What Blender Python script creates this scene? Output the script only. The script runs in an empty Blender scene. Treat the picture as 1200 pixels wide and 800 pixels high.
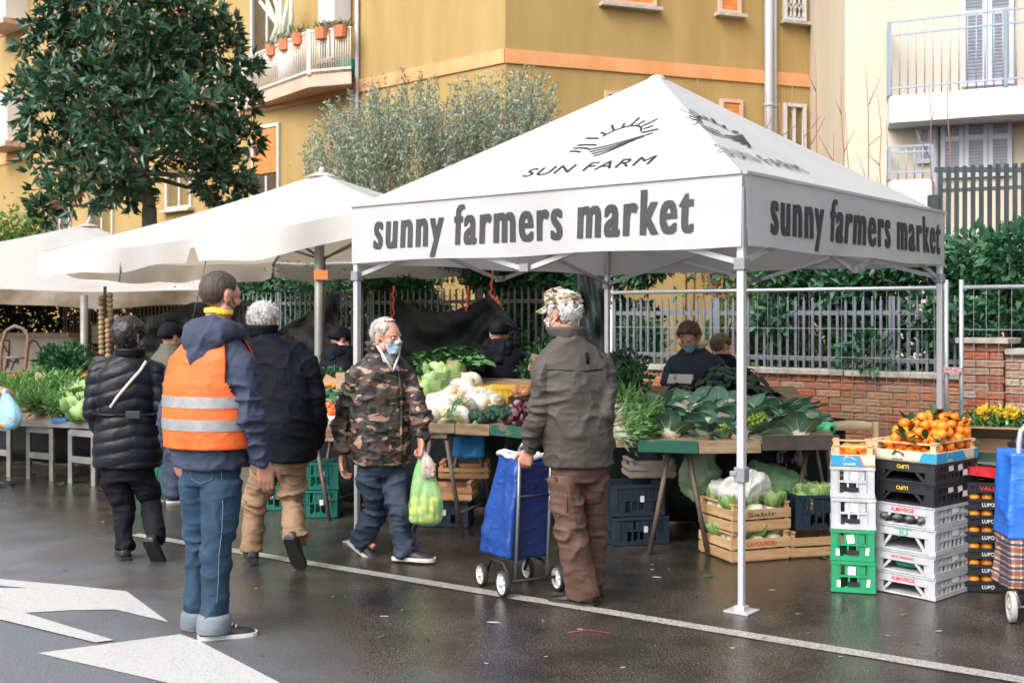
import bpy, bmesh, math, random
import numpy as np
from mathutils import Vector, Matrix

random.seed(7)
RNG = np.random.default_rng(11)
SC = bpy.context.scene
COL = SC.collection

# ------------------------------------------------------------------ camera
F_PX, CX, HY, EYE = 1347.0, 600.0, 370.0, 1.65      # focal length in photo pixels, principal column, horizon row, eye height
cam_d = bpy.data.cameras.new('camera')
cam = bpy.data.objects.new('camera', cam_d); COL.objects.link(cam)
cam.location = (0, 0, EYE); cam.rotation_euler = (math.pi / 2, 0, 0)
cam_d.sensor_width = 36.0; cam_d.lens = 36.0 * F_PX / 1200.0
cam_d.shift_x = 0.0; cam_d.shift_y = -30.0 / 1200.0
cam_d.clip_start = 0.1; cam_d.clip_end = 600
cam_d.dof.use_dof = True; cam_d.dof.focus_distance = 6.9; cam_d.dof.aperture_fstop = 4.0
SC.camera = cam

# ------------------------------------------------------------------ sky, sun, exposure (overcast winter daylight)
SUN_EL, SUN_AZ = math.radians(44), math.radians(-138)      # azimuth from +Y towards +X
world = bpy.data.worlds.new('World'); SC.world = world; world.use_nodes = True
nt = world.node_tree
bg = nt.nodes['Background']
sky = nt.nodes.new('ShaderNodeTexSky'); sky.sky_type = 'NISHITA'; sky.sun_disc = False
sky.sun_elevation = SUN_EL; sky.sun_rotation = SUN_AZ
sky.air_density = 1.0; sky.dust_density = 6.0; sky.ozone_density = 0.6
hs = nt.nodes.new('ShaderNodeHueSaturation'); hs.inputs['Saturation'].default_value = 0.24
nt.links.new(sky.outputs[0], hs.inputs['Color']); nt.links.new(hs.outputs[0], bg.inputs[0])
bg.inputs[1].default_value = 0.15
sun_d = bpy.data.lights.new('sun', 'SUN'); sun_d.energy = 0.65; sun_d.angle = math.radians(40); sun_d.color = (1.0, 0.965, 0.92)
sun = bpy.data.objects.new('sun', sun_d); COL.objects.link(sun)
sdir = Vector((math.sin(SUN_AZ) * math.cos(SUN_EL), math.cos(SUN_AZ) * math.cos(SUN_EL), math.sin(SUN_EL)))
sun.rotation_euler = sdir.to_track_quat('Z', 'Y').to_euler()
sun.location = (-12, -10, 14)
SC.view_settings.view_transform = 'Standard'; SC.view_settings.look = 'None'
SC.view_settings.exposure = 0.97; SC.view_settings.gamma = 1.0; SC.view_settings.use_curve_mapping = False
SC.render.engine = 'CYCLES'
SC.cycles.max_bounces = 6; SC.cycles.diffuse_bounces = 3; SC.cycles.glossy_bounces = 3
SC.cycles.transmission_bounces = 4; SC.cycles.transparent_max_bounces = 10
SC.cycles.caustics_reflective = False; SC.cycles.caustics_refractive = False
SC.cycles.use_denoising = True; SC.cycles.sample_clamp_indirect = 6.0

# ------------------------------------------------------------------ helpers
def P(px, py, Y):
    return Vector(((px - CX) / F_PX * Y, Y, EYE - (py - HY) / F_PX * Y))
def G(px, py):
    Y = EYE * F_PX / (py - HY)
    return Vector(((px - CX) / F_PX * Y, Y, 0.0))
def V(*a): return Vector(a)

def hash3(ix, iy, iz):
    h = np.sin(ix * 127.1 + iy * 311.7 + iz * 74.7) * 43758.5453
    return h - np.floor(h)
def vnoise(p):
    i = np.floor(p); f = p - i; f = f * f * (3 - 2 * f)
    r = 0
    for dx in (0, 1):
        wx = f[:, 0] if dx else 1 - f[:, 0]
        for dy in (0, 1):
            wy = f[:, 1] if dy else 1 - f[:, 1]
            for dz in (0, 1):
                wz = f[:, 2] if dz else 1 - f[:, 2]
                r = r + wx * wy * wz * hash3(i[:, 0] + dx, i[:, 1] + dy, i[:, 2] + dz)
    return r * 2 - 1

def np_mesh(name, verts, faces, mats=(), mi=None, smooth=False):
    """faces: (N,3) or (N,4) array, or a list of tuples"""
    me = bpy.data.meshes.new(name)
    verts = np.asarray(verts, dtype=np.float32)
    if isinstance(faces, np.ndarray):
        n, k = faces.shape
        me.vertices.add(len(verts)); me.vertices.foreach_set('co', verts.ravel())
        me.loops.add(n * k); me.loops.foreach_set('vertex_index', faces.astype(np.int32).ravel())
        me.polygons.add(n); me.polygons.foreach_set('loop_start', np.arange(0, n * k, k, dtype=np.int32))
        try: me.polygons.foreach_set('loop_total', np.full(n, k, dtype=np.int32))
        except Exception: pass
        me.update(calc_edges=True); me.validate()
    else:
        me.from_pydata([tuple(v) for v in verts], [], [tuple(f) for f in faces])
        me.update()
    for m in mats: me.materials.append(m)
    if mi is not None: me.polygons.foreach_set('material_index', np.asarray(mi, dtype=np.int32))
    if smooth: me.polygons.foreach_set('use_smooth', np.ones(len(me.polygons), dtype=bool))
    return me

class MB:
    """collects shapes into one mesh"""
    def __init__(s): s.v = []; s.f = []; s.m = []; s.sm = []; s.n = 0
    def add(s, vs, fs, mi=0, smooth=False):
        b = s.n
        s.v.extend([tuple(v) for v in vs]); s.n += len(vs)
        for f in fs: s.f.append(tuple(i + b for i in f)); s.m.append(mi); s.sm.append(smooth)
        return s
    def box(s, c, size, rot=None, mi=0):
        """rot: 3x3 Matrix or z-angle"""
        hx, hy, hz = size[0] / 2, size[1] / 2, size[2] / 2
        R = Matrix.Identity(3) if rot is None else (Matrix.Rotation(rot, 3, 'Z') if isinstance(rot, (int, float)) else rot)
        c = Vector(c)
        vs = [c + R @ Vector((x * hx, y * hy, z * hz)) for z in (-1, 1) for y in (-1, 1) for x in (-1, 1)]
        return s.add(vs, [(0, 2, 3, 1), (4, 5, 7, 6), (0, 1, 5, 4), (2, 6, 7, 3), (0, 4, 6, 2), (1, 3, 7, 5)], mi)
    def bar(s, a, b, w, h, up=(0, 0, 1), mi=0):
        a = Vector(a); b = Vector(b); d = b - a; L = d.length
        if L < 1e-6: return s
        d = d / L; up = Vector(up)
        if abs(d.dot(up)) > 0.98: up = Vector((1, 0, 0)) if abs(d.x) < 0.9 else Vector((0, 1, 0))
        sx = d.cross(up).normalized(); uz = sx.cross(d)
        R = Matrix((sx, d, uz)).transposed()
        return s.box((a + b) / 2, (w, L, h), R, mi)
    def tube(s, pts, r, n=8, mi=0, caps=True, smooth=True, up=None):
        pts = [Vector(p) for p in pts]
        rs = r if isinstance(r, (list, tuple)) else [r] * len(pts)
        rings = []
        prev = None
        for i, p in enumerate(pts):
            d = (pts[min(i + 1, len(pts) - 1)] - pts[max(i - 1, 0)])
            d = d.normalized() if d.length > 1e-9 else Vector((0, 0, 1))
            if prev is None:
                u = Vector((0, 0, 1)) if abs(d.z) < 0.9 else Vector((1, 0, 0))
                a = d.cross(u).normalized()
            else:
                a = (prev - d * prev.dot(d))
                a = a.normalized() if a.length > 1e-6 else d.orthogonal().normalized()
            prev = a; b = d.cross(a)
            rings.append([p + (a * math.cos(2 * math.pi * k / n) + b * math.sin(2 * math.pi * k / n)) * rs[i] for k in range(n)])
        vs = [v for rg in rings for v in rg]
        fs = [(i * n + k, i * n + (k + 1) % n, (i + 1) * n + (k + 1) % n, (i + 1) * n + k) for i in range(len(pts) - 1) for k in range(n)]
        if caps: fs += [tuple(range(n - 1, -1, -1)), tuple(range((len(pts) - 1) * n, len(pts) * n))]
        return s.add(vs, fs, mi, smooth)
    def loft(s, rings, mi=0, closed=True, caps=True, smooth=True):
        n = len(rings[0])
        vs = [v for rg in rings for v in rg]
        m = n if closed else n - 1
        fs = [(i * n + k, i * n + (k + 1) % n, (i + 1) * n + (k + 1) % n, (i + 1) * n + k) for i in range(len(rings) - 1) for k in range(m)]
        if caps and closed: fs += [tuple(range(n - 1, -1, -1)), tuple(range((len(rings) - 1) * n, len(rings) * n))]
        return s.add(vs, fs, mi, smooth)
    def sphere(s, c, r, nu=10, nv=7, mi=0, fn=None, smooth=True, R=None):
        c = Vector(c); r = r if isinstance(r, (tuple, list)) else (r, r, r)
        vs = []
        for j in range(nv + 1):
            th = math.pi * j / nv
            for k in range(nu):
                ph = 2 * math.pi * k / nu
                d = Vector((math.sin(th) * math.cos(ph), math.sin(th) * math.sin(ph), math.cos(th)))
                q = 1 if fn is None else fn(d)
                o = Vector((d.x * r[0] * q, d.y * r[1] * q, d.z * r[2] * q))
                vs.append(c + (R @ o if R is not None else o))
        fs = []
        for j in range(nv):
            for k in range(nu):
                a, b2, c2, d2 = j * nu + k, (j + 1) * nu + k, (j + 1) * nu + (k + 1) % nu, j * nu + (k + 1) % nu
                if j == 0: fs.append((a, b2, c2))
                elif j == nv - 1: fs.append((a, b2, d2))
                else: fs.append((a, b2, c2, d2))
        return s.add(vs, fs, mi, smooth)
    def quad(s, a, b, c, d, mi=0): return s.add([a, b, c, d], [(0, 1, 2, 3)], mi)
    def mesh(s, name, mats):
        me = bpy.data.meshes.new(name); me.from_pydata(s.v, [], s.f)
        mats = mats if isinstance(mats, (list, tuple)) else [mats]
        for m in mats: me.materials.append(m)
        me.polygons.foreach_set('material_index', s.m); me.polygons.foreach_set('use_smooth', s.sm)
        me.update(); return me
    def build(s, name, mats, parent=None, bevel=0, **kw):
        return obj(name, s.mesh(name, mats), parent, bevel=bevel, **kw)

def tag(o, label=None, cat=None, group=None, kind=None):
    if label: o['label'] = label
    if cat: o['category'] = cat
    if group: o['group'] = group
    if kind: o['kind'] = kind
    return o
def obj(name, me, parent=None, label=None, cat=None, group=None, kind=None, loc=None, rotz=None, bevel=0):
    o = bpy.data.objects.new(name, me); COL.objects.link(o)
    if parent is not None: o.parent = parent
    if loc is not None: o.location = loc
    if rotz is not None: o.rotation_euler = (0, 0, rotz)
    if bevel:
        b = o.modifiers.new('edge', 'BEVEL'); b.width = bevel; b.segments = 2; b.limit_method = 'ANGLE'
    return tag(o, label, cat, group, kind)
def empty(name, loc=(0, 0, 0), rotz=0, label=None, cat=None, group=None):
    o = bpy.data.objects.new(name, None); COL.objects.link(o); o.location = loc; o.rotation_euler = (0, 0, rotz)
    o.empty_display_size = 0.1
    return tag(o, label, cat, group)
def dup(o, parent=None, loc=None, rot=None, scale=None, label=None, group=None):
    c = o.copy(); COL.objects.link(c)
    if parent is not None: c.parent = parent
    if loc is not None: c.location = loc
    if rot is not None: c.rotation_euler = rot if not isinstance(rot, (int, float)) else (0, 0, rot)
    if scale is not None: c.scale = scale if not isinstance(scale, (int, float)) else (scale,) * 3
    if label: c['label'] = label
    if group: c['group'] = group
    for ch in o.children: dup(ch, c)
    return c

# ------------------------------------------------------------------ materials
MATS = {}
def mat(name, col, rough=0.6, col2=None, scale=5.0, detail=4, bump=0.0, bscale=None, spec=0.5, metal=0.0, rnd=0.0, coat=0.0,
        trans=0.0, alpha=1.0, isl=None, ramp=(0.35, 0.65), sheen=0.0, coords='Object', stretch=None, bdist=0.01, emit=None, sss=0.0):
    """col/col2 mixed by noise; rnd: value jitter per object; isl: second colour mixed per island"""
    m = bpy.data.materials.new(name); m.use_nodes = True; MATS[name] = m
    t = m.node_tree; b = t.nodes['Principled BSDF']; L = t.links
    c4 = tuple(col) + (1,)
    b.inputs['Base Color'].default_value = c4; b.inputs['Roughness'].default_value = rough
    b.inputs['Specular IOR Level'].default_value = spec; b.inputs['Metallic'].default_value = metal
    if coat: b.inputs['Coat Weight'].default_value = coat; b.inputs['Coat Roughness'].default_value = 0.1
    if trans: b.inputs['Transmission Weight'].default_value = trans
    if alpha < 1: b.inputs['Alpha'].default_value = alpha
    if sheen: b.inputs['Sheen Weight'].default_value = sheen
    if sss: b.inputs['Subsurface Weight'].default_value = sss; b.inputs['Subsurface Radius'].default_value = (0.01, 0.004, 0.002)
    tc = t.nodes.new('ShaderNodeTexCoord'); vec = tc.outputs[coords]
    if stretch:
        mp = t.nodes.new('ShaderNodeMapping'); mp.inputs['Scale'].default_value = stretch; L.new(vec, mp.inputs[0]); vec = mp.outputs[0]
    out = None
    if col2 is not None:
        n = t.nodes.new('ShaderNodeTexNoise'); n.inputs['Scale'].default_value = scale; n.inputs['Detail'].default_value = detail
        n.inputs['Roughness'].default_value = 0.6
        L.new(vec, n.inputs['Vector'])
        r = t.nodes.new('ShaderNodeValToRGB'); r.color_ramp.elements[0].position = ramp[0]; r.color_ramp.elements[1].position = ramp[1]
        r.color_ramp.elements[0].color = c4; r.color_ramp.elements[1].color = tuple(col2) + (1,)
        L.new(n.outputs['Fac'], r.inputs[0]); out = r.outputs[0]
    if isl is not None:
        g = t.nodes.new('ShaderNodeNewGeometry')
        r2 = t.nodes.new('ShaderNodeValToRGB')
        stops = isl if isinstance(isl[0], (tuple, list)) else [col, isl]
        el = r2.color_ramp.elements
        while len(el) < len(stops): el.new(0.5)
        for i, c in enumerate(stops): el[i].position = i / (len(stops) - 1); el[i].color = tuple(c) + (1,)
        L.new(g.outputs['Random Per Island'], r2.inputs[0])
        if out is None: out = r2.outputs[0]
        else:
            mx = t.nodes.new('ShaderNodeMix'); mx.data_type = 'RGBA'; mx.inputs[0].default_value = 0.5
            L.new(out, mx.inputs[6]); L.new(r2.outputs[0], mx.inputs[7]); out = mx.outputs[2]
    if rnd:
        oi = t.nodes.new('ShaderNodeObjectInfo'); h = t.nodes.new('ShaderNodeHueSaturation')
        mr = t.nodes.new('ShaderNodeMapRange'); mr.inputs[3].default_value = 1 - rnd; mr.inputs[4].default_value = 1 + rnd
        L.new(oi.outputs['Random'], mr.inputs[0]); L.new(mr.outputs[0], h.inputs['Value'])
        mr2 = t.nodes.new('ShaderNodeMapRange'); mr2.inputs[3].default_value = 0.5 - rnd * 0.04; mr2.inputs[4].default_value = 0.5 + rnd * 0.04
        ml = t.nodes.new('ShaderNodeMath'); ml.operation = 'MULTIPLY'; ml.inputs[1].default_value = 7.31; fr = t.nodes.new('ShaderNodeMath'); fr.operation = 'FRACT'
        L.new(oi.outputs['Random'], ml.inputs[0]); L.new(ml.outputs[0], fr.inputs[0]); L.new(fr.outputs[0], mr2.inputs[0]); L.new(mr2.outputs[0], h.inputs['Hue'])
        if out is None: h.inputs['Color'].default_value = c4
        else: L.new(out, h.inputs['Color'])
        out = h.outputs[0]
    if out is not None: L.new(out, b.inputs['Base Color'])
    if bump:
        n2 = t.nodes.new('ShaderNodeTexNoise'); n2.inputs['Scale'].default_value = bscale or scale * 4; n2.inputs['Detail'].default_value = 5
        L.new(vec, n2.inputs['Vector'])
        bp = t.nodes.new('ShaderNodeBump'); bp.inputs['Strength'].default_value = bump; bp.inputs['Distance'].default_value = bdist
        L.new(n2.outputs['Fac'], bp.inputs['Height']); L.new(bp.outputs[0], b.inputs['Normal'])
    if emit:
        b.inputs['Emission Color'].default_value = tuple(emit[:3]) + (1,); b.inputs['Emission Strength'].default_value = emit[3]
    return m

def leaf_mat(name, cols, rough=0.4, spec=0.5, transl=0.25):
    """foliage: colour per leaf, light passing through"""
    m = mat(name, cols[0], rough, isl=cols, spec=spec)
    t = m.node_tree; b = t.nodes['Principled BSDF']; out = t.nodes['Material Output']
    tr = t.nodes.new('ShaderNodeBsdfTranslucent'); mx = t.nodes.new('ShaderNodeMixShader'); mx.inputs[0].default_value = transl
    src = b.inputs['Base Color'].links[0].from_socket
    t.links.new(src, tr.inputs[0]); t.links.new(b.outputs[0], mx.inputs[1]); t.links.new(tr.outputs[0], mx.inputs[2])
    t.links.new(mx.outputs[0], out.inputs['Surface'])
    return m

# ------------------------------------------------------------------ foliage
def rand_dirs(n, rng=RNG):
    d = rng.normal(size=(n, 3)); return d / np.linalg.norm(d, axis=1)[:, None]
def leaves_mesh(name, pos, direc, length, width, m, fold=0.25, rng=RNG, six=True):
    """one small folded leaf blade per point: base at pos, pointing along direc"""
    n = len(pos); d = direc / np.linalg.norm(direc, axis=1)[:, None]
    r = rand_dirs(n, rng); side = np.cross(d, r); side /= np.linalg.norm(side, axis=1)[:, None] + 1e-9
    nor = np.cross(side, d)
    L = (length * rng.uniform(0.65, 1.2, n))[:, None]; W = (width * rng.uniform(0.7, 1.15, n))[:, None]
    droop = nor * L * 0.12
    b = pos; mid = pos + d * L * 0.5; tip = pos + d * L - droop
    if six:
        l1 = pos + d * L * 0.45 + side * W * 0.5 + nor * W * fold; r1 = pos + d * L * 0.45 - side * W * 0.5 + nor * W * fold
        vs = np.stack([b, r1, tip, l1, mid], 1).reshape(-1, 3)
        k = np.arange(n)[:, None] * 5
        fs = np.concatenate([k + np.array([[0, 1, 4]]), k + np.array([[1, 2, 4]]), k + np.array([[0, 4, 3]]), k + np.array([[4, 2, 3]])], 0)
    else:
        l1 = mid + side * W * 0.5; r1 = mid - side * W * 0.5
        vs = np.stack([b, r1, tip, l1], 1).reshape(-1, 3)
        k = np.arange(n)[:, None] * 4
        fs = np.concatenate([k + np.array([[0, 1, 2]]), k + np.array([[0, 2, 3]])], 0)
    return np_mesh(name, vs, fs.astype(np.int32), [m] if m else [])

# ------------------------------------------------------------------ soft bodies: union of tapered tubes and ellipsoids, remeshed into one surface
def voxel_union(mb, voxel, smooth_it=2, name='tmp'):
    me = bpy.data.meshes.new(name); me.from_pydata(mb.v, [], mb.f); me.update()
    o = bpy.data.objects.new(name, me); COL.objects.link(o)
    md = o.modifiers.new('r', 'REMESH'); md.mode = 'VOXEL'; md.voxel_size = voxel; md.use_smooth_shade = True
    if smooth_it:
        s = o.modifiers.new('s', 'SMOOTH'); s.factor = 0.5; s.iterations = smooth_it
    dg = bpy.context.evaluated_depsgraph_get(); dg.update()
    out = bpy.data.meshes.new_from_object(o.evaluated_get(dg))
    bpy.data.objects.remove(o); bpy.data.meshes.remove(me)
    out.name = name
    return out
def get_co(me):
    a = np.empty(len(me.vertices) * 3, dtype=np.float32); me.vertices.foreach_get('co', a); return a.reshape(-1, 3).astype(np.float64)
def get_no(me):
    a = np.empty(len(me.vertices) * 3, dtype=np.float32); me.vertex_normals.foreach_get('vector', a); return a.reshape(-1, 3).astype(np.float64)
def set_co(me, co):
    me.vertices.foreach_set('co', co.astype(np.float32).ravel()); me.update()
def displace(me, fn):
    co = get_co(me); no = get_no(me); set_co(me, co + no * fn(co, no)[:, None])
def shell(me, keep, off, name, m):
    """piece of a surface lifted along its normals; keep(co)->bool mask, off(co)->distance"""
    co = get_co(me); no = get_no(me); k = keep(co)
    fs = [tuple(p.vertices) for p in me.polygons if all(k[i] for i in p.vertices)]
    idx = sorted({i for f in fs for i in f}); mp = {a: b for b, a in enumerate(idx)}
    d = off(co) if callable(off) else np.full(len(co), off)
    vs = (co + no * d[:, None])[idx]
    out = np_mesh(name, vs, [tuple(mp[i] for i in f) for f in fs], [m], smooth=True)
    return out
def ellring(c, rx, ry, ang, n=24, z=None, sq=2.0):
    """ring in a horizontal plane; ang: facing (from +Y to +X); sq: superellipse power"""
    out = []
    ca, sa = math.cos(ang), math.sin(ang)
    for k in range(n):
        t = 2 * math.pi * k / n
        x = abs(math.cos(t)) ** (2 / sq) * math.copysign(1, math.cos(t)) * rx
        y = abs(math.sin(t)) ** (2 / sq) * math.copysign(1, math.sin(t)) * ry
        out.append(Vector((c[0] + x * ca + y * sa, c[1] - x * sa + y * ca, c[2])))
    return out
# ================================================================== materials
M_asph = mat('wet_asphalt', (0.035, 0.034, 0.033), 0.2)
def _asphalt():
    t = M_asph.node_tree; b = t.nodes['Principled BSDF']; L = t.links
    tc = t.nodes.new('ShaderNodeTexCoord'); v = tc.outputs['Object']
    def noise(s, d=4, r=0.6):
        n = t.nodes.new('ShaderNodeTexNoise'); n.inputs['Scale'].default_value = s; n.inputs['Detail'].default_value = d; n.inputs['Roughness'].default_value = r
        L.new(v, n.inputs['Vector']); return n.outputs['Fac']
    def ramp(f, stops):
        r = t.nodes.new('ShaderNodeValToRGB'); el = r.color_ramp.elements
        while len(el) < len(stops): el.new(0.5)
        for i, (p, c) in enumerate(stops): el[i].position = p; el[i].color = (c, c, c, 1) if not isinstance(c, tuple) else c + (1,)
        L.new(f, r.inputs[0]); return r.outputs[0]
    big = noise(0.45, 5); mid = noise(2.2, 5); grain = noise(140, 2, 0.5)
    vor = t.nodes.new('ShaderNodeTexVoronoi'); vor.inputs['Scale'].default_value = 70; L.new(v, vor.inputs['Vector'])
    c1 = ramp(grain, [(0.3, (0.012, 0.011, 0.011)), (0.55, (0.036, 0.032, 0.029)), (0.70, (0.20, 0.18, 0.16))])
    c2 = ramp(mid, [(0.3, (0.45, 0.45, 0.45)), (0.7, (1.6, 1.5, 1.38))])
    mx = t.nodes.new('ShaderNodeMix'); mx.data_type = 'RGBA'; mx.blend_type = 'MULTIPLY'; mx.inputs[0].default_value = 1
    L.new(c1, mx.inputs[6]); L.new(c2, mx.inputs[7])
    L.new(mx.outputs[2], b.inputs['Base Color'])
    # standing water where the noise is low: smooth; worn high spots: rougher
    ad = t.nodes.new('ShaderNodeMath'); ad.operation = 'ADD'; m1 = t.nodes.new('ShaderNodeMath'); m1.operation = 'MULTIPLY'; m1.inputs[1].default_value = 0.35
    L.new(mid, m1.inputs[0]); L.new(big, ad.inputs[0]); L.new(m1.outputs[0], ad.inputs[1])
    # sky reflection painted into the colour round the arrows: paler, bluish, and rougher
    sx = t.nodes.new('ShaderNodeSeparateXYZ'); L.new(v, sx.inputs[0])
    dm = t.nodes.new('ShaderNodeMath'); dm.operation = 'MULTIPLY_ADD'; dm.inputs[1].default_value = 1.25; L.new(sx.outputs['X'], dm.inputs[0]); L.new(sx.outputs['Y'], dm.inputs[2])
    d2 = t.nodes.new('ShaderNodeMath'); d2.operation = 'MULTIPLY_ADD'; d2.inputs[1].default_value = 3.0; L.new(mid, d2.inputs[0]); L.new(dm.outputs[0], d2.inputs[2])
    sky_sheen = t.nodes.new('ShaderNodeMapRange'); sky_sheen.inputs[1].default_value = 6.6; sky_sheen.inputs[2].default_value = 4.7; L.new(d2.outputs[0], sky_sheen.inputs[0])
    rr = t.nodes.new('ShaderNodeMix'); rr.data_type = 'FLOAT'; rr.inputs[3].default_value = .5; L.new(sky_sheen.outputs[0], rr.inputs[0]); L.new(ramp(ad.outputs[0], [(0.50, 0.05), (0.64, 0.14), (0.86, 0.36)]), rr.inputs[2]); L.new(rr.outputs[0], b.inputs['Roughness'])
    mc = t.nodes.new('ShaderNodeMix'); mc.data_type = 'RGBA'; L.new(sky_sheen.outputs[0], mc.inputs[0]); L.new(mx.outputs[2], mc.inputs[6]); L.new(ramp(grain, [(.3, (.09, .096, .11)), (.6, (.15, .157, .175)), (.75, (.28, .285, .30))]), mc.inputs[7]); L.new(mc.outputs[2], b.inputs['Base Color'])
    wet = ramp(ad.outputs[0], [(0.5, 0.14), (0.72, 0.55)])
    b.inputs['Specular IOR Level'].default_value = 0.5
    bp = t.nodes.new('ShaderNodeBump'); bp.inputs['Distance'].default_value = 0.006
    L.new(wet, bp.inputs['Strength'])
    mx2 = t.nodes.new('ShaderNodeMix'); mx2.data_type = 'FLOAT'; mx2.inputs[0].default_value = 0.5
    L.new(vor.outputs['Distance'], mx2.inputs[2]); L.new(grain, mx2.inputs[3])
    L.new(mx2.outputs[0], bp.inputs['Height'])
    bp2 = t.nodes.new('ShaderNodeBump'); bp2.inputs['Distance'].default_value = 0.018; bp2.inputs['Strength'].default_value = 0.20
    L.new(noise(20, 5), bp2.inputs['Height']); L.new(bp2.outputs[0], bp.inputs['Normal'])
    L.new(bp.outputs[0], b.inputs['Normal'])
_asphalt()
M_paint = mat('road_paint', (0.22, 0.22, 0.22), 0.4, (0.50, 0.50, 0.50), scale=110, detail=8, ramp=(0.30, 0.50), bump=0.3, bscale=140, bdist=0.004)
M_paint2 = mat('worn_line_paint', (0.10, 0.10, 0.09), 0.35, (0.42, 0.40, 0.37), scale=70, detail=8, ramp=(0.34, 0.56), bump=0.3, bscale=140, bdist=0.004)
M_soil = mat('garden_soil', (0.05, 0.035, 0.02), 0.9, (0.08, 0.07, 0.03), 3, bump=0.6, bscale=20)
M_yel = mat('ochre_plaster', (0.33, 0.215, 0.07), 0.85, (0.43, 0.30, 0.12), 1.3, 9, bump=0.15, bscale=30, stretch=(1, 1, .22), ramp=(.3, .7))
M_band = mat('salmon_band', (0.66, 0.28, 0.10), 0.8, (0.72, 0.36, 0.17), 1.5)
M_white_pl = mat('cream_plaster', (0.49, 0.42, 0.33), 0.85, (0.57, 0.50, 0.41), 1.0, 8, stretch=(1, 1, .25), bump=0.1, bscale=30)
M_pinkslab = mat('balcony_concrete', (0.55, 0.36, 0.27), 0.8, (0.62, 0.45, 0.36), 2)
M_greyslab = mat('pale_concrete', (0.50, 0.50, 0.53), 0.8, (0.58, 0.58, 0.60), 2)
M_shut = mat('orange_shutter', (0.72, 0.25, 0.06), 0.55, (0.78, 0.33, 0.11), 6)
M_frame = mat('white_frame', (0.60, 0.60, 0.61), 0.4)
M_glass = mat('window_glass', (0.10, 0.11, 0.12), 0.06, (0.25, 0.25, 0.25), 1.2, spec=0.8)
M_curtain = mat('curtain', (0.45, 0.30, 0.24), 0.9, (0.62, 0.5, 0.45), 14, stretch=(1, 1, 0.05))
M_stone = mat('grey_stone', (0.36, 0.33, 0.29), 0.8, (0.50, 0.46, 0.40), 6, bump=0.3)
M_pipe = mat('zinc_pipe', (0.50, 0.51, 0.54), 0.45, (0.42, 0.43, 0.45), 2, metal=0.2)
M_rail = mat('pale_blue_railing', (0.30, 0.36, 0.43), 0.45)
M_wrail = mat('cream_railing', (0.74, 0.70, 0.63), 0.5)
M_lou = mat('pale_louvre', (0.46, 0.48, 0.54), 0.5)
M_terra = mat('terracotta', (0.55, 0.16, 0.07), 0.7, (0.62, 0.22, 0.10), 8)
M_dark = mat('dark_void', (0.02, 0.02, 0.02), 0.9)

# ================================================================== the ground and what is painted on it
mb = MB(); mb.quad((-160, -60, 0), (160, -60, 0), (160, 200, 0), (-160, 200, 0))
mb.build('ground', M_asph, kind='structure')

def marking(name, pts, z, m, label=None):
    mb = MB(); p3 = [G(*p) for p in pts]
    vs = [(p.x, p.y, z) for p in p3]
    # ordered upward
    area = sum(vs[i][0] * vs[(i + 1) % len(vs)][1] - vs[(i + 1) % len(vs)][0] * vs[i][1] for i in range(len(vs)))
    if area < 0: vs.reverse()
    mb.add(vs, [tuple(range(len(vs)))])
    return mb.build(name, m, kind='structure')
Z7 = lambda x, y: (x / 2.9625, y / 2.9625 + 530)
marking('road_marking', [Z7(-500, 395), Z7(240, 462), Z7(440, 483), Z7(585, 590), Z7(400, 546), Z7(240, 549), Z7(85, 558), Z7(-300, 470), Z7(95, 472), Z7(-500, 415)], 0.004, M_paint)
marking('road_marking', [Z7(-300, 478), Z7(-300, 510), Z7(330, 663), Z7(395, 655), Z7(88, 561)], 0.008, M_paint)
marking('road_marking', [Z7(130, 698), Z7(625, 632), Z7(690, 655), Z7(1090, 862), Z7(800, 850)], 0.004, M_paint)
a = Vector((-2.56, 8.48, 0)); d = Vector((4.88, -3.28, 0)).normalized(); nn = Vector((-d.y, d.x, 0))
def line_strip():
    mb = MB(); N = 60; L0, L1 = -.35, 12.0
    rng = random.Random(3)
    top, bot = [], []
    for i in range(N + 1):
        p = a + d * (L0 + (L1 - L0) * i / N)
        top.append((p + nn * (0.05 + rng.uniform(-.004, .004)))); bot.append((p - nn * (0.05 + rng.uniform(-.004, .004))))
    for i in range(N):
        mb.quad(bot[i] + V(0, 0, .004), bot[i + 1] + V(0, 0, .004), top[i + 1] + V(0, 0, .004), top[i] + V(0, 0, .004))
    return mb.build('road_line', M_paint2, kind='structure')
line_strip()

# ================================================================== frame of the market: u runs along the row of stalls, nrm points away from the road
U = Vector((0.786, -0.619, 0)); NRM = Vector((0.619, 0.786, 0))
def WL(s, off=0.0, z=0.0):
    """point on the garden wall line: s along it, off behind it"""
    return Vector((1.08, 13.0, 0)) + U * s + NRM * off + Vector((0, 0, z))
U_ANG = math.atan2(U.y, U.x)

mb = MB()
q = [WL(-16, 0.12), WL(7.5, 0.12), WL(7.5, 40), WL(-30, 40)]
mb.add([(p.x, p.y, 0.85) for p in q], [(0, 1, 2, 3)])
mb.build('garden_ground', M_soil, kind='structure')

# ================================================================== buildings
def on_plane(px, py, o, n):
    dirv = Vector(((px - CX) / F_PX, 1.0, -(py - HY) / F_PX)); e = Vector((0, 0, EYE))
    t = (o - e).dot(n) / dirv.dot(n)
    return e + dirv * t

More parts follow.
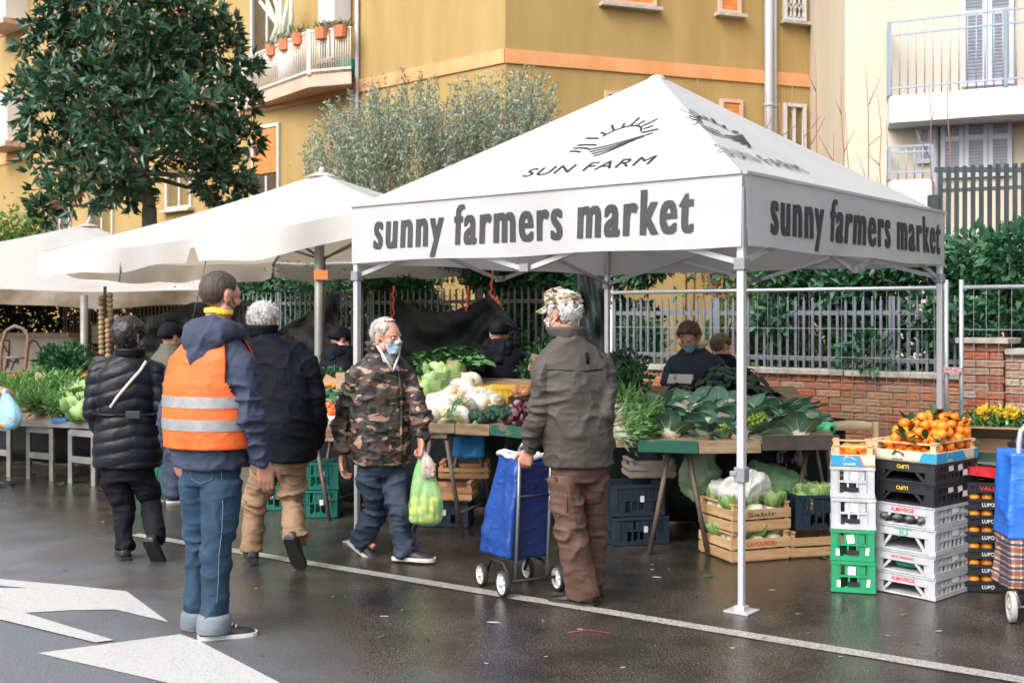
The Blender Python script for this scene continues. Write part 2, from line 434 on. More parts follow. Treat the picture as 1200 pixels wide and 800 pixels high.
def facade(bld, o, du, n, wins, name):
    """openings given by photo rows/columns; each window: recess shutter, frame, pane, sill"""
    R = Matrix((du, -n, Vector((0, 0, 1)))).transposed()
    for (x0, x1, y0, y1, kind, split) in wins:
        A = on_plane(x0, (y0 + y1) / 2, o, n); B = on_plane(x1, (y0 + y1) / 2, o, n)
        c = (A + B) / 2; w = (B - A).dot(du); w = abs(w)
        zt = on_plane((x0 + x1) / 2, y0, o, n).z; zb = on_plane((x0 + x1) / 2, y1, o, n).z
        h = zt - zb; ctr = Vector((c.x, c.y, (zt + zb) / 2))
        def lp(x, y, z): return ctr + R @ Vector((x, y, z))
        # local y: positive into the wall
        win = MB()
        fw = 0.07
        for sx in (-1, 1): win.box(lp(sx * (w / 2 - fw / 2), -0.02, 0), (fw, 0.10, h), R)
        for sz in (-1, 1): win.box(lp(0, -0.02, sz * (h / 2 - fw / 2)), (w - 2 * fw, 0.10, fw), R)
        hsh = h * split if kind in ('shutter', 'half') else 0
        if kind in ('half', 'glass', 'grille', 'curtain'):
            win.box(lp(0, -0.005, -hsh / 2), (0.06, 0.06, h - hsh - 2 * fw), R)
        wo = win.build('window', M_frame if kind != 'shutter' else M_pinkslab, bld)
        pan = MB(); pan.box(lp(0, 0.015, 0), (w - 2 * fw, 0.03, h - 2 * fw), R)
        pan.build('pane', M_curtain if kind == 'curtain' else M_glass, wo)
        if hsh:
            sl = MB(); ns = max(4, int(hsh / 0.075))
            tilt = Matrix.Rotation(math.radians(12), 3, 'X')
            for i in range(ns):
                sl.box(lp(0, -0.02, h / 2 - (i + 0.5) * hsh / ns), (w - 2 * fw + 0.01, 0.03, hsh / ns * 0.9), R @ tilt)
            s_ = sl.build('shutter', M_shut, wo)
        if kind == 'grille':
            gr = MB()
            for i in range(4):
                for j in range(5):
                    cx = -w / 2 + fw + (i + 0.5) * (w - 2 * fw) / 4; cz = -h / 2 + fw + (j + 0.5) * (h - 2 * fw) / 5
                    a_, b_ = (w - 2 * fw) / 8, (h - 2 * fw) / 10
                    pts = [lp(cx + a_ * math.cos(t * math.pi / 4), -0.055, cz + b_ * math.sin(t * math.pi / 4)) for t in range(9)]
                    gr.tube(pts, 0.012, 5)
            gr.build('grille', M_frame, wo)
        si = MB(); si.box(lp(0, -0.07, -h / 2 - 0.04), (w + 0.16, 0.22, 0.07), R); si.build('sill', M_stone, wo)

# -- ochre apartment block
CORN = Vector((-0.13, 22.0, 0)); DA = Vector((-0.737, 0.676, 0)); DB = Vector((0.939, 0.345, 0))
NA = Vector((-0.676, -0.737, 0)); NB = Vector((0.345, -0.939, 0))
ochre = empty('apartment_building', CORN, 0, 'ochre apartment block with salmon bands and orange roller shutters', 'building')
ochre.location = (0, 0, 0)
HB = 12.4
A1 = CORN + DA * 34; B1 = CORN + DB * 9.6
mb = MB()
quad_pts = [CORN, B1, B1 + Vector((-3, 14, 0)), A1 + Vector((4, 14, 0)), A1]
mb.add([(p.x, p.y, -0.1) for p in quad_pts] + [(p.x, p.y, HB) for p in quad_pts],
       [(i, (i + 1) % 5, 5 + (i + 1) % 5, 5 + i) for i in range(5)] + [(5, 6, 7, 8, 9)])
mb.build('wall', M_yel, ochre)
mb = MB(); mb.bar(CORN + V(0, 0, HB + .15), A1 + V(0, 0, HB + .15), 1.4, 0.3); mb.bar(CORN + V(0, 0, HB + .16), B1 + V(0, 0, HB + .16), 1.4, 0.3)
mb.build('eaves', M_pinkslab, ochre)
for z in (6.62, 10.75):
    for (dd, nv, L) in ((DA, NA, 34.0), (DB, NB, 9.6)):
        R = Matrix((dd, -nv, Vector((0, 0, 1)))).transposed()
        mb = MB(); mb.box(CORN + dd * (L / 2) + nv * 0.012 + V(0, 0, z), (L, 0.05, 0.27), R); mb.build('band', M_band, ochre)
facade(ochre, CORN, DB, NB, [(706, 768, -75, 7, 'shutter', .98), (841, 867, -65, 17, 'shutter', .98), (917, 943, -55, 26, 'grille', 0),
                             (708, 742, 108, 190, 'shutter', .98), (843, 869, 117, 195, 'shutter', .98), (917, 943, 122, 205, 'curtain', 0)], 'east')
facade(ochre, CORN, DA, NA, [(297, 329, 147, 232, 'half', .66), (196, 226, 170, 245, 'half', .35), (58, 84, 240, 292, 'half', .2), (106, 134, 235, 292, 'half', .2),
                             (296, 332, -60, 78, 'glass', 0), (376, 394, -60, 72, 'glass', 0), (200, 226, -30, 60, 'half', .7), (80, 105, 30, 95, 'half', .7),
                             (300, 334, 333, 398, 'half', .95)], 'west')
# downpipes
def downpipe(px, off, r, o, n):
    p = on_plane(px, 200, o, n) + n * off
    mb = MB(); mb.tube([(p.x, p.y, 0.8), (p.x, p.y, HB)], r, 10)
    for z in (3, 6, 9, 12): mb.tube([(p.x, p.y, z), (p.x, p.y, z + .06)], r * 1.15, 10)
    mb.build('downpipe', M_pipe, ochre)
downpipe(898, 0.10, 0.095, CORN, NB); downpipe(906, 0.06, 0.05, CORN, NB); downpipe(421, 0.06, 0.05, CORN, NA)

# wedge balcony with cream railing
zs = 6.60
wl = on_plane(270, 130, CORN, NA); wr = on_plane(413, 97, CORN, NA); co = P(362, 97, 24.9)
def flat(v, z): return Vector((v.x, v.y, z))
mb = MB()
tri = [wl, co, wr + V(0.05, -0.55, 0), wr]
mb.add([flat(p, zs) for p in tri] + [flat(p, zs + .26) for p in tri], [(3, 2, 1, 0), (4, 5, 6, 7)] + [(i, (i + 1) % 4, 4 + (i + 1) % 4, 4 + i) for i in range(4)])
bal = mb.build('balcony', M_pinkslab, ochre)
mb = MB()
for (p, q, n) in ((wl, co, 44), (co, wr + V(0.05, -0.55, 0), 17)):
    for i in range(n + 1):
        b_ = p.lerp(q, 0.03 + .95 * i / n)
        mb.tube([flat(b_, zs + .26), flat(b_, zs + 1.2)], 0.014, 5)
    for z in (zs + .34, zs + 1.2): mb.bar(flat(p, z), flat(q, z), 0.05, 0.04)
mb.bar(flat(co, zs + .26), flat(co, zs + 1.25), 0.09, 0.09)
mb.build('railing', M_wrail, bal)
M_boil = mat('white_enamel', (0.80, 0.82, 0.85), 0.35)
mb = MB(); c = on_plane(404, 8, CORN, NA) + NA * 0.28; R = Matrix((DA, -NA, V(0, 0, 1))).transposed()
mb.box((c.x, c.y, zs + 2.0), (0.55, 0.5, 1.25), R); mb.build('boiler_cabinet', M_boil, ochre, bevel=.03)
mb = MB(); cw = co.lerp(wl, .38) - NA * 0.35
mb.tube([flat(cw, zs + .26), flat(cw, zs + 1.0)], [0.24, 0.26], 12); mb.sphere(flat(cw, zs + 1.0), (.26, .26, .12)); mb.build('covered_bin', M_boil, ochre)
M_grn = mat('green_plastic', (0.02, 0.30, 0.20), 0.5)
mb = MB(); cw = co.lerp(wr, .9) ; mb.tube([flat(cw, zs + .28), flat(cw, zs + .62)], [.16, .2], 10); mb.build('bucket', M_grn, ochre)
M_cactus = mat('pale_succulent', (0.45, 0.5, 0.38), 0.6, (0.62, 0.62, 0.55), 5)
M_fern = leaf_mat('balcony_leaf', [(0.08, 0.14, 0.05), (0.2, 0.22, 0.1)])
for i, (t, who) in enumerate([(.12, 0), (.28, 0), (.44, 0), (.3, 1), (.75, 1)]):
    pp = (co.lerp(wl, t) if who == 0 else co.lerp(wr + V(0.05, -.55, 0), t)) + V(0, -0.03, 0)
    e = empty('potted_plant', flat(pp, zs + 1.0), 0, 'terracotta planter hung on the wedge balcony of the ochre block', 'potted plant', 'planters on the balcony rail')
    mb = MB(); mb.loft([ellring((0, 0, .0), .14, .1, 0.7, 10), ellring((0, 0, .24), .19, .13, .7, 10)], smooth=False); mb.build('pot', M_terra, e)
    n = 40; ps = RNG.normal(size=(n, 3)) * [.09, .09, .03] + [0, 0, .24]; dr = rand_dirs(n); dr[:, 2] = abs(dr[:, 2]) + .4
    obj('foliage', leaves_mesh('foliage', ps, dr, .2, .04, M_fern), e)
    if i in (1, 2):
        mb = MB()
        for k in range(4):
            x = RNG.uniform(-.1, .1); mb.tube([(x, 0, .2), (x + RNG.uniform(-.2, .2), .05, .7), (x + RNG.uniform(-.25, .25), 0, 1.25)], [.05, .06, .04], 7)
        mb.build('stem', M_cactus, e)
# white air units / boards on the far end of the block
for (px, py) in ((22, 142), (20, 2)):
    c = on_plane(px, py, CORN, NA) + NA * .35
    mb = MB(); mb.box(c, (1.5, .7, 1.5), R); mb.build('balcony_panel', M_boil, ochre)
    mb = MB(); mb.box(c - V(0, 0, .85), (1.7, .9, .16), R); mb.build('balcony_slab', M_pinkslab, ochre)

# -- cream house with louvred shutters
WO = P(990, 300, 20.0); WE = P(1290, 300, 18.6)
DW = (flat(WE, 0) - flat(WO, 0)).normalized(); NW = Vector((DW.y, -DW.x, 0))
cream = empty('house', (0, 0, 0), 0, 'cream rendered house with pale louvred shutters and slab balconies', 'house')
mb = MB(); qs = [flat(WO, 0), flat(WE, 0), flat(WE, 0) + V(1.5, 9, 0), flat(WO, 0) + V(1.2, 10, 0)]
mb.add([flat(p, -.1) for p in qs] + [flat(p, 9.5) for p in qs], [(i, (i + 1) % 4, 4 + (i + 1) % 4, 4 + i) for i in range(4)] + [(4, 5, 6, 7)])
mb.build('wall', M_white_pl, cream)
RW = Matrix((DW, -NW, V(0, 0, 1))).transposed()
def louvre(x0, x1, y0, y1, nleaf, off=0.06):
    A = on_plane(x0, (y0 + y1) / 2, flat(WO, 0), NW); B = on_plane(x1, (y0 + y1) / 2, flat(WO, 0), NW)
    zt = on_plane((x0 + x1) / 2, y0, flat(WO, 0), NW).z; zb = on_plane((x0 + x1) / 2, y1, flat(WO, 0), NW).z
    w = (B - A).length / nleaf; h = zt - zb
    for i in range(nleaf):
        c = A.lerp(B, (i + .5) / nleaf) + NW * off; c.z = (zt + zb) / 2
        def lp(x, y, z): return c + RW @ Vector((x, y, z))
        fr = MB()
        for sx in (-1, 1): fr.box(lp(sx * (w / 2 - .04), 0, 0), (.07, .05, h), RW)
        for sz in (-1, 0, 1): fr.box(lp(0, 0, sz * (h / 2 - .04)), (w - .15, .05, .08), RW)
        fo = fr.build('shutter', M_lou, cream)
        ns = int(h / .062); tl = Matrix.Rotation(math.radians(38), 3, 'X')
        for k in range(ns):
            z = -h / 2 + .09 + (k + .5) * (h - .18) / ns
            if k == 0 and i == 0 or True:
                sm = MB(); sm.box(lp(0, .0, z), (w - .15, .012, .05), RW @ tl); sm.build('slat', M_lou, fo)
        bk = MB(); bk.box(lp(0, .045, 0), (w - .1, .02, h - .05), RW); bk.build('backing', M_glass, fo)
louvre(1126, 1188, -70, 101, 2); louvre(1102, 1186, 116, 208, 3); louvre(1074, 1093, 148, 192, 1)
def cbalc(pts, z, th, rail, nb):
    mb = MB(); n = len(pts)
    mb.add([flat(p, z - th) for p in pts] + [flat(p, z) for p in pts], [tuple(range(n - 1, -1, -1)), tuple(range(n, 2 * n))] + [(i, (i + 1) % n, n + (i + 1) % n, n + i) for i in range(n)])
    b_ = mb.build('balcony', M_greyslab, cream)
    r_ = MB()
    for i in range(n - 2):
        p, q = pts[i], pts[i + 1]; m_ = max(2, int((q - p).length / nb))
        for k in range(m_ + 1):
            g = p.lerp(q, .02 + .96 * k / m_); r_.tube([flat(g, z), flat(g, z + rail)], .011, 5)
        for hz in (.12, rail * .82, rail): r_.bar(flat(p, z + hz), flat(q, z + hz), .03, .03)
        r_.bar(flat(q, z), flat(q, z + rail), .05, .05)
    r_.build('railing', M_rail, b_)
wa = on_plane(1040, 118, flat(WO, 0), NW)
cbalc([wa, P(1042, 118, 19.1), P(1178, 101, 18.3), P(1300, 101, 17.9), WE], 5.30, .45, 1.22, .13)
wb = on_plane(1040, 212, flat(WO, 0), NW)
cbalc([wb, P(1042, 212, 19.2), P(1092, 206, 19.0), on_plane(1094, 206, flat(WO, 0), NW)], 3.92, .5, .55, .13)
mb = MB(); p = on_plane(1096, 180, flat(WO, 0), NW) + NW * .1
mb.tube([(p.x, p.y, .9), (p.x, p.y, 4.84)], .05, 8)
mb.build('downpipe', M_pipe, cream)

# ================================================================== garden wall of bricks, its pillar and fence
M_mort = mat('mortar', (0.22, 0.18, 0.14), 0.95, (0.32, 0.28, 0.23), 8, bump=.5)
M_brick = mat('old_brick', (0.40, 0.13, 0.06), 0.85, (0.22, 0.12, 0.07), 9, bump=.5, bscale=40, rnd=.35)
def brick_colours(m, stops):
    t = m.node_tree; b = t.nodes['Principled BSDF']; oi = t.nodes.new('ShaderNodeObjectInfo'); r = t.nodes.new('ShaderNodeValToRGB')
    r.color_ramp.interpolation = 'LINEAR'; el = r.color_ramp.elements
    while len(el) < len(stops): el.new(.5)
    for i, c in enumerate(stops): el[i].position = i / (len(stops) - 1); el[i].color = c + (1,)
    t.links.new(oi.outputs['Random'], r.inputs[0])
    src = b.inputs['Base Color'].links[0].from_socket
    n = t.nodes.new('ShaderNodeTexNoise'); n.inputs['Scale'].default_value = 16; n.inputs['Detail'].default_value = 5
    tc = t.nodes.new('ShaderNodeTexCoord'); L = t.links
    L.new(tc.outputs['Generated'], n.inputs['Vector'])
    n.inputs['Scale'].default_value = 3.0
    mx = t.nodes.new('ShaderNodeMix'); mx.data_type = 'RGBA'; mx.blend_type = 'MULTIPLY'; mx.inputs[0].default_value = 1
    r2 = t.nodes.new('ShaderNodeValToRGB'); r2.color_ramp.elements[0].position = .3; r2.color_ramp.elements[0].color = (.45, .42, .4, 1); r2.color_ramp.elements[1].position = .6; r2.color_ramp.elements[1].color = (1.1, 1.1, 1.1, 1)
    L.new(n.outputs['Fac'], r2.inputs[0]); L.new(r.outputs[0], mx.inputs[6]); L.new(r2.outputs[0], mx.inputs[7]); L.new(mx.outputs[2], b.inputs['Base Color'])
brick_colours(M_brick, [(.48, .15, .07), (.58, .21, .10), (.42, .22, .12), (.50, .31, .18), (.64, .28, .15), (.34, .16, .10), (.55, .17, .08)])
M_brick2 = mat('pillar_brick', (0.40, 0.13, 0.06), 0.85, (0.22, 0.12, 0.07), 9, bump=.5, bscale=40)
brick_colours(M_brick2, [(.42, .10, .045), (.52, .47, .40), (.46, .13, .06), (.40, .30, .22), (.50, .15, .08), (.30, .12, .08)])
M_cap = mat('capstone', (0.33, 0.29, 0.25), 0.85, (0.52, 0.48, 0.43), 7, bump=.4, bscale=30)

def brick_wall(s0, s1, ztop, th, zb, label, m, cat='wall', seed=1):
    rng = random.Random(seed)
    w = empty('brick_wall', (0, 0, 0), 0, label, cat)
    mb = MB(); mb.bar(WL(s0, th / 2, ztop / 2), WL(s1, th / 2, ztop / 2), th, ztop); mb.build('core', M_mort, w)
    lay = []
    bh, bl, gap = .058, .245, .013
    proto = {}
    R0 = U_ANG
    row = 0; z = ztop - bh / 2 - .002
    while z > zb:
        s = s0 - (bl / 2 if row % 2 else 0)
        while s < s1 - .02:
            a_ = max(s, s0); b_ = min(s + bl, s1)
            if b_ - a_ > .04:
                k = round((b_ - a_) * 50)
                if k not in proto:
                    mm = MB(); mm.box((0, 0, 0), (k / 50 - .002, .05, bh)); proto[k] = mm.mesh('brick', m)
                o = obj('brick', proto[k], w, loc=WL((a_ + b_) / 2, .021 - rng.uniform(.004, .016), z + rng.uniform(-.002, .002)), rotz=R0 + rng.uniform(-.012, .012))
            s += bl + gap
        z -= bh + gap; row += 1
    nb = max(1, int((s1 - s0) / 1.1)); L = (s1 - s0) / nb
    for i in range(nb):
        mm = MB(); mm.box((0, 0, 0), (L - .012, th + .12, .055)); o = mm.build('capstone', M_cap, w, bevel=.006)
        o.location = WL(s0 + (i + .5) * L, th / 2, ztop + .03 + rng.uniform(-.003, .003)); o.rotation_euler = (0, 0, U_ANG)
    return w
brick_wall(-.6, 3.92, 1.06, .24, .42, 'low weathered brick garden wall under the grey picket fence', M_brick, seed=2)
brick_wall(4.28, 6.4, 1.30, .24, .75, 'taller brick wall beside the brick pillar behind the stacked fruit trays', M_brick2, seed=3)
# pillar
rng = random.Random(5)
pil = empty('brick_pillar', (0, 0, 0), 0, 'square brick gate pillar with stone cap behind the site fence', 'pillar')
mb = MB(); mb.box(WL(4.1, .12, .70), (.32, .32, 1.40), U_ANG); mb.build('core', M_mort, pil)
pb = {}
for L_ in (.235, .11): mm = MB(); mm.box((0, 0, 0), (L_, .05, .058)); pb[L_] = mm.mesh('brick', M_brick2)
for r_ in range(10):
    z = 1.36 - r_ * .071
    lay = [(-.063, .235), (.118, .11)] if r_ % 2 else [(.063, .235), (-.118, .11)]
    for (x, L_) in lay:
        obj('brick', pb[L_], pil, loc=WL(4.1 + x, -.03 - rng.uniform(.002, .012), z), rotz=U_ANG)
        p = WL(4.1, .12, z) - U * (.15 + rng.uniform(.002, .012)) + NRM * x
        obj('brick', pb[L_], pil, loc=p, rotz=U_ANG + math.pi / 2)
mb = MB(); mb.box(WL(4.1, .12, 1.425), (.46, .46, .05), U_ANG); mb.build('capstone', M_cap, pil, bevel=.006)
# plain rendered wall further along
M_rend = mat('stained_render', (0.30, 0.27, 0.22), 0.9, (0.45, 0.42, 0.36), 2.5, 6, bump=.3)
mb = MB(); mb.bar(WL(-13, .12, .5), WL(-.62, .12, .5), .24, 1.0)
rw = mb.build('garden_wall', M_rend, label='stained grey rendered wall under the picket fence behind the black tarp', cat='wall')
mb = MB(); mb.bar(WL(-13, .12, 1.03), WL(-.62, .12, 1.03), .32, .06); mb.build('coping', M_cap, rw)

M_pick = mat('grey_fence_paint', (0.115, 0.13, 0.155), 0.55, (0.16, 0.175, 0.20), 6)
M_pickd = mat('dark_fence_paint', (0.10, 0.11, 0.12), 0.5, (0.16, 0.17, 0.18), 6)
def picket_fence(s0, s1, zb, zt, label, m, sp=.088, off=.12):
    f = empty('picket_fence', (0, 0, 0), 0, label, 'fence')
    mm = MB(); h = zt - zb; mm.box((0, 0, h / 2), (.026, .012, h)); mm.box((0, 0, h + .02), (.014, .012, .04)); pm = mm.mesh('picket', m)
    n = int((s1 - s0) / sp)
    for i in range(n): obj('picket', pm, f, loc=WL(s0 + i * sp + RNG.uniform(-.004, .004), off, zb), rotz=U_ANG)
    for z in (zb + .14, zt - .12): mb = MB(); mb.bar(WL(s0, off + .022, z), WL(s1, off + .022, z), .03, .045); mb.build('rail', m, f)
    k = s0
    while k <= s1 + .01:
        mb = MB(); mb.box(WL(k, off + .03, (zb + zt) / 2 - .02), (.06, .05, zt - zb + .12), U_ANG); mb.build('post', m, f); k += 1.9
    return f
picket_fence(-.6, 3.9, 1.08, 1.80, 'grey steel picket fence on the brick garden wall', M_pick)
picket_fence(-11.5, -.65, 1.06, 1.95, 'weathered picket fence on the rendered wall behind the hanging tarps', M_pickd, sp=.105)

# temporary site fence
M_galv = mat('galvanised_tube', (0.42, 0.46, 0.50), 0.35, (0.52, 0.55, 0.58), 3, metal=.55)
def site_panel(s0, s1, label, off=-.45, zt=1.9):
    f = empty('site_fence_panel', WL(s0, off, 0), 0, label, 'fence'); o = WL(s0, off, 0)
    def q(s, z): return WL(s, off, z) - o
    for s in (s0, s1): mb = MB(); mb.tube([q(s, .02), q(s, zt + .07)], .021, 8); mb.build('post', M_galv, f)
    for z in (zt, .18): mb = MB(); mb.tube([q(s0, z), q(s1, z)], .019, 8); mb.build('rail', M_galv, f)
    mb = MB(); n = int((s1 - s0) / .105)
    for i in range(1, n): s = s0 + (s1 - s0) * i / n; mb.tube([q(s, .18), q(s, zt)], .0022, 4, caps=False)
    for z in (.45, .72, .99, 1.26, 1.53): mb.tube([q(s0, z), q(s1, z)], .0026, 4, caps=False)
    mb.build('wire_mesh', M_galv, f)
    for s in (s0, s1): mb = MB(); mb.box(q(s, .04), (.55, .22, .08), U_ANG + math.pi / 2); mb.build('foot_block', M_stone, f)
site_panel(.35, 3.90, 'galvanised wire site fence panel before the grey picket fence')
site_panel(4.03, 7.4, 'galvanised wire site fence panel before the brick pillar')
mb = MB(); p = WL(3.965, -.47, 1.17); mb.box(p, (.17, .06, .05), U_ANG); mb.tube([p + V(-.02, -.02, .02), p + V(.05, -.06, -.03)], .012, 6)
mb.build('fence_clamp', mat('red_clamp', (.55, .08, .07), .5, (.7, .7, .7), 60), label='red and white clamp joining two site fence posts', cat='clamp')

# graffiti wall far left
M_graf = mat('graffiti_wall_render', (0.62, 0.58, 0.50), 0.85, (0.72, 0.68, 0.60), 2, 6, bump=.15)
M_ink = mat('spray_paint', (.08, .08, .09), .7)
gw = empty('graffiti_wall', (0, 0, 0), 0, 'pale rendered wall covered in dark spray tags behind the greens stall', 'wall')
ga, gb = Vector((-13.5, 19.6, 0)), Vector((-7.15, 18.8, 0)); gd = (gb - ga).normalized(); gn = Vector((gd.y, -gd.x, 0))
mb = MB(); mb.bar(ga + V(0, 0, .65), gb + V(0, 0, .65), .25, 1.3); mb.build('wall', M_graf, gw)
mb = MB(); mb.bar(ga + V(0, 0, 1.335), gb + V(0, 0, 1.335), .4, .07); mb.build('coping', M_stone, gw)
mb = MB(); mb.box(gb + V(.2, .1, .45), (.5, .5, .9)); mb.box(gb + V(.35, .1, 1.35), (.16, .16, .3)); mb.build('end_post', M_stone, gw)
rr = random.Random(8)
mb = MB()
for i in range(17):
    s = rr.uniform(.2, 5.5); z = rr.uniform(.7, 1.1)
    o = gb - gd * s + gn * .128
    ph = [rr.uniform(0, 6) for _ in range(4)]; pts = []
    for k in range(15):
        t = k / 14
        pts.append(o + gd * (.30 * t + .09 * math.sin(6 * t + ph[0])) + V(0, 0, z + .22 * math.sin(5 * t + ph[1]) + .12 * math.sin(11 * t + ph[2])) - o * 0)
    pts = [Vector((p.x, p.y, min(1.25, max(.5, p.z)))) for p in pts]
    for k in range(14): mb.bar(pts[k], pts[k + 1], .026, .006, up=gn)
mb.build('graffiti', M_ink, gw)
# ================================================================== vegetation
M_bark = mat('grey_bark', (0.09, 0.075, 0.06), 0.9, (0.16, 0.14, 0.12), 12, bump=.7, bscale=30)
M_twig = mat('reddish_twig', (0.28, 0.10, 0.05), 0.8, (0.34, 0.20, 0.10), 6)
M_mag = leaf_mat('magnolia_leaf', [(.018, .062, .036), (.030, .095, .048), (.045, .125, .062), (.020, .070, .042), (.06, .145, .065), (.028, .085, .045), (.07, .15, .075), (.05, .12, .06), (.19, .10, .035)], rough=.22, spec=.5, transl=.12)
M_oliv = leaf_mat('olive_leaf', [(.14, .19, .125), (.22, .27, .19), (.14, .19, .12), (.42, .46, .37), (.23, .29, .16), (.52, .55, .47)], rough=.5, transl=.2)
M_hedge = leaf_mat('hedge_leaf', [(.024, .10, .055), (.045, .155, .08), (.022, .09, .05), (.08, .22, .105), (.045, .13, .06), (.11, .26, .10)], rough=.38, transl=.18)
M_hedged = leaf_mat('dark_hedge_leaf', [(.010, .035, .024), (.014, .05, .032), (.02, .065, .04), (.03, .08, .05)], rough=.42, transl=.15)
M_lime = leaf_mat('lime_leaf', [(.16, .28, .04), (.09, .20, .04), (.24, .34, .07), (.05, .13, .04), (.3, .28, .06)], rough=.45, transl=.3)
M_rust = leaf_mat('rusty_leaf', [(.18, .08, .03), (.08, .12, .04), (.25, .13, .05), (.05, .10, .04), (.14, .16, .06)], rough=.6, transl=.25)
M_core = mat('inner_twigs', (.02, .03, .018), .95, (.035, .04, .025), 5)

def limb(mb, a, b, r0, r1, n=6, wob=.08, seed=0):
    rg = random.Random(seed); a = Vector(a); b = Vector(b); pts = []; L = (b - a).length
    for i in range(n + 1):
        t = i / n; p = a.lerp(b, t)
        if 0 < i < n: p += Vector((rg.uniform(-1, 1), rg.uniform(-1, 1), rg.uniform(-.5, .5))) * wob * L * .5
        pts.append(p)
    mb.tube(pts, [r0 + (r1 - r0) * i / n for i in range(n + 1)], 8)
    return pts

# ---- magnolia beside the umbrellas
def magnolia():
    D = 21.0; rng = np.random.default_rng(5)
    base = P(172, 300, D); base.z = 0
    t = empty('magnolia_tree', base, 0, 'dense glossy magnolia tree rising behind the large white market umbrella', 'tree')
    b = base.copy()
    mb = MB(); fork = P(175, 243, D) - b
    mb.tube([(0, 0, 0), (.02, 0, .9), fork * .7 + V(.02, 0, .3), fork], [.20, .16, .14, .13], 10)
    ends = []
    top = P(165, 90, D) - b
    ends.append(limb(mb, fork, top, .12, .05, wob=.1, seed=1)[-1])
    clumps = [(165, 95, 50, 0), (60, 205, 36, .2), (105, 212, 40, -.5), (70, 160, 45, .4), (262, 205, 32, -.1), (285, 160, 26, .2), (45, 118, 34, 0), (262, 222, 26, .3),
              (110, 40, 52, .3), (200, 25, 52, -.3), (250, 75, 46, .1), (165, 150, 58, -.6), (225, 130, 52, -.5), (95, 110, 54, -.6), (150, 30, 54, -.4), (60, 50, 36, .1),
              (130, 190, 40, .4), (275, 120, 32, .5), (180, 90, 64, .7), (100, 0, 46, 0), (200, -20, 46, 0), (50, 245, 16, .2), (235, 165, 40, .4), (120, 160, 52, .6), (250, 40, 34, .4), (150, 225, 24, 0), (70, 85, 40, .5)]
    pos, dr = [], []
    for i, (x, y, r, dy) in enumerate(clumps):
        c = np.array(P(x, y, D + dy * 2.0) - b); R = r / F_PX * D
        e = Vector(c); f0 = fork.lerp(top, .15 + .6 * min(1, max(0, (240 - y) / 200)))
        limb(mb, f0, e, .055, .015, wob=.15, seed=i + 10)
        nr = int(42 * (R / .63) ** 2) + 10
        dd = rand_dirs(nr, rng); rad = R * rng.uniform(.30, 1.25, nr) ** .62
        for k in range(nr):
            o = c + dd[k] * rad[k] * np.array([1, 1, .92]); ax = dd[k] + np.array([0, 0, .35]) + rng.normal(size=3) * .3; ax /= np.linalg.norm(ax)
            m_ = rng.integers(8, 13)
            q = rand_dirs(m_, rng); q = q - (q @ ax)[:, None] * ax * .9 + ax * rng.uniform(.1, .9, m_)[:, None]
            pos.append(np.repeat(o[None], m_, 0) + q * .015); dr.append(q)
    pos = np.concatenate(pos); dr = np.concatenate(dr)
    mb.build('trunk', M_bark, t)
    obj('crown', leaves_mesh('crown', pos, dr, .25, .092, M_mag, rng=rng), t)
magnolia()

# ---- olive: upright grey-green whips
def olive():
    D = 16.8; rng = np.random.default_rng(9)
    base = P(500, 330, D); base.z = .85
    t = empty('olive_tree', base, 0, 'silvery olive tree with upright whips between the umbrella and the ochre corner', 'tree')
    mb = MB(); b = np.array(base); pos, dr = [], []
    mb.tube([(0, 0, 0), (.05, 0, .7), (0, .05, 1.4)], [.13, .1, .09], 8)
    outline = lambda x: np.interp(x, [345, 370, 410, 440, 480, 520, 560, 600, 640, 668], [185, 135, 118, 98, 88, 108, 98, 92, 84, 120])
    for i in range(620):
        x = rng.uniform(352, 655); top = outline(x) + rng.uniform(-12, 62) if i % 3 else rng.uniform(120, 235)
        if i % 3 == 0: top = max(top, outline(x) + 8)
        dep = D + rng.uniform(-1.1, 1.1)
        tip = np.array(P(x, top, dep)) - b
        root = np.array([tip[0] * .82 + rng.uniform(-.1, .1), tip[1] * .85, tip[2] - rng.uniform(.7, 1.3)])
        if i % 4 == 0: mb.tube([root, (root + tip) / 2 + rng.normal(size=3) * .03, tip], [.009, .006, .003], 4, caps=False)
        n = 78; u = rng.uniform(0, 1, n) ** 1.25
        p = root[None] + (tip - root)[None] * u[:, None] + rng.normal(size=(n, 3)) * .035 * (1.4 - u[:, None])
        ax = (tip - root) / np.linalg.norm(tip - root)
        pos.append(p); dr.append(rand_dirs(n, rng) * .8 + ax * .75)
    for i in range(10): limb(mb, (0, .05, 1.3), P(390 + i * 27, 215, D) - base, .05, .015, seed=i + 50)
    mb.build('trunk', M_bark, t)
    obj('crown', leaves_mesh('crown', np.concatenate(pos), np.concatenate(dr), .075, .020, M_oliv, rng=rng, six=False), t)
    # drooping lower sprays over the fence
    lx = empty('olive_shrub', WL(-4.4, .9, .85), 0, 'silvery shrub sprawling over the weathered picket fence near the light pole', 'shrub')
    n = 2600; pp = rng.normal(size=(n, 3)) * [1.1, .4, .45] + [0, 0, 1.35]
    obj('foliage', leaves_mesh('foliage', pp, rand_dirs(n, rng), .075, .02, M_oliv, rng=rng, six=False), lx)
    mb = MB()
    for i in range(8): limb(mb, (0, 0, 0), (rng.uniform(-1, 1), rng.uniform(-.3, .3), rng.uniform(1, 1.7)), .02, .006, seed=i)
    mb.build('stem', M_bark, lx)
olive()

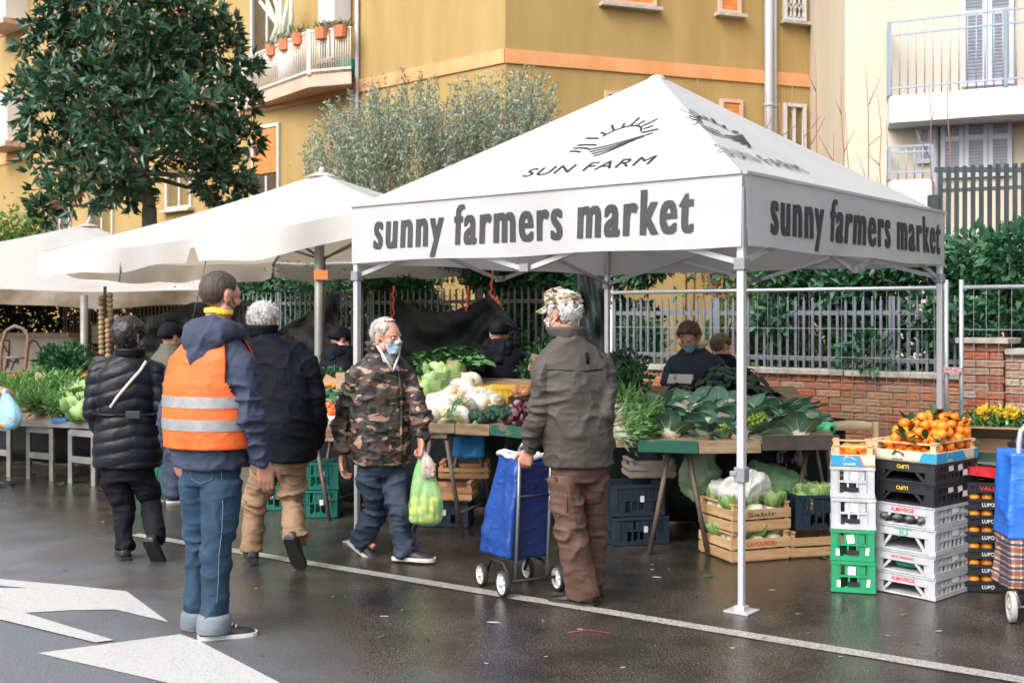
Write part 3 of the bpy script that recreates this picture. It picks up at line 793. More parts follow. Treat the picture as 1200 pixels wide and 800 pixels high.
# ---- hedges and shrubs behind the wall
def shrub_row(name, label, cat, s0, s1, off, zb, zt, depth, m, n, L, W, seed, clump=.35, core=True, group=None, six=True, fill=1.0):
    rng = np.random.default_rng(seed); o = WL((s0 + s1) / 2, off, zb)
    t = empty(name, o, 0, label, cat, group)
    ln = s1 - s0; h = zt - zb
    nc = max(4, int(ln * h * 7 * fill)); pos, dr = [], []
    mb = MB()
    for i in range(nc):
        s = rng.uniform(-ln / 2, ln / 2); z = h * rng.uniform(.02, 1) ** .8; dd = rng.uniform(-depth / 2, depth / 2)
        zmax = h * (.86 + .16 * math.sin(s * 3.1 + seed) + .08 * math.sin(s * 9.7))
        z = min(z, zmax)
        c = np.array(U) * s + np.array(NRM) * dd + np.array([0, 0, z]); R = clump * rng.uniform(.6, 1.15)
        k = max(6, int(n / nc)); q = rand_dirs(k, rng); rad = R * rng.uniform(.3, 1, k) ** .5
        pos.append(c[None] + q * rad[:, None] * [1, 1, .8]); dr.append(q + rng.normal(size=(k, 3)) * .6 + [0, 0, -.15] - np.array(NRM)[None] * .35)
        if i % 3 == 0: limb(mb, (s_ := (U * float(s * .9))) + V(0, 0, 0), Vector(c), .018, .006, seed=i)
    mb.build('stem', M_bark, t)
    obj('foliage', leaves_mesh('foliage', np.concatenate(pos), np.concatenate(dr), L, W, m, rng=rng, six=six), t)
    return t
shrub_row('hedge', 'glossy green laurel hedge over the brick wall beside the gate pillar', 'hedge', 1.7, 4.3, .58, .85, 2.62, .7, M_hedge, 15000, .115, .055, 21)
shrub_row('hedge', 'glossy hedge continuing past the brick pillar below the green bar fence', 'hedge', 4.3, 7.2, .85, .85, 2.55, .8, M_hedge, 16000, .115, .055, 22)
shrub_row('hedge', 'dark leafy hedge behind the picket fence and hanging black tarps', 'hedge', -3.9, .2, .75, .85, 3.0, .9, M_hedge, 26000, .11, .05, 23)
shrub_row('hedge', 'dark hedge behind the olive shrub where the umbrellas meet', 'hedge', -9.4, -3.9, .85, .85, 2.5, .9, M_hedge, 22000, .11, .05, 24)
shrub_row('shrub', 'loose lime green shrub seen through the grey picket fence', 'shrub', .3, 1.9, 1.3, .85, 2.05, .9, M_lime, 3500, .10, .045, 25, fill=.7)
shrub_row('climber', 'rusty brown climber hanging behind the grey picket fence', 'climber', .0, 2.4, 2.6, .85, 2.9, .7, M_rust, 6500, .10, .05, 26, fill=.8)
shrub_row('shrub', 'yellow green climber tangled in the dark green bar fence', 'shrub', 3.9, 5.2, 2.4, .85, 2.7, .6, M_lime, 2500, .10, .05, 28, fill=.6)
shrub_row('climber', 'dark ivy mass swallowing the end of the dark green bar fence', 'climber', 5.05, 7.2, 2.0, .85, 3.65, .7, M_hedge, 12000, .12, .06, 29)
# trunks standing behind the fence
M_trunk = mat('brown_trunk', (.14, .085, .05), .9, (.2, .13, .08), 8, bump=.6)
for (s, off, h, r, lab) in ((1.05, 1.0, 1.3, .07, 'brown leaning trunk behind the grey picket fence by the lime shrub'), (1.9, 1.7, 1.5, .09, 'thick brown trunk between the laurel hedge and the lime shrub')):
    o = WL(s, off, .85); t = empty('tree', o, 0, lab, 'tree')
    mb = MB(); limb(mb, (0, 0, 0), (.12, .1, h), r, r * .6, seed=int(s * 10)); limb(mb, (.06, .05, h * .5), (-.35, .1, h * 1.05), r * .5, r * .25, seed=3); mb.build('trunk', M_trunk, t)
    n = 300; obj('crown', leaves_mesh('crown', RNG.normal(size=(n, 3)) * [.4, .4, .25] + [0, 0, h + .1], rand_dirs(n), .11, .05, M_hedge), t)

# far hedge at the left, beyond the graffiti wall
def far_hedge():
    rng = np.random.default_rng(31); t = empty('hedge', (-9.5, 21.0, 0), 0, 'tall dark hedge above the graffiti wall', 'hedge')
    n = 30000; p = rng.uniform(-1, 1, (n, 3)) * [6.5, .6, 1.3] + [1.0, 0, 1.35]; p[:, 2] += .2 * np.sin(p[:, 0] * 2.1)
    obj('foliage', leaves_mesh('foliage', p, rand_dirs(n, rng) + [0, -.5, 0], .16, .08, M_hedged, rng=rng), t)
    mb = MB()
    for i in range(14): limb(mb, (-5.2 + i * .9, .2, 0), (-5.2 + i * .9 + .2, 0, 2.2), .05, .02, seed=i)
    mb.build('stem', M_bark, t)
    t = empty('creeper', P(20, 285, 21.5) * 1, 0, 'yellow green creeper above the far dirty umbrella', 'creeper'); t.location.z = 0
    b = np.array(t.location); n = 1500; x = rng.normal(20, 34, n); y = 292 - abs(rng.normal(0, 1, n)) * 22 * np.clip(1.2 - abs(x - 25) / 80, .2, 1)
    p = np.stack([np.array(P(x[i], y[i], 21.5 + rng.uniform(-.5, .5))) - b for i in range(n)])
    obj('foliage', leaves_mesh('foliage', p, rand_dirs(n, rng), .13, .06, M_lime, rng=rng), t)
    mb = MB()
    for i in range(6): limb(mb, (-.3 + .1 * i, 0, 0), (-1 + .4 * i, 0, 3.0 + .1 * i), .03, .01, seed=i)
    mb.build('stem', M_bark, t)
far_hedge()

# bare reddish shoots above the tent
def shoots():
    rng = random.Random(4)
    specs = [[(818, 75, 300), (795, 130, 300), (825, 150, 300), (850, 135, 300), (872, 160, 300)], [(897, 110, 300), (905, 150, 310), (915, 120, 310), (927, 95, 310), (940, 120, 300), (955, 60, 310), (948, 130, 300)],
             [(985, 90, 310), (992, 130, 310), (978, 155, 310)], [(1015, 78, 300), (1030, 110, 300), (1040, 140, 300)], [(1110, 85, 260), (1090, 100, 260)]]
    labs = ['bare reddish shoots standing before the roller shutters of the ochre block', 'thicket of bare red twigs around the zinc downpipe', 'bare shoots at the seam of the ochre and cream houses',
            'thin pale shoots before the cream wall', 'forked bare twig below the cream house balcony']
    for lab, sp in zip(labs, specs):
        D = 14.2; base = P(sp[0][0], 330, D); base.z = .85
        t = empty('bare_shrub', base, 0, lab, 'shrub')
        for (x, y0, y1) in sp:
            tip = P(x, y0, D + rng.uniform(-.4, .4)) - base; root = P(x + rng.uniform(-6, 14), y1, D) - base; root.z = 0
            mb = MB(); pts = [root.lerp(tip, k / 8) + V(rng.uniform(-.02, .02), 0, 0) for k in range(9)]
            mb.tube(pts, [.015 - .0014 * k for k in range(9)], 5)
            for k in range(3, 8):
                if rng.random() < .7: mb.tube([pts[k], pts[k] + V(rng.choice((-1, 1)) * rng.uniform(.05, .22), 0, rng.uniform(.12, .4))], [.006, .003], 4)
            mb.build('stem', M_twig, t)
shoots()

# dark green bar fence far right
M_gbar = mat('dark_green_bars', (.035, .05, .055), .5, (.06, .075, .08), 5)
def bar_fence():
    f = empty('bar_fence', WL(4.6, 1.75, 0), 0, 'tall dark green bar fence with ivy before the cream house', 'fence'); o = WL(4.6, 1.75, 0)
    a_ = P(1102, 300, 12.4); b_ = P(1240, 300, 11.9); n = 14
    for i in range(n + 1):
        p = a_.lerp(b_, i / n); mb = MB(); mb.box(V(p.x, p.y, 2.05) - o, (.045, .02, 2.4)); mb.build('bar', M_gbar, f)
    for z in (1.9, 3.0): mb = MB(); mb.bar(V(a_.x, a_.y, z) - o + V(0, .025, 0), V(b_.x, b_.y, z) - o + V(0, .025, 0), .03, .04); mb.build('rail', M_gbar, f)
    mb = MB(); mb.box(V(a_.x - .08, a_.y, 1.9) - o, (.09, .09, 2.1)); mb.build('post', M_gbar, f)
    mb = MB(); mb.bar(P(1095, 199, 12.6) - o, P(1260, 199, 12.2) - o, .05, .05); mb.build('rail', M_gbar, f)
bar_fence()
# ================================================================== the printed canopy tent
M_tent = mat('tent_cloth', (0.60, 0.60, 0.61), 0.6, (0.55, 0.55, 0.565), 1.3, 5, bump=.22, bscale=3.5, bdist=.06)
def translucent(m, f, tint=None):
    t = m.node_tree; b = t.nodes['Principled BSDF']; out = t.nodes['Material Output']
    tr = t.nodes.new('ShaderNodeBsdfTranslucent'); mx = t.nodes.new('ShaderNodeMixShader'); mx.inputs[0].default_value = f
    lk = b.inputs['Base Color'].links
    if tint: tr.inputs[0].default_value = tint + (1,)
    elif lk: t.links.new(lk[0].from_socket, tr.inputs[0])
    else: tr.inputs[0].default_value = b.inputs['Base Color'].default_value
    t.links.new(b.outputs[0], mx.inputs[1]); t.links.new(tr.outputs[0], mx.inputs[2]); t.links.new(mx.outputs[0], out.inputs['Surface'])
translucent(M_tent, .30)
M_alu = mat('aluminium_leg', (0.56, 0.56, 0.59), 0.38, (0.50, 0.50, 0.53), 2, metal=.35)
M_brkt = mat('grey_bracket', (0.22, 0.22, 0.24), 0.5)
M_print = mat('charcoal_print', (0.030, 0.030, 0.033), 0.6, (0.045, 0.045, 0.05), 3)
M_black = mat('black_print', (0.015, 0.015, 0.018), 0.6)

TC = Vector((1.285, 6.39, 0)); TL = Vector((-1.16, 8.385, 0)); k_ = 1.03
TR = TC + Vector((2.0, 2.445, 0)) * k_; TB = TL + Vector((2.0, 2.445, 0)) * k_
TM = (TC + TL + TR + TB) / 4
ZV, ZE, ZP = 2.03, 2.44, 3.46
tent = empty('canopy_tent', flat(TM, 0), 0, 'white pop-up canopy tent printed with sun logos and bold lettering', 'tent'); t_o = flat(TM, 0)
def text_mesh(s, name, size, bold=0.0, spacing=1.0, shear=0.0):
    cu = bpy.data.curves.new('lettering', 'FONT'); cu.body = s; cu.size = size; cu.offset = bold; cu.space_character = spacing; cu.shear = shear
    cu.align_x = 'LEFT'; cu.resolution_u = 4
    o = bpy.data.objects.new('lettering', cu); COL.objects.link(o)
    dg = bpy.context.evaluated_depsgraph_get(); dg.update()
    me = bpy.data.meshes.new_from_object(o.evaluated_get(dg)); bpy.data.objects.remove(o)
    me.name = name
    return me
def fit_text(s, name, m, parent, org, ex, ey, x0, x1, y0, height, bold, spacing=1.0, off=.004, shear=0.0, rel=Vector((0, 0, 0)), warp=None, tall=False, thick=(0,)):
    """lettering from x0 to x1 along ex, baseline y0 and capital/ascender height along ey, in the plane org/ex/ey"""
    me = text_mesh(s, name, 1.0, bold, spacing, shear); co = get_co(me); lay = np.zeros(len(co))
    if len(thick) > 1:      # heavier strokes: the same outline printed again a little to each side
        fc = [tuple(p.vertices) for p in me.polygons]; n0 = len(co); me = np_mesh(name, np.concatenate([co + [d_, 0, 0] for d_ in thick]), [tuple(i + k * n0 for i in f) for k in range(len(thick)) for f in fc])
        co = get_co(me); lay = np.repeat(np.arange(len(thick)) * .0006, n0)
    mn, mx = co[:, 0].min(), co[:, 0].max(); top = co[:, 1].max()
    if tall: y = co[:, 1] / top; co[:, 1] = np.where(y < .74, y * np.where(y > 0, 1.08, .85), .80 + (y - .74) / .26 * .20) * top
    lx = x0 + (co[:, 0] - mn) / (mx - mn) * (x1 - x0); ly = y0 + co[:, 1] / top * height
    nrm = np.array(ex.cross(ey).normalized())
    w = np.array(org)[None] + lx[:, None] * np.array(ex)[None] + ly[:, None] * np.array(ey)[None] + nrm[None] * (off + lay)[:, None]
    if warp is not None: w = w + nrm[None] * warp(lx, ly)[:, None]
    w = w - np.array(rel)[None]; k = s.count(' ')
    fs = [tuple(p.vertices) for p in me.polygons]; fx = np.array([lx[list(f)].mean() for f in fs]); lo = np.array([lx[list(f)].min() for f in fs]); hi = np.array([lx[list(f)].max() for f in fs])
    o_ = np.argsort(lo); reach = np.maximum.accumulate(hi[o_]); gaps = lo[o_][1:] - reach[:-1]; cut = sorted(lo[o_][1:][i] for i in np.argsort(gaps)[::-1][:k])
    for wi in range(k + 1):       # one part per word
        sel = [f for f, x in zip(fs, lo) if (wi == 0 or x >= cut[wi - 1] - 1e-6) and (wi == k or x < cut[wi] - 1e-6)]
        ix = sorted({i for f in sel for i in f}); mp = {a_: b_ for b_, a_ in enumerate(ix)}; obj(name, np_mesh(name, w[ix], [tuple(mp[i] for i in f) for f in sel], [m]), parent)

def tent_roof():
    apex = flat(TM, ZP); cs = [TL, TC, TR, TB]; N = 26
    for i in range(4):
        a_, b_ = flat(cs[i], ZE), flat(cs[(i + 1) % 4], ZE)
        out = ((a_ + b_) / 2 - flat(TM, ZE)).normalized()
        vs = []; fs = []
        # roof slope: slightly hollow between hips
        for r in range(N + 1):
            t = r / N
            for c in range(N + 1):
                s = c / N
                p = a_.lerp(b_, s).lerp(apex, t)
                sag = -.012 * math.sin(math.pi * s) * math.sin(math.pi * min(1, t * 1.05)) ** .8 - .006 * math.sin(math.pi * t)
                wr = .0015 * math.sin(s * 23 + t * 9) * (1 - t)
                vs.append(p + Vector((0, 0, sag + wr)) - t_o)
        for r in range(N):
            for c in range(N):
                q = r * (N + 1) + c; fs.append((q, q + 1, q + N + 2, q + N + 1))
        me = np_mesh('roof_panel', vs, fs, [M_tent], smooth=True)
        obj('roof_panel', me, tent)
        # valance
        vs = []; fs = []; NX, NZ = 44, 6
        for r in range(NZ + 1):
            for c in range(NX + 1):
                s = c / NX; z = ZE + .012 - (ZE - ZV + .012) * r / NZ
                p = a_.lerp(b_, s); p.z = z
                p += out * (.012 + (r / NZ) * (.012 * math.sin(s * 9 + i) + .008 * math.sin(s * 21 + 2 * i)))
                if r == NZ: p.z += .012 * math.sin(s * 7 + i) ** 2
                vs.append(p - t_o)
        for r in range(NZ):
            for c in range(NX):
                q = r * (NX + 1) + c; fs.append((q, q + NX + 1, q + NX + 2, q + 1))
        obj('valance', np_mesh('valance', vs, fs, [M_tent], smooth=True), tent)
        mb = MB(); mb.bar(a_ - t_o + V(0, 0, .008) + out * .02, b_ - t_o + V(0, 0, .008) + out * .02, .012, .018); mb.build('seam', M_tent, tent)
    mb = MB(); mb.sphere(apex - t_o + V(0, 0, -.035), (.07, .07, .035)); mb.build('peak_cap', M_tent, tent)
tent_roof()

# legs, sliders, feet, scissor trusses
for k, c in enumerate((TL, TC, TR, TB)):
    inn = (TM - c).normalized() * .03; c = flat(c, 0) + flat(inn, 0) - t_o
    ang = U_ANG
    mb = MB(); mb.box(c + V(0, 0, 1.56), (.044, .044, 1.62), ang); leg = mb.build('leg', M_alu, tent, bevel=.006)
    mb = MB(); mb.box(c + V(0, 0, .385), (.034, .034, .74), ang); mb.build('lower_tube', M_alu, leg, bevel=.005)
    mb = MB(); mb.box(c + V(0, 0, .765), (.066, .066, .085), ang); mb.box(c + V(-.045, 0, .77), (.04, .025, .03), ang); mb.build('height_lock', M_brkt, leg, bevel=.006)
    mb = MB(); mb.box(c + V(0, 0, .006), (.15, .15, .008), ang); mb.box(c + V(0, 0, .02), (.06, .06, .03), ang); mb.build('foot', M_alu, leg)
    mb = MB(); mb.box(c + V(0, 0, 1.94), (.068, .068, .07), ang); mb.build('slider', M_brkt, leg, bevel=.005)
cs = [TL, TC, TR, TB]
for i in range(4):
    a_, b_ = cs[i].lerp(TM, .025), cs[(i + 1) % 4].lerp(TM, .025); mid = (a_ + b_) / 2
    for (p, q) in ((a_, mid), (b_, mid)):
        mb = MB(); mb.bar(flat(p, 1.95) - t_o, flat(q, 2.36) - t_o, .014, .03); mb.build('truss_bar', M_alu, tent)
        mb = MB(); mb.bar(flat(p, 2.36) - t_o + V(.0, .016, 0), flat(q, 1.95) - t_o + V(.0, .016, 0), .014, .03); mb.build('truss_bar', M_alu, tent)
    mb = MB(); mb.box(flat(mid, 1.96) - t_o, (.07, .05, .05), U_ANG); mb.build('joint', M_brkt, tent)
for c in cs:
    mb = MB(); mb.bar(flat(c.lerp(TM, .03), 2.36) - t_o, flat(TM, 3.3) - t_o, .025, .03); mb.build('rafter', M_alu, tent)
mb = MB(); mb.bar(flat(TM, 2.2) - t_o, flat(TM, 3.44) - t_o, .04, .04); mb.build('centre_pole', M_alu, tent)

# lettering on the two road-side valances
for (a_, b_, f0, f1, y0, h, ii) in ((TL, TC, .075, .905, .10, .265, 0), (TC, TR, .09, .965, .095, .265, 1)):
    a3 = flat(a_, ZV); ex = (flat(b_, ZV) - a3); L = ex.length; ex = ex / L; ey = V(0, 0, 1); W = L
    fit_text('sunny farmers market', 'lettering', M_print, tent, a3, ex, ey, f0 * L, f1 * L, y0, h, .010, 1.22, tall=True, thick=(-.045, -.022, 0, .022, .045), off=.012 + .0035, rel=t_o, shear=.05,
             warp=lambda lx, ly, L=L, ii=ii: (1 - ly / (ZE - ZV)) * (.012 * np.sin(lx / L * 9 + ii) + .008 * np.sin(lx / L * 21 + 2 * ii)))
# sun emblem and name on the roof slopes
def emblem(i, base_px, cxy, sc):
    cs = [TL, TC, TR, TB]; a3, b3 = flat(cs[i], ZE), flat(cs[(i + 1) % 4], ZE); apex = flat(TM, ZP)
    ex = (b3 - a3).normalized(); ey = (apex - (a3 + b3) / 2).normalized(); n = ex.cross(ey).normalized()
    Lb = (b3 - a3).length; Hs = (apex - (a3 + b3) / 2).length
    def loc(px, py): p = on_plane(px, py, a3, n); d_ = p - a3; return d_.dot(ex), d_.dot(ey)
    def warp(lx, ly):
        t = np.clip(ly / Hs, 0, 1); s = np.clip((lx - Lb / 2 * t) / (Lb * (1 - t) + 1e-6), 0, 1)
        sag = -.012 * np.sin(math.pi * s) * np.sin(math.pi * np.minimum(1, t * 1.05)) ** .8 - .006 * np.sin(math.pi * t) + .0015 * np.sin(s * 23 + t * 9) * (1 - t)
        return sag * n.z
    (x0, y0), (x1, y1) = loc(*base_px[0]), loc(*base_px[1]); hgt = base_px[2]
    fit_text('SUN FARM', 'lettering', M_black, tent, a3, ex, ey, x0, x1, (y0 + y1) / 2, hgt, .0, 1.12, off=.005 + .005 * i, rel=t_o, warp=warp)
    # emblem drawn as strokes: rays, rolling field rows
    ox, oy = loc(*cxy); S = sc
    strokes = []
    for k in range(9):
        an = math.radians(168 - k * 19.5); r0, r1 = .36, .50 if k % 2 else .60
        strokes.append(([(r * math.cos(an), .10 + r * math.sin(an) * .85) for r in (r0, r1)], .030))
    arc = [( .33 * math.cos(math.radians(a)), .10 + .30 * math.sin(math.radians(a))) for a in range(20, 161, 10)]
    strokes.append((arc, .026))
    for k in range(4):      # rows sweeping up to one side
        y = -.02 - .085 * k
        strokes.append(([(-.30 + .08 * k + t * (.86 - .17 * k), y - .10 + .24 * t ** 1.5 + .02 * k) for t in [j / 8 for j in range(9)]], .026))
    for k in range(3):
        y = .03 - .075 * k
        strokes.append(([(-.60 + t * (.36 - .07 * k), y - .05 * t * t) for t in [j / 5 for j in range(6)]], .028))
    V_, F_ = [], []
    for pts, w in strokes:
        b0 = len(V_)
        for j, p in enumerate(pts):
            q0 = pts[max(0, j - 1)]; q1 = pts[min(len(pts) - 1, j + 1)]; dx, dy = q1[0] - q0[0], q1[1] - q0[1]; l_ = math.hypot(dx, dy)
            nx, ny = -dy / l_ * w / 2 * (1 + .7 * i), dx / l_ * w / 2 * (1 + .7 * i)
            V_ += [(p[0] + nx, p[1] + ny), (p[0] - nx, p[1] - ny)]
        for j in range(len(pts) - 1): F_.append((b0 + 2 * j, b0 + 2 * j + 1, b0 + 2 * j + 3, b0 + 2 * j + 2))
    A_ = np.array(V_); lx = ox + A_[:, 0] * S; ly = oy - .02 + A_[:, 1] * S * (1.3 if i == 0 else 1.05)
    w3 = np.array(a3)[None] + lx[:, None] * np.array(ex) + ly[:, None] * np.array(ey) + np.array(n) * (warp(lx, ly) + .005 + .005 * i)[:, None]
    obj('sun_emblem', np_mesh('sun_emblem', w3 - np.array(t_o), F_, [M_black]), tent)
emblem(0, ((608, 209), (762, 190), .125), (718, 164), .50)
emblem(1, ((848, 179), (955, 207), .14), (851, 155), .56)

# ================================================================== market umbrellas
M_canv = mat('white_canvas', (0.66, 0.665, 0.67), 0.7, (0.58, 0.575, 0.56), 1.1, 5, bump=.2, bscale=3, bdist=.05)
translucent(M_canv, .36, (.66, .56, .43))
M_canvd = mat('grimy_canvas', (0.50, 0.45, 0.38), 0.75, (0.24, 0.17, 0.10), 2.2, 7, ramp=(.36, .66), bump=.2, bscale=4, bdist=.04)
translucent(M_canvd, .3, (.50, .33, .18))
M_canvB = mat('old_canvas', (0.66, 0.655, 0.64), 0.7, (0.52, 0.46, 0.38), 1.0, 6, ramp=(.48, .78))
translucent(M_canvB, .35, (.42, .20, .07))
M_steel = mat('dull_steel_pole', (.17, .165, .15), .5, (.24, .23, .21), 4, metal=.3)
M_wood = mat('crate_wood', (.45, .26, .12), .75, (.58, .37, .19), 7, bump=.25, bscale=25, rnd=.15, stretch=(1, 1, 5))
M_rope = mat('thin_cord', (.12, .11, .10), .8)
M_orope = mat('orange_rope', (.75, .12, .04), .7)

def umbrella(name, label, corners, peak, val, mtop, mval, pole_xy, seed, notch=None, poles=()):
    base = Vector((pole_xy[0], pole_xy[1], 0)); e = empty(name, base, 0, label, 'umbrella'); rg = random.Random(seed)
    n = len(corners); N = 22
    for i in range(n):
        a_, b_ = corners[i], corners[(i + 1) % n]; vs = []; fs = []
        for r in range(N + 1):
            t = r / N
            for c in range(N + 1):
                s = c / N; p = a_.lerp(b_, s).lerp(peak, t)
                p = p + V(0, 0, -.09 * math.sin(math.pi * s) * (1 - t) ** .6 * math.sin(math.pi * min(1, .35 + t)) - .05 * math.sin(math.pi * t) + .010 * math.sin(s * 17 + i + t * 5) * (1 - t))
                vs.append(p - base)
        for r in range(N):
            for c in range(N): q = r * (N + 1) + c; fs.append((q, q + 1, q + N + 2, q + N + 1))
        obj('canopy_panel', np_mesh('canopy_panel', vs, fs, [mtop], smooth=True), e)
        out = ((a_ + b_) / 2 - peak); out.z = 0; out.normalize()
        vs = []; fs = []; NX = 60
        for c in range(NX + 1):
            s = c / NX; p = a_.lerp(b_, s); p = p + V(0, 0, -.09 * math.sin(math.pi * s) * math.sin(math.pi * .35) + .010 * math.sin(s * 17 + i))
            h = val * (1 + .10 * math.sin(s * 12 + i * 2) + .05 * math.sin(s * 31))
            if notch and i == 0:
                w_ = abs(s - notch) / .02
                if w_ < 1: h *= .12 + .88 * w_ ** 1.4
            for r in range(5):
                u = r / 4; vs.append(p - base + out * (.05 * u * math.sin(s * 14 + i) + .025 * u * math.sin(s * 37 + 1) + .02) + V(0, 0, .006 - h * u))
        for c in range(NX):
            for r in range(4): q = c * 5 + r; fs.append((q, q + 1, q + 6, q + 5))
        obj('valance', np_mesh('valance', vs, fs, [mval], smooth=True), e)
        mb = MB(); mb.tube([a_ - base + V(0, 0, -.03), a_.lerp(peak, .5) - base + V(0, 0, -.09), peak - base + V(0, 0, -.06)], .018, 6); mb.build('rib', M_steel, e)
        m_ = (a_ + b_) / 2; mb = MB(); mb.tube([m_.lerp(peak, .45) - base + V(0, 0, -.13), V(0, 0, peak.z - 1.0)], .014, 6); mb.build('strut', M_steel, e)
    mb = MB(); mb.tube([(0, 0, 0), (0, 0, peak.z + .02)], .028, 8); mb.build('pole', M_steel, e)
    mb = MB(); mb.box((0, 0, .05), (.6, .6, .1)); mb.build('base', M_stone, e)
    # vent cap
    mb = MB(); capz = peak - base
    mb.loft([ellring(capz + V(0, 0, -.05), .20, .20, .7, 12), ellring(capz + V(0, 0, .0), .08, .08, .7, 12)], caps=False); mb.sphere(capz + V(0, 0, .025), (.04, .04, .05)); mb.build('vent_cap', mtop, e)
    return e
uA = [P(48, 296, 12.6), P(474, 240, 10.2), Vector((.75, 14.2, 2.5)), Vector((-3.4, 16.4, 2.42))]
pkA = Vector((-2.2, 13.3, 3.30))
umbrella('market_umbrella', 'large clean white market umbrella with scalloped valance behind the tent', uA, pkA, .24, M_canv, M_canv, (-2.2, 13.3), 1, notch=.475)
uB = [Vector((-9.8, 15.0, 2.12)), Vector((-3.95, 17.8, 2.05)), Vector((-4.8, 23, 2.1)), Vector((-11, 21, 2.1))]
umbrella('market_umbrella', 'grimy brown-stained market umbrella shading the greens stall', uB, Vector((-7.15, 19.4, 3.2)), .22, M_canvB, M_canvd, (-7.15, 19.4), 2)
# guy lines and prop poles
def prop_pole(px, y0, y1, Y, r, lab):
    a_ = P(px, y0, Y); mb = MB(); b_ = Vector((a_.x + .0, a_.y, 0)); mb.tube([b_, (a_.x, a_.y, a_.z)], r, 8); mb.box((b_.x, b_.y, .01), (.16, .16, .02))
    mb.tube([(a_.x, a_.y, 1.0), (a_.x, a_.y, 1.06)], r * 1.5, 8)
    mb.build('prop_pole', M_steel, label=lab, cat='pole')
prop_pole(373.5, 279, 560, 11.0, .042, 'grey steel pole propping the clean white umbrella beside black netting')
prop_pole(98.5, 346, 560, 14.6, .05, 'dark steel pole propping the grimy umbrella over the greens stall')
def cord(p0, p1, r, m, lab):
    mb = MB(); p0, p1 = Vector(p0), Vector(p1); mb.tube([p0, (p0 + p1) / 2 + V(0, 0, -.03), p1], r, 5); mb.build('cord', m, label=lab, cat='cord')
cord(P(246, 283, 11.4), P(226, 372, 11.4), .006, M_rope, 'thin dark guy line hanging before the vested man')
cord(P(142, 292, 12.0), P(140, 330, 12.0), .010, M_steel, 'bent metal hook hanging from the white umbrella valance')
cord(P(381, 300, 11.05), P(378, 450, 11.0), .007, M_rope, 'dark cord tied along the grey umbrella pole')

# ================================================================== black tarps and netting
M_tarp = mat('black_tarp', (.007, .010, .011), .6, (.016, .020, .021), 9, spec=.25, bump=.5, bscale=9, bdist=.03)
M_net = mat('black_netting', (.02, .022, .024), .7, alpha=.72)
def sheet(name, lab, grid, m, amp=.06, seed=1, cat='tarp', N=36):
    """grid: rows of photo points with depth, bilinear patch between top and bottom polylines"""
    top, bot = grid
    def samp(pl, s):
        k = s * (len(pl) - 1); i = min(int(k), len(pl) - 2); return P(*pl[i]).lerp(P(*pl[i + 1]), k - i)
    o = samp(bot, .5); o.z = 0
    vs = []; fs = []
    for r in range(N + 1):
        for c in range(N + 1):
            s, t = c / N, r / N; p = samp(top, s).lerp(samp(bot, s), t)
            w = amp * math.sin(math.pi * min(1, .15 + t)) * (math.sin(s * 9 + t * 6 + seed) + .6 * math.sin(s * 21 - t * 11 + seed * 2) + .4 * math.sin(t * 17 + s * 4))
            vs.append(p - o + V(.2 * w, w, 0))
    for r in range(N):
        for c in range(N): q = r * (N + 1) + c; fs.append((q, q + 1, q + N + 2, q + N + 1))
    ob = obj(name, np_mesh(name, vs, fs, [m], smooth=True), label=lab, cat=cat, loc=o)
    sd = ob.modifiers.new('thick', 'SOLIDIFY'); sd.thickness = .004
    return ob
sheet('tarp', 'black tarp slung between red ropes behind the white turnips', ([(460, 345, 12.6), (492, 364, 12.5), (530, 366, 12.4), (556, 354, 12.3), (574, 345, 12.2), (607, 384, 12.0)], [(464, 455, 12.6), (500, 458, 12.5), (540, 456, 12.4), (560, 440, 12.3), (585, 405, 12.2), (606, 386, 12.0)]), M_tarp, .05, 1)
sheet('tarp', 'black tarp hanging straight behind the capped man beside the tent leg', ([(676, 318, 11.4), (694, 318, 11.3), (712, 318, 11.2)], [(682, 432, 11.4), (698, 434, 11.3), (714, 432, 11.2)]), M_tarp, .03, 3)
sheet('netting', 'see-through black netting slung behind the white-haired man', ([(330, 384, 12.4), (350, 372, 12.3), (372, 360, 12.2), (390, 343, 12.1), (397, 352, 12.0)], [(334, 440, 12.4), (352, 446, 12.3), (374, 448, 12.2), (390, 442, 12.1), (402, 420, 12.0)]), M_net, .05, 5, 'netting')
sheet('tarp', 'black tarp roll draped from the netting to the grey pole', ([(318, 390, 12.5), (345, 378, 12.4), (370, 362, 12.3), (388, 345, 12.2), (398, 343, 12.1)], [(322, 396, 12.5), (350, 386, 12.4), (374, 374, 12.3), (390, 378, 12.2), (402, 424, 12.1)]), M_tarp, .04, 6)
sheet('netting', 'dark netting hung under the grimy umbrella behind the woman', ([(168, 372, 13.6), (195, 366, 13.5), (225, 354, 13.4), (300, 352, 13.2)], [(172, 425, 13.6), (196, 428, 13.5), (225, 430, 13.4), (300, 425, 13.2)]), M_net, .05, 8, 'netting')
for (x0, y0, x1, y1, Y, w) in ((461, 335, 461, 376, 12.6, 'by the picket fence'), (548, 335, 547, 366, 12.3, 'above the tarp middle'), (577, 316, 575, 346, 12.2, 'at the tarp peak'), (575, 346, 586, 356, 12.1, 'down the tarp fold'), (715, 335, 715, 362, 11.1, 'beside the tent leg')):
    mb = MB(); a_, b_ = P(x0, y0, Y), P(x1, y1, Y); pts = [a_.lerp(b_, k / 8) + V(.012 * math.sin(k * 2.4), .01 * math.cos(k * 2.1), 0) for k in range(9)]
    mb.tube(pts, .013, 6); mb.build('rope', M_orope, label='frayed red rope holding the black tarp ' + w, cat='rope')
mb = MB(); a_ = P(376, 322, 10.95); mb.box(a_, (.13, .02, .09), .1); mb.build('warning_flag', mat('orange_cloth', (.8, .2, .04), .7), label='small orange cloth tied to the grey umbrella pole', cat='flag')
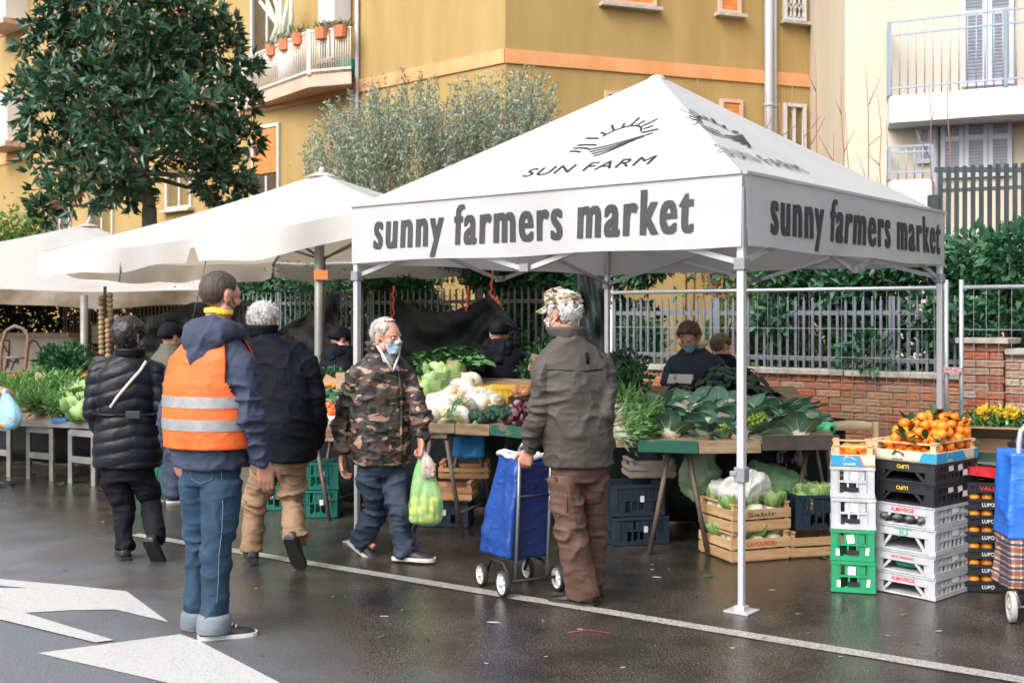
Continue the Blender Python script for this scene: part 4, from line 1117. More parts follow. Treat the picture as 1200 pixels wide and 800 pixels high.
# ================================================================== people
M_skin = mat('skin', (.50, .255, .175), .5, (.56, .30, .21), 9, sss=.08)
M_skinr = mat('ruddy_skin', (.46, .21, .145), .5, (.55, .27, .19), 12, bump=.15, bscale=60, sss=.08)
M_hairb = mat('dark_brown_hair', (.035, .024, .018), .6, (.07, .05, .035), 60, bump=.6, bscale=120, stretch=(1, 1, .3))
M_hairk = mat('black_hair', (.010, .008, .009), .42, (.03, .022, .024), 50, bump=.6, bscale=110, stretch=(1, 1, .25))
M_hairw = mat('white_hair', (.46, .45, .44), .65, (.66, .65, .64), 50, bump=.8, bscale=100, stretch=(1, 1, .3))
M_hairg = mat('grey_hair', (.24, .22, .20), .65, (.50, .48, .46), 40, bump=.7, bscale=110, stretch=(1, 1, .35))
M_hairm = mat('brown_hair', (.07, .042, .025), .6, (.15, .09, .05), 40, bump=.6, bscale=100)
def wrinkle(m, fold, sc=13):
    """creases finer than the modelled folds"""
    t = m.node_tree; b = t.nodes['Principled BSDF']; L = t.links
    tc = t.nodes.new('ShaderNodeTexCoord'); mp = t.nodes.new('ShaderNodeMapping'); mp.inputs['Scale'].default_value = (1, 1, 1.5); L.new(tc.outputs['Object'], mp.inputs[0])
    n = t.nodes.new('ShaderNodeTexNoise'); n.noise_type = 'RIDGED_MULTIFRACTAL'; n.inputs['Scale'].default_value = sc; n.inputs['Detail'].default_value = 2.5; n.inputs['Distortion'].default_value = .6; L.new(mp.outputs[0], n.inputs['Vector'])
    bp = t.nodes.new('ShaderNodeBump'); bp.inputs['Strength'].default_value = fold; bp.inputs['Distance'].default_value = .012; L.new(n.outputs['Fac'], bp.inputs['Height'])
    if b.inputs['Normal'].links: L.new(b.inputs['Normal'].links[0].from_socket, bp.inputs['Normal'])
    L.new(bp.outputs[0], b.inputs['Normal']); return m
def cloth(name, c, c2=None, rough=.8, sc=5, bump=.25, bs=140, sheen=.0, fold=.45, **k):
    m = mat(name, c, rough, c2 or tuple(min(1, x * 1.35 + .003) for x in c), sc, 5, bump=bump, bscale=bs, bdist=.004, sheen=sheen, **k)
    return wrinkle(m, fold)
M_hood = cloth('slate_sweatshirt', (.036, .046, .080), (.052, .064, .105), spec=.2)
M_jean = cloth('washed_jeans', (.006, .024, .052), (.020, .064, .118), sc=4, ramp=(.3, .75))
M_cuff = cloth('denim_cuff', (.11, .135, .16), (.19, .215, .24))
M_vest = cloth('orange_vest', (.74, .095, .012), (.80, .14, .022), .65, fold=.7)
M_refl = mat('reflective_tape', (.27, .27, .28), .35, (.35, .35, .36), 20, metal=.25)
M_puff = cloth('black_puffer', (.0035, .0045, .008), (.007, .009, .015), .42, bump=.1, fold=.35, spec=.25)
M_coat = cloth('black_coat', (.003, .004, .007), (.006, .007, .011), .7, fold=.4, spec=.12)
M_trk = cloth('dark_trousers', (.005, .005, .008), spec=.2)
M_khak = cloth('khaki_trousers', (.20, .12, .065), (.29, .185, .11))
M_navyj = cloth('navy_jeans', (.016, .028, .052), (.032, .05, .085))
M_brj = cloth('taupe_softshell', (.042, .037, .032), (.065, .057, .050), .7, sc=3)
M_brt = cloth('brown_cargo', (.085, .046, .034), (.125, .072, .054), spec=.25)
M_shoe = mat('dark_shoe', (.012, .016, .022), .55, (.03, .035, .042), 30)
M_leath = mat('black_leather', (.012, .012, .012), .3, (.02, .02, .02), 20)
M_sole = mat('pale_sole', (.62, .60, .56), .6); M_soleb = mat('dark_sole', (.02, .02, .02), .7)
M_mask = mat('pale_blue_mask', (.40, .60, .74), .7, (.48, .67, .79), 30, bump=.3, bscale=40)
M_maskk = mat('black_mask', (.02, .02, .022), .7)
M_wht = mat('white_cloth', (.75, .74, .72), .8)
M_gryshirt = cloth('grey_shirt', (.34, .34, .36))
M_yelstrap = mat('yellow_strap', (.85, .65, .03), .5)
M_navyfl = cloth('navy_fleece', (.012, .016, .035), (.02, .026, .05))
M_creamc = cloth('cream_collar', (.62, .52, .40))
M_olivc = cloth('olive_coat', (.07, .068, .05))
M_bluep = mat('blue_stripe', (.05, .14, .30), .6)
def camo(name, cols, thr, scales, rough=.6, st=(1, 1, 1.9)):
    m = mat(name, cols[0], rough); t = m.node_tree; b = t.nodes['Principled BSDF']; L = t.links
    tc = t.nodes.new('ShaderNodeTexCoord'); mp = t.nodes.new('ShaderNodeMapping'); mp.inputs['Scale'].default_value = st; L.new(tc.outputs['Object'], mp.inputs[0])
    cur = None
    for i in range(1, len(cols)):
        n = t.nodes.new('ShaderNodeTexNoise'); n.inputs['Scale'].default_value = scales[i - 1]; n.inputs['Detail'].default_value = 1.5; n.inputs['Distortion'].default_value = .7
        ad = t.nodes.new('ShaderNodeVectorMath'); ad.inputs[1].default_value = (i * 7.3, i * 3.1, i * 5.7); L.new(mp.outputs[0], ad.inputs[0]); L.new(ad.outputs[0], n.inputs['Vector'])
        r = t.nodes.new('ShaderNodeMath'); r.operation = 'GREATER_THAN'; r.inputs[1].default_value = thr[i - 1]; L.new(n.outputs['Fac'], r.inputs[0])
        mx = t.nodes.new('ShaderNodeMix'); mx.data_type = 'RGBA'; L.new(r.outputs[0], mx.inputs[0])
        if cur is None: mx.inputs[6].default_value = cols[0] + (1,)
        else: L.new(cur, mx.inputs[6])
        mx.inputs[7].default_value = cols[i] + (1,); cur = mx.outputs[2]
    L.new(cur, b.inputs['Base Color']); return m
M_camo = camo('woodland_camo', [(.085, .050, .036), (.040, .042, .030), (.012, .011, .012), (.34, .215, .155)], [.50, .53, .60], [8, 9, 10])
wrinkle(M_camo, .5)
M_camoc = camo('desert_camo', [(.30, .24, .14), (.46, .42, .34), (.015, .015, .013), (.13, .105, .06)], [.54, .54, .58], [26, 24, 28], st=(1, 1, 2.2))

def folds(amp, f, seed=0., warp=.5, fine=.5, foci=()):
    f = np.array(f)
    def fn(co, no):
        g = 1.0
        if foci:
            g = np.full(len(co), .5)
            for p, r in foci: g += 1.1 * np.exp(-((co - np.array(p)) ** 2).sum(1) / (r * r))
            g = np.clip(g, 0, 1.7)
        w = np.stack([vnoise(co * 3.1 + seed), vnoise(co * 3.1 + seed + 31), vnoise(co * 3.1 + seed + 57)], 1) * warp
        a_ = (1 - np.abs(vnoise(co * f + w * 2 + seed))) ** 3; b_ = (1 - np.abs(vnoise(co * f * 2.1 + w * 3 + seed + 11))) ** 3
        return amp * g * ((a_ - .35) * 1.5 + fine * (b_ - .35))
    return fn

def rot_head(a, pitch=0, roll=0):
    return Matrix.Rotation(-math.radians(a), 3, 'Z') @ Matrix.Rotation(math.radians(pitch), 3, 'X') @ Matrix.Rotation(math.radians(roll), 3, 'Y')

def add_head(mb, o, R, s):
    q = lambda x, y, z: o + R @ Vector((x, y, z)) * s
    def el(x, y, z, a, b, c): mb.sphere(q(x, y, z), (a * s, b * s, c * s), 20, 14, R=R)
    el(0, -.012, .148, .077, .098, .090); el(0, .028, .085, .059, .066, .086); el(0, .062, .024, .031, .030, .026)
    el(0, .045, .135, .064, .052, .058)
    for sx in (-1, 1):
        el(sx * .040, .058, .088, .024, .026, .028); el(sx * .056, .008, .052, .016, .034, .034)
        el(sx * .079, -.008, .110, .010, .021, .034); el(sx * .083, -.016, .124, .009, .016, .020)
        mb.tube([q(sx * .012, .094, .131), q(sx * .046, .076, .132)], .0095 * s, 8)
        el(sx * .015, .104, .084, .011, .012, .009)
    mb.tube([q(0, .092, .128), q(0, .106, .104), q(0, .114, .088)], [.009 * s, .0115 * s, .0145 * s], 8)
    el(0, .089, .055, .024, .013, .008); el(0, .087, .044, .021, .013, .008)
def add_hand(mb, w, d, pn, side, curl=(.5, .7, .6), s=1.0, spread=.0, thumb=(.55, .75, .45)):
    d = d.normalized(); pn = (pn - d * pn.dot(d)).normalized(); sx = d.cross(pn).normalized()
    ln = (.92, 1.0, .95, .78)
    for f in range(4):
        off = (f - 1.5) * .0195 * -side        # finger 0 = index, next to the thumb
        k = w + (d * (.086 - .004 * abs(f - 1.2)) + sx * off) * s
        mb.tube([w + sx * off * .55 * s - d * .01, w + (d * .045 + sx * off * .9) * s, k], [.017 * s, .0155 * s, .0115 * s], 8)
        an = 0; p = k
        for j, L in enumerate((.043, .027, .022)):
            an += curl[j] * (1 + .12 * f); q = p + (d * math.cos(an) + pn * math.sin(an) + sx * off * spread * 8).normalized() * L * ln[f] * s
            r = (.0102, .0092, .0082)[j] * s; mb.tube([p, q], [r, r * .92], 8); mb.sphere(q, r * .95, 8, 6); p = q
    b0 = w + (d * .022 + sx * side * .024) * s; dv = (d * thumb[0] + sx * side * thumb[1] + pn * thumb[2]).normalized()
    p1 = b0 + dv * .042 * s; p2 = p1 + (dv * .6 + d * .7 + pn * .15).normalized() * .032 * s; p3 = p2 + (dv * .3 + d * .8 + pn * .35).normalized() * .026 * s
    mb.tube([b0, p1, p2, p3], [.0165 * s, .0125 * s, .011 * s, .009 * s], 8); mb.sphere(p3, .009 * s, 8, 6)

def shoe(par, ank, yaw, pitch, m_up, m_sole, L=.285, roll=0., cuffz=.10, laces=None, sole_h=.026):
    """ank: ankle joint; built heel to toe along local +Y"""
    R = Matrix.Rotation(-math.radians(yaw), 3, 'Z') @ Matrix.Rotation(math.radians(pitch), 3, 'X') @ Matrix.Rotation(math.radians(roll), 3, 'Y')
    q = lambda x, y, z: ank + R @ Vector((x, y, z - .085))
    hw = [(-.075, .024, .08), (-.068, .033, .088), (-.03, .039, .098), (.02, .041, .098), (.06, .043, .083), (.105, .047, .066), (.15, .048, .054), (.185, .042, .046), (.205, .028, .036), (.213, .012, .026)]
    k = L / .285; rings = []
    for (y, w, h) in hw:
        rg = []
        for t in range(13):
            an = math.pi * t / 12; rg.append(q(w * math.cos(an) * (1.0 if t in (0, 12) else .97), y * k, sole_h - .006 + max(.0, (h - sole_h)) * math.sin(an) ** .7))
        rings.append(rg)
    mb = MB(); mb.loft(rings); up = mb.build('shoe', m_up, par)
    mb = MB(); o_ = []
    for (y, w, h) in hw: o_.append((y * k, w + .005))
    outl = [(w, y) for y, w in o_] + [(-w, y) for y, w in reversed(o_)]
    outl = [(x, y - .006) if y < 0 else (x, y + .004) for x, y in outl]
    mb.loft([[q(x * .97, y, .001) for x, y in outl], [q(x, y, .008) for x, y in outl], [q(x, y, sole_h) for x, y in outl]], smooth=False); mb.build('sole', m_sole, up)
    if laces:
        mb = MB()
        for j in range(4):
            y = (.045 + j * .02) * k; z = .088 - j * .0085; mb.tube([q(-.022, y, z - .006), q(0, y + .006, z + .003), q(.022, y, z - .006)], .0035, 5)
        mb.build('laces', laces, up)
    return up

def person(label, Y, a, torso, head, legs, arms, M, sh=(0, 0, .19), arm_r=(.072, .058, .048), body_vox=.0065, vox=.0085, jfold=(.010, (7, 7, 9)), tfold=(.010, (6, 6, 11)), seed=1., leg_r=(.098, .078, .085), hip_w=.085,
           group=None, jname='jacket', jfn=None, hand_s=1.0, hipf=.80):
    """torso rows (column, row, half width, half depth, depth shift); legs/arms by side: joints as (column, row, depth shift)"""
    J = lambda px, py, dy=0.: P(px, py, Y + dy)
    fx = [J(*l['ankle']) for l in legs.values()] if legs else [J(torso[0][0], 370 + EYE * F_PX / Y)]
    base = sum(fx, Vector()) / len(fx); base.z = 0
    e = empty('person', base, 0, label, 'person', group)
    ar = math.radians(a); fw = Vector((math.sin(ar), math.cos(ar), 0)); rt = Vector((math.cos(ar), -math.sin(ar), 0))
    out = {'e': e, 'base': base, 'J': J, 'fw': fw, 'rt': rt}
    T = [(J(t[0], t[1], t[4] if len(t) > 4 else 0) - base, t[2], t[3]) for t in torso]
    # ---- body: one skin from crown to fingertips and feet
    bm = MB(); hp, hs, hyaw, hpit, hrol = head
    hR = rot_head(hyaw, hpit, hrol); ho = J(*hp) - base; add_head(bm, ho, hR, hs)
    neck0 = ho + hR @ Vector((0, -.02, .06)) * hs; nb = T[-1][0] - V(0, 0, .06)
    bm.tube([neck0, neck0.lerp(nb, .5), nb], [.056 * hs, .057 * hs, .068 * hs], 14)
    bm.loft([ellring(c, rx * .72, ry * .72, ar, 16) for c, rx, ry in T])
    # ---- upper garment
    jm = MB(); jm.loft([ellring(c, rx, ry, ar, 36, sq=2.25) for c, rx, ry in T])
    foc = []; tfoc = []
    shc = J(sh[0], sh[1], sh[3] if len(sh) > 3 else 0) - base
    for sd, A in (arms or {}).items():
        sg = 1 if sd == 'R' else -1
        S = shc + rt * sg * sh[2]; E = J(*A['elbow']) - base; W = J(*A['wrist']) - base
        S = S + V(0, 0, -.022); nk = T[-2][0] + V(0, 0, -.015)
        jm.tube([nk - (S - nk) * .1, nk.lerp(S, .5) + V(0, 0, -.012), S], [.075, .076, arm_r[0] * .93], 16); jm.tube([T[-4][0] + rt * sg * T[-4][1] * .5, S], [.10, arm_r[0] * .9], 14)
        foc.append((E, .13)); foc.append((W, .10)); foc.append((S + V(0, 0, -.1), .10))
        jm.sphere(S, arm_r[0] * .96, 16, 12); jm.tube([S, S.lerp(E, .5), E], [arm_r[0], arm_r[0] * .93, arm_r[1]], 16); jm.sphere(E, arm_r[1] * 1.0, 14, 10); jm.tube([E, E.lerp(W, .55), W], [arm_r[1], arm_r[1] * .93, arm_r[2]], 16)
        if A.get('hand', True):
            d_ = A.get('hdir'); d_ = Vector(d_) if d_ else (W - E)
            bm.tube([S, E, W + d_.normalized() * .01], [.036, .034, .027], 10)
            add_hand(bm, W + d_.normalized() * .012, d_, Vector(A.get('palm', (rt * -sg))), A.get('thumb', sg), A.get('curl', (.45, .6, .5)), hand_s)
        out['W' + sd] = W; out['E' + sd] = E
    # ---- trousers
    if legs:
        tm = MB(); pc, prx, pry = T[0]
        top = Vector((pc.x, pc.y, pc.z + .12)); hipz = pc.z - .03
        hipc = Vector((pc.x, pc.y, hipz))
        tm.loft([ellring(Vector((pc.x, pc.y, pc.z - .09)), prx * hipf * .9, pry * hipf * .9, ar, 20), ellring(hipc, prx * hipf, pry * hipf, ar, 20), ellring(top, prx * .72, pry * .75, ar, 20)])
        for sd, l in legs.items():
            sg = 1 if sd == 'R' else -1
            H = hipc + rt * sg * hip_w + V(0, 0, -.03); K = J(*l['knee']) - base; N = J(*l['ankle']) - base; r0, r1, r2 = l.get('r', leg_r)
            h0 = N + (K - N).normalized() * l.get('hem', -.03)
            tm.tube([H, H.lerp(K, .35), H.lerp(K, .75), K, K.lerp(h0, .4), K.lerp(h0, .85), h0], [r0, r0 * .98, (r0 + r1) / 2, r1, (r1 * .55 + r2 * .45), r2, r2 * 1.02], 18)
            tfoc += [(K, .12), (h0 + V(0, 0, .03), .12), (H + V(0, 0, -.05), .12)]
            bm.tube([H, K, N], [.060, .040, .030], 10); bm.tube([N, N + Vector((math.sin(math.radians(l['yaw'])), math.cos(math.radians(l['yaw'])), 0)) * .1 + V(0, 0, -.05)], [.028, .022], 8)
            shoe(e, N, l['yaw'], l.get('pitch', 0), M['shoe'], M['sole'], l.get('L', .285), laces=M.get('laces'))
            out['K' + sd] = K; out['N' + sd] = N; out['hem' + sd] = h0
        tme = voxel_union(tm, vox, 3, 'trousers'); displace(tme, folds(tfold[0], tfold[1], seed + 3, foci=tfoc)); tme.materials.append(M['trousers']); obj('trousers', tme, e); out['tme'] = tme
    bme = voxel_union(bm, body_vox, 1, 'body'); bme.materials.append(M.get('skin', M_skin)); out['body'] = obj('body', bme, e)
    jme = voxel_union(jm, vox, 5, jname)
    displace(jme, jfn if jfn else folds(jfold[0], jfold[1], seed, foci=foc)); jme.materials.append(M['top']); out['jacket'] = obj(jname, jme, e)
    out.update(jme=jme, bme=bme, ho=ho, hR=hR, hs=hs, T=T, ar=ar)
    return out

def hl(o):
    """head-local coordinates of the body's points"""
    R = np.array(o['hR']); h = np.array(o['ho']); return lambda co: ((co - h) @ R) / o['hs']
def hair(o, m, line, thick, amp=.3, fr=60, extra=None, name='hair'):
    """line: hairline height by front-back position; thick: lift of the hair at the crown"""
    f = hl(o); ys, zs = zip(*line)
    def keep(co):
        q = f(co); k = (q[:, 2] > np.interp(q[:, 1], ys, zs)) & (np.abs(q[:, 0]) < .12) & (np.abs(q[:, 1]) < .14) & (q[:, 2] < .3)
        k &= ~((np.abs(q[:, 0]) > .081) & (q[:, 2] < .145))
        return k & (extra(q) if extra else True)
    def off(co):
        q = f(co); e_ = np.clip((q[:, 2] - np.interp(q[:, 1], ys, zs)) / .03, 0, 1)
        return (.002 + thick * e_ * (1 + amp * vnoise(co * fr) + amp * .6 * vnoise(co * fr * 2.3 + 7))) * o['hs']
    return obj(name, shell(o['bme'], keep, off, name, m), o['e'])
def strands(o, m, line, L, n, seed=1, lift=.5, name='hair_strands'):
    """loose short strands over the hair so the outline is not a clean cap"""
    rg = np.random.default_rng(seed); f = hl(o); ys, zs = zip(*line); co = get_co(o['bme']); no = get_no(o['bme']); q = f(co)
    k = (q[:, 2] > np.interp(q[:, 1], ys, zs) + .004) & (np.abs(q[:, 0]) < .1) & (np.abs(q[:, 1]) < .13) & (q[:, 2] < .3) & ~((np.abs(q[:, 0]) > .08) & (q[:, 2] < .145))
    i = rg.choice(np.nonzero(k)[0], n); R = np.array(o['hR'])
    down = (np.stack([q[i, 0] * 2, q[i, 1] * 3 - .1, -.6 + 0 * q[i, 0]], 1)) @ R.T
    d_ = no[i] * lift + down + rg.normal(size=(n, 3)) * .35
    return obj(name, leaves_mesh(name, co[i] + no[i] * .004, d_, L, L * .16, m, rng=rg, six=False), o['e'], kind=None)
def face_mask(o, m, z0=.012, z1=.104, ym=.040):
    f = hl(o)
    me = shell(o['bme'], lambda co: (lambda q: (q[:, 2] > z0 - .02 * (q[:, 1] < .07)) & (q[:, 2] < z1 - .25 * np.abs(q[:, 0])) & (q[:, 1] > ym) & (np.abs(q[:, 0]) < .08) & (q[:, 1] < .15))(f(co)), lambda co: np.full(len(co), .010), 'face_mask', m)
    fm = obj('face_mask', me, o['e'])
    sd = fm.modifiers.new('s', 'SMOOTH'); sd.factor = .6; sd.iterations = 16
    q = lambda x, y, z: o['ho'] + o['hR'] @ Vector((x, y, z)) * o['hs']
    for sx in (-1, 1):
        mb = MB()
        for (z, ze) in ((.082, .128), (.040, .092)): mb.tube([q(sx * .060, .046, z), q(sx * .076, .015, (z + ze) / 2 + .005), q(sx * .086, -.018, ze)], .0028, 5)
        mb.build('ear_loop', M_wht if m is M_mask else m, fm)
def eyes(o):
    q = lambda x, y, z: o['ho'] + o['hR'] @ Vector((x, y, z)) * o['hs']
    for sx in (-1, 1):
        mb = MB(); mb.sphere(q(sx * .031, .081, .115), .0105 * o['hs'], 10, 8); eo = mb.build('eye', M_eye, o['e'])
        mb = MB(); mb.sphere(q(sx * .031, .0885, .1145), .0050 * o['hs'], 8, 6); mb.build('iris', M_soleb, eo)
        mb = MB(); mb.tube([q(sx * .018, .096, .131), q(sx * .034, .093, .135), q(sx * .050, .080, .130)], [.003, .0042, .0025], 6); mb.build('eyebrow', M_hairg, o['e'])
M_eye = mat('eye_white', (.6, .56, .52), .2)
def collar(o, m, r0, r1, z0, z1, tilt=.0, gap=0., lean=0., name='collar', th=.008, cy=0.):
    """standing collar round the neck, open at the front by gap (radians)"""
    c = o['T'][-1][0]; ar = o['ar']; n = 32; ins, outs = [], []
    rows = []
    for k in range(5):
        t = k / 4; rr = r0 + (r1 - r0) * t; ring = []
        for j in range(n + 1):
            th_ = gap / 2 + (2 * math.pi - gap) * j / n           # 0 = front
            x, y = math.sin(th_) * rr, math.cos(th_) * rr * .95
            z = z0 + (z1 - z0) * t - tilt * math.cos(th_) * t
            ring.append(Vector((c.x, c.y, 0)) + o['rt'] * x + o['fw'] * (y + lean * t + cy) + V(0, 0, c.z + z))
        rows.append(ring)
    mb = MB(); mb.loft(rows, closed=False, caps=False); ob = mb.build(name, m, o['e'])
    s_ = ob.modifiers.new('t', 'SOLIDIFY'); s_.thickness = th; s_.offset = 0
    return ob
def band_on(o, me, keep, lift, name, m, parent=None):
    return obj(name, shell(me, keep, lift, name, m), parent or o['e'])

BUZZ = [(-.12, .058), (-.06, .066), (-.035, .085), (-.02, .150), (.012, .150), (.03, .140), (.05, .172), (.075, .196), (.1, .215)]
FULL = [(-.12, .035), (-.06, .045), (-.035, .06), (-.02, .148), (.012, .145), (.03, .125), (.05, .165), (.075, .185), (.1, .205)]

# ---------------------------------------------------------------- man in the orange safety vest
Yv = 5.95
v = person('man in orange reflective safety vest over slate hoodie and cuffed jeans', Yv, 28,
    [(247, 546, .205, .165), (247, 528, .215, .172), (246, 490, .228, .172), (247, 450, .240, .160), (248, 420, .222, .138), (251, 402, .165, .105), (255, 390, .095, .082), (257, 378, .075, .072)],
    ((257, 375, .0), 1.05, 44, -4, 0),
    {'R': dict(knee=(254, 636, -.06), ankle=(251, 729, -.06), yaw=70, r=(.104, .080, .070), hem=-.02), 'L': dict(knee=(233, 634, .10), ankle=(231, 725, .12), yaw=62, r=(.096, .074, .064), hem=-.02)},
    {'R': dict(elbow=(293, 487, -.14), wrist=(309, 541, -.05), hdir=(.10, .05, -1), palm=(-.35, .9, 0), curl=(.35, .75, .6)), 'L': dict(elbow=(199, 490, .16), wrist=(208, 536, .20), hdir=(.2, .3, -1), palm=(.5, .8, 0))},
    dict(top=M_hood, trousers=M_jean, shoe=M_shoe, sole=M_sole, skin=M_skinr, laces=M_wht), sh=(248, 423, .195), arm_r=(.078, .066, .052), jname='hoodie', jfold=(.014, (8, 8, 14)), tfold=(.009, (7, 7, 12)), seed=2., hip_w=.082, hand_s=1.08)
hair(v, M_hairb, BUZZ, .004, .25, 90)
face_mask(v, M_maskk)
f_ = hl(v)
band_on(v, v['bme'], lambda co: (lambda q: (q[:, 2] > .028) & (q[:, 2] < .055) & (q[:, 1] < .03) & (np.abs(q[:, 0]) < .075))(f_(co)), .006, 'mask_strap', M_yelstrap)
q_ = lambda x, y, z: v['ho'] + v['hR'] @ Vector((x, y, z)) * v['hs']
mb = MB(); mb.tube([q_(.060, .0, .045), q_(.066, .03, .052), q_(.060, .05, .058)], .003, 5); mb.tube([q_(.060, .0, .038), q_(.066, .03, .040), q_(.056, .055, .036)], .003, 5); mb.build('mask_tie', M_maskk, v['e'])
# hood lying on the back
def hood(o, m, w=.15, zt=.02, drop=.20, back=.12):
    c = o['T'][-2][0]; fw, rt = o['fw'], o['rt']; mb = MB()
    for (x, y, z, a_, b_, h) in ((0, -back * .95, -.045, w * .86, .062, .085), (0, -back * 1.12, -drop * .62, w * .52, .052, .075), (w * .62, -back * .45, .0, .055, .085, .066), (-w * .62, -back * .45, .0, .055, .085, .066), (0, -back * .55, .035, w * .62, .06, .045),
                              (w * .62, back * .28, -.005, .045, .06, .055), (-w * .62, back * .28, -.005, .045, .06, .055)):
        p = c + rt * x + fw * y + V(0, 0, z + zt); R = Matrix.Rotation(-o['ar'], 3, 'Z'); mb.sphere(p, (a_, b_, h), 18, 12, R=R)
    me = voxel_union(mb, .01, 2, 'hood'); displace(me, folds(.010, (9, 9, 9), 5.)); me.materials.append(m); return obj('hood', me, o['e'])
hood(v, M_hood, .165, .01, .21, .115)
# vest: torso-only shell, open at the arms
def vest(o):
    T = o['T']; rows = []
    sel = [(0.86, 1), (0.5, 1), (0, 1)]
    def at(z):
        zs = [t[0].z for t in T]; i = max(0, min(len(T) - 2, sum(1 for q in zs if q < z) - 1)); u = (z - zs[i]) / (zs[i + 1] - zs[i] + 1e-9)
        return T[i][0].lerp(T[i + 1][0], u), T[i][1] + (T[i + 1][1] - T[i][1]) * u, T[i][2] + (T[i + 1][2] - T[i][2]) * u
    z0 = P(247, 522, Yv).z; z1 = P(250, 388, Yv).z; n = 120; N = 60
    vs, fs, ok = [], [], []
    def pt(z, th, lift=.016):
        c, rx, ry = at(z); rx += lift; ry += lift + .006
        x, y = math.cos(th), math.sin(th); x = math.copysign(abs(x) ** .9, x) * rx; y = math.copysign(abs(y) ** .9, y) * ry
        return Vector((c.x, c.y, z)) + o['rt'] * x + o['fw'] * y
    za = P(247, 470, Yv).z       # bottom of the armholes
    for r in range(N + 1):
        z = z0 + (z1 - z0) * r / N
        for j in range(n):
            th = 2 * math.pi * j / n; p = pt(z, th)
            w = float(vnoise(np.array([[p.x * 7, p.y * 7, p.z * 4]]))[0]) * .008
            p = p + (o['rt'] * math.cos(th) + o['fw'] * math.sin(th)) * (w + .012 * (1 - r / N))
            vs.append(p)
            dx = abs(abs(math.cos(th))); hole = z > za and dx > 1 - .20 * min(1, (z - za) / .12) - .0 and z < z1 - .03
            ok.append(not hole)
    for r in range(N):
        for j in range(n):
            q = (r * n + j, r * n + (j + 1) % n, (r + 1) * n + (j + 1) % n, (r + 1) * n + j)
            if all(ok[i] for i in q): fs.append(q)
    ob = obj('safety_vest', np_mesh('safety_vest', vs, fs, [M_vest], smooth=True), o['e']); s_ = ob.modifiers.new('t', 'SOLIDIFY'); s_.thickness = .004
    for (ya, yb) in ((462, 475), (488, 501)):
        za_, zb_ = P(247, ya, Yv).z, P(247, yb, Yv).z; mb = MB(); rings = []
        for z in (zb_, (za_ + zb_) / 2, za_):
            r_ = (z - z0) / (z1 - z0); ring = []
            for j in range(n):
                th = 2 * math.pi * j / n; p = pt(z, th); w = float(vnoise(np.array([[p.x * 7, p.y * 7, p.z * 4]]))[0]) * .008
                ring.append(p + (o['rt'] * math.cos(th) + o['fw'] * math.sin(th)) * (w + .012 * (1 - r_) + .004))
            rings.append(ring)
        mb.loft(rings, caps=False); mb.build('reflective_band', M_refl, ob)
vest(v)
for sd in 'RL':
    N_ = v['hem' + sd]; d_ = (v['K' + sd] - N_).normalized(); mb = MB()
    mb.loft([ellring(N_ + d_ * z, r, r, .5, 22) for z, r in ((-.03, .080), (-.02, .087), (.05, .086), (.066, .078))]); me = mb.mesh('cuff', M_cuff); displace(me, folds(.003, (14, 14, 9), 3.)); obj('cuff', me, v['e'])
# back pocket and side seam of the jeans
def stitch(o, me, pts_px, Y, name, m, r=.004, lift=.004, par=None):
    """thin seam following the garment surface: points given by column/row, snapped to the surface"""
    co = get_co(me); no = get_no(me); vis = np.nonzero(no[:, 1] < .25)[0]; vc = co[vis]; b = o['base']; pts = []
    wp = vc + np.array(b); sx = CX + F_PX * wp[:, 0] / wp[:, 1]; sy = HY - F_PX * (wp[:, 2] - EYE) / wp[:, 1]
    for (x, y) in pts_px:
        k = np.argmin((sx - x) ** 2 + (sy - y) ** 2); i = vis[k]; pts.append(Vector(co[i] + no[i] * lift))
    mb = MB(); mb.tube(pts, r, 5); return mb.build(name, m, par or o['e'])
M_thr = mat('pale_stitching', (.14, .20, .25), .8)
stitch(v, v['tme'], [(259, 536), (260, 560), (261, 590), (259, 620), (257, 650), (255, 680), (254, 706)], Yv, 'side_seam', M_thr, .0022, .006)
stitch(v, v['tme'], [(224, 541), (224, 560), (236, 566), (249, 560), (249, 540)], Yv, 'pocket', M_thr, .0018, .005)

# ---------------------------------------------------------------- woman in the black quilted jacket
def quilt(co, no):
    z = co[:, 2]; x = co[:, 0]; w = vnoise(co * 4) * .02
    return .010 * (np.abs(np.sin((z + w + .25 * np.abs(x)) * math.pi / .085)) ** .6 - .6) + .004 * vnoise(co * 16)
wm = person('woman in black quilted jacket with a pale shoulder strap', 7.8, -8,
    [(150, 546, .222, .17), (150, 520, .23, .175), (149, 487, .20, .15), (149, 460, .212, .155), (149, 436, .198, .135), (150, 424, .15, .105), (152, 416, .085, .08), (153, 408, .07, .068)],
    ((151, 414, .01), .95, 22, -2, 0),
    {'L': dict(knee=(145, 590, .03), ankle=(146, 640, .0), yaw=-25, r=(.086, .066, .058), hem=-.02, L=.25), 'R': dict(knee=(177, 588, .06), ankle=(182, 630, -.10), yaw=10, pitch=-48, r=(.085, .065, .058), hem=-.02, L=.25)},
    {'L': dict(elbow=(109, 482, -.06), wrist=(124, 515, .06), hand=False), 'R': dict(elbow=(191, 482, .0), wrist=(187, 515, .12), hand=True, palm=(-1, 0, 0))},
    dict(top=M_puff, trousers=M_trk, shoe=M_leath, sole=M_soleb, skin=M_skin), sh=(149, 432, .185), arm_r=(.078, .068, .056), jfn=quilt, seed=4., hip_w=.095)
hair(wm, M_hairk, [(-.12, .02), (-.05, .03), (-.02, .06), (.0, .07), (.02, .10), (.05, .155), (.075, .175), (.1, .20)], .034, .2, 40)
strands(wm, M_hairk, [(-.12, .03), (-.05, .04), (-.02, .07), (.02, .11), (.05, .16), (.1, .2)], .05, 1200, 3, .05)
face_mask(wm, M_wht)
collar(wm, M_puff, .085, .094, -.05, .0, th=.03)
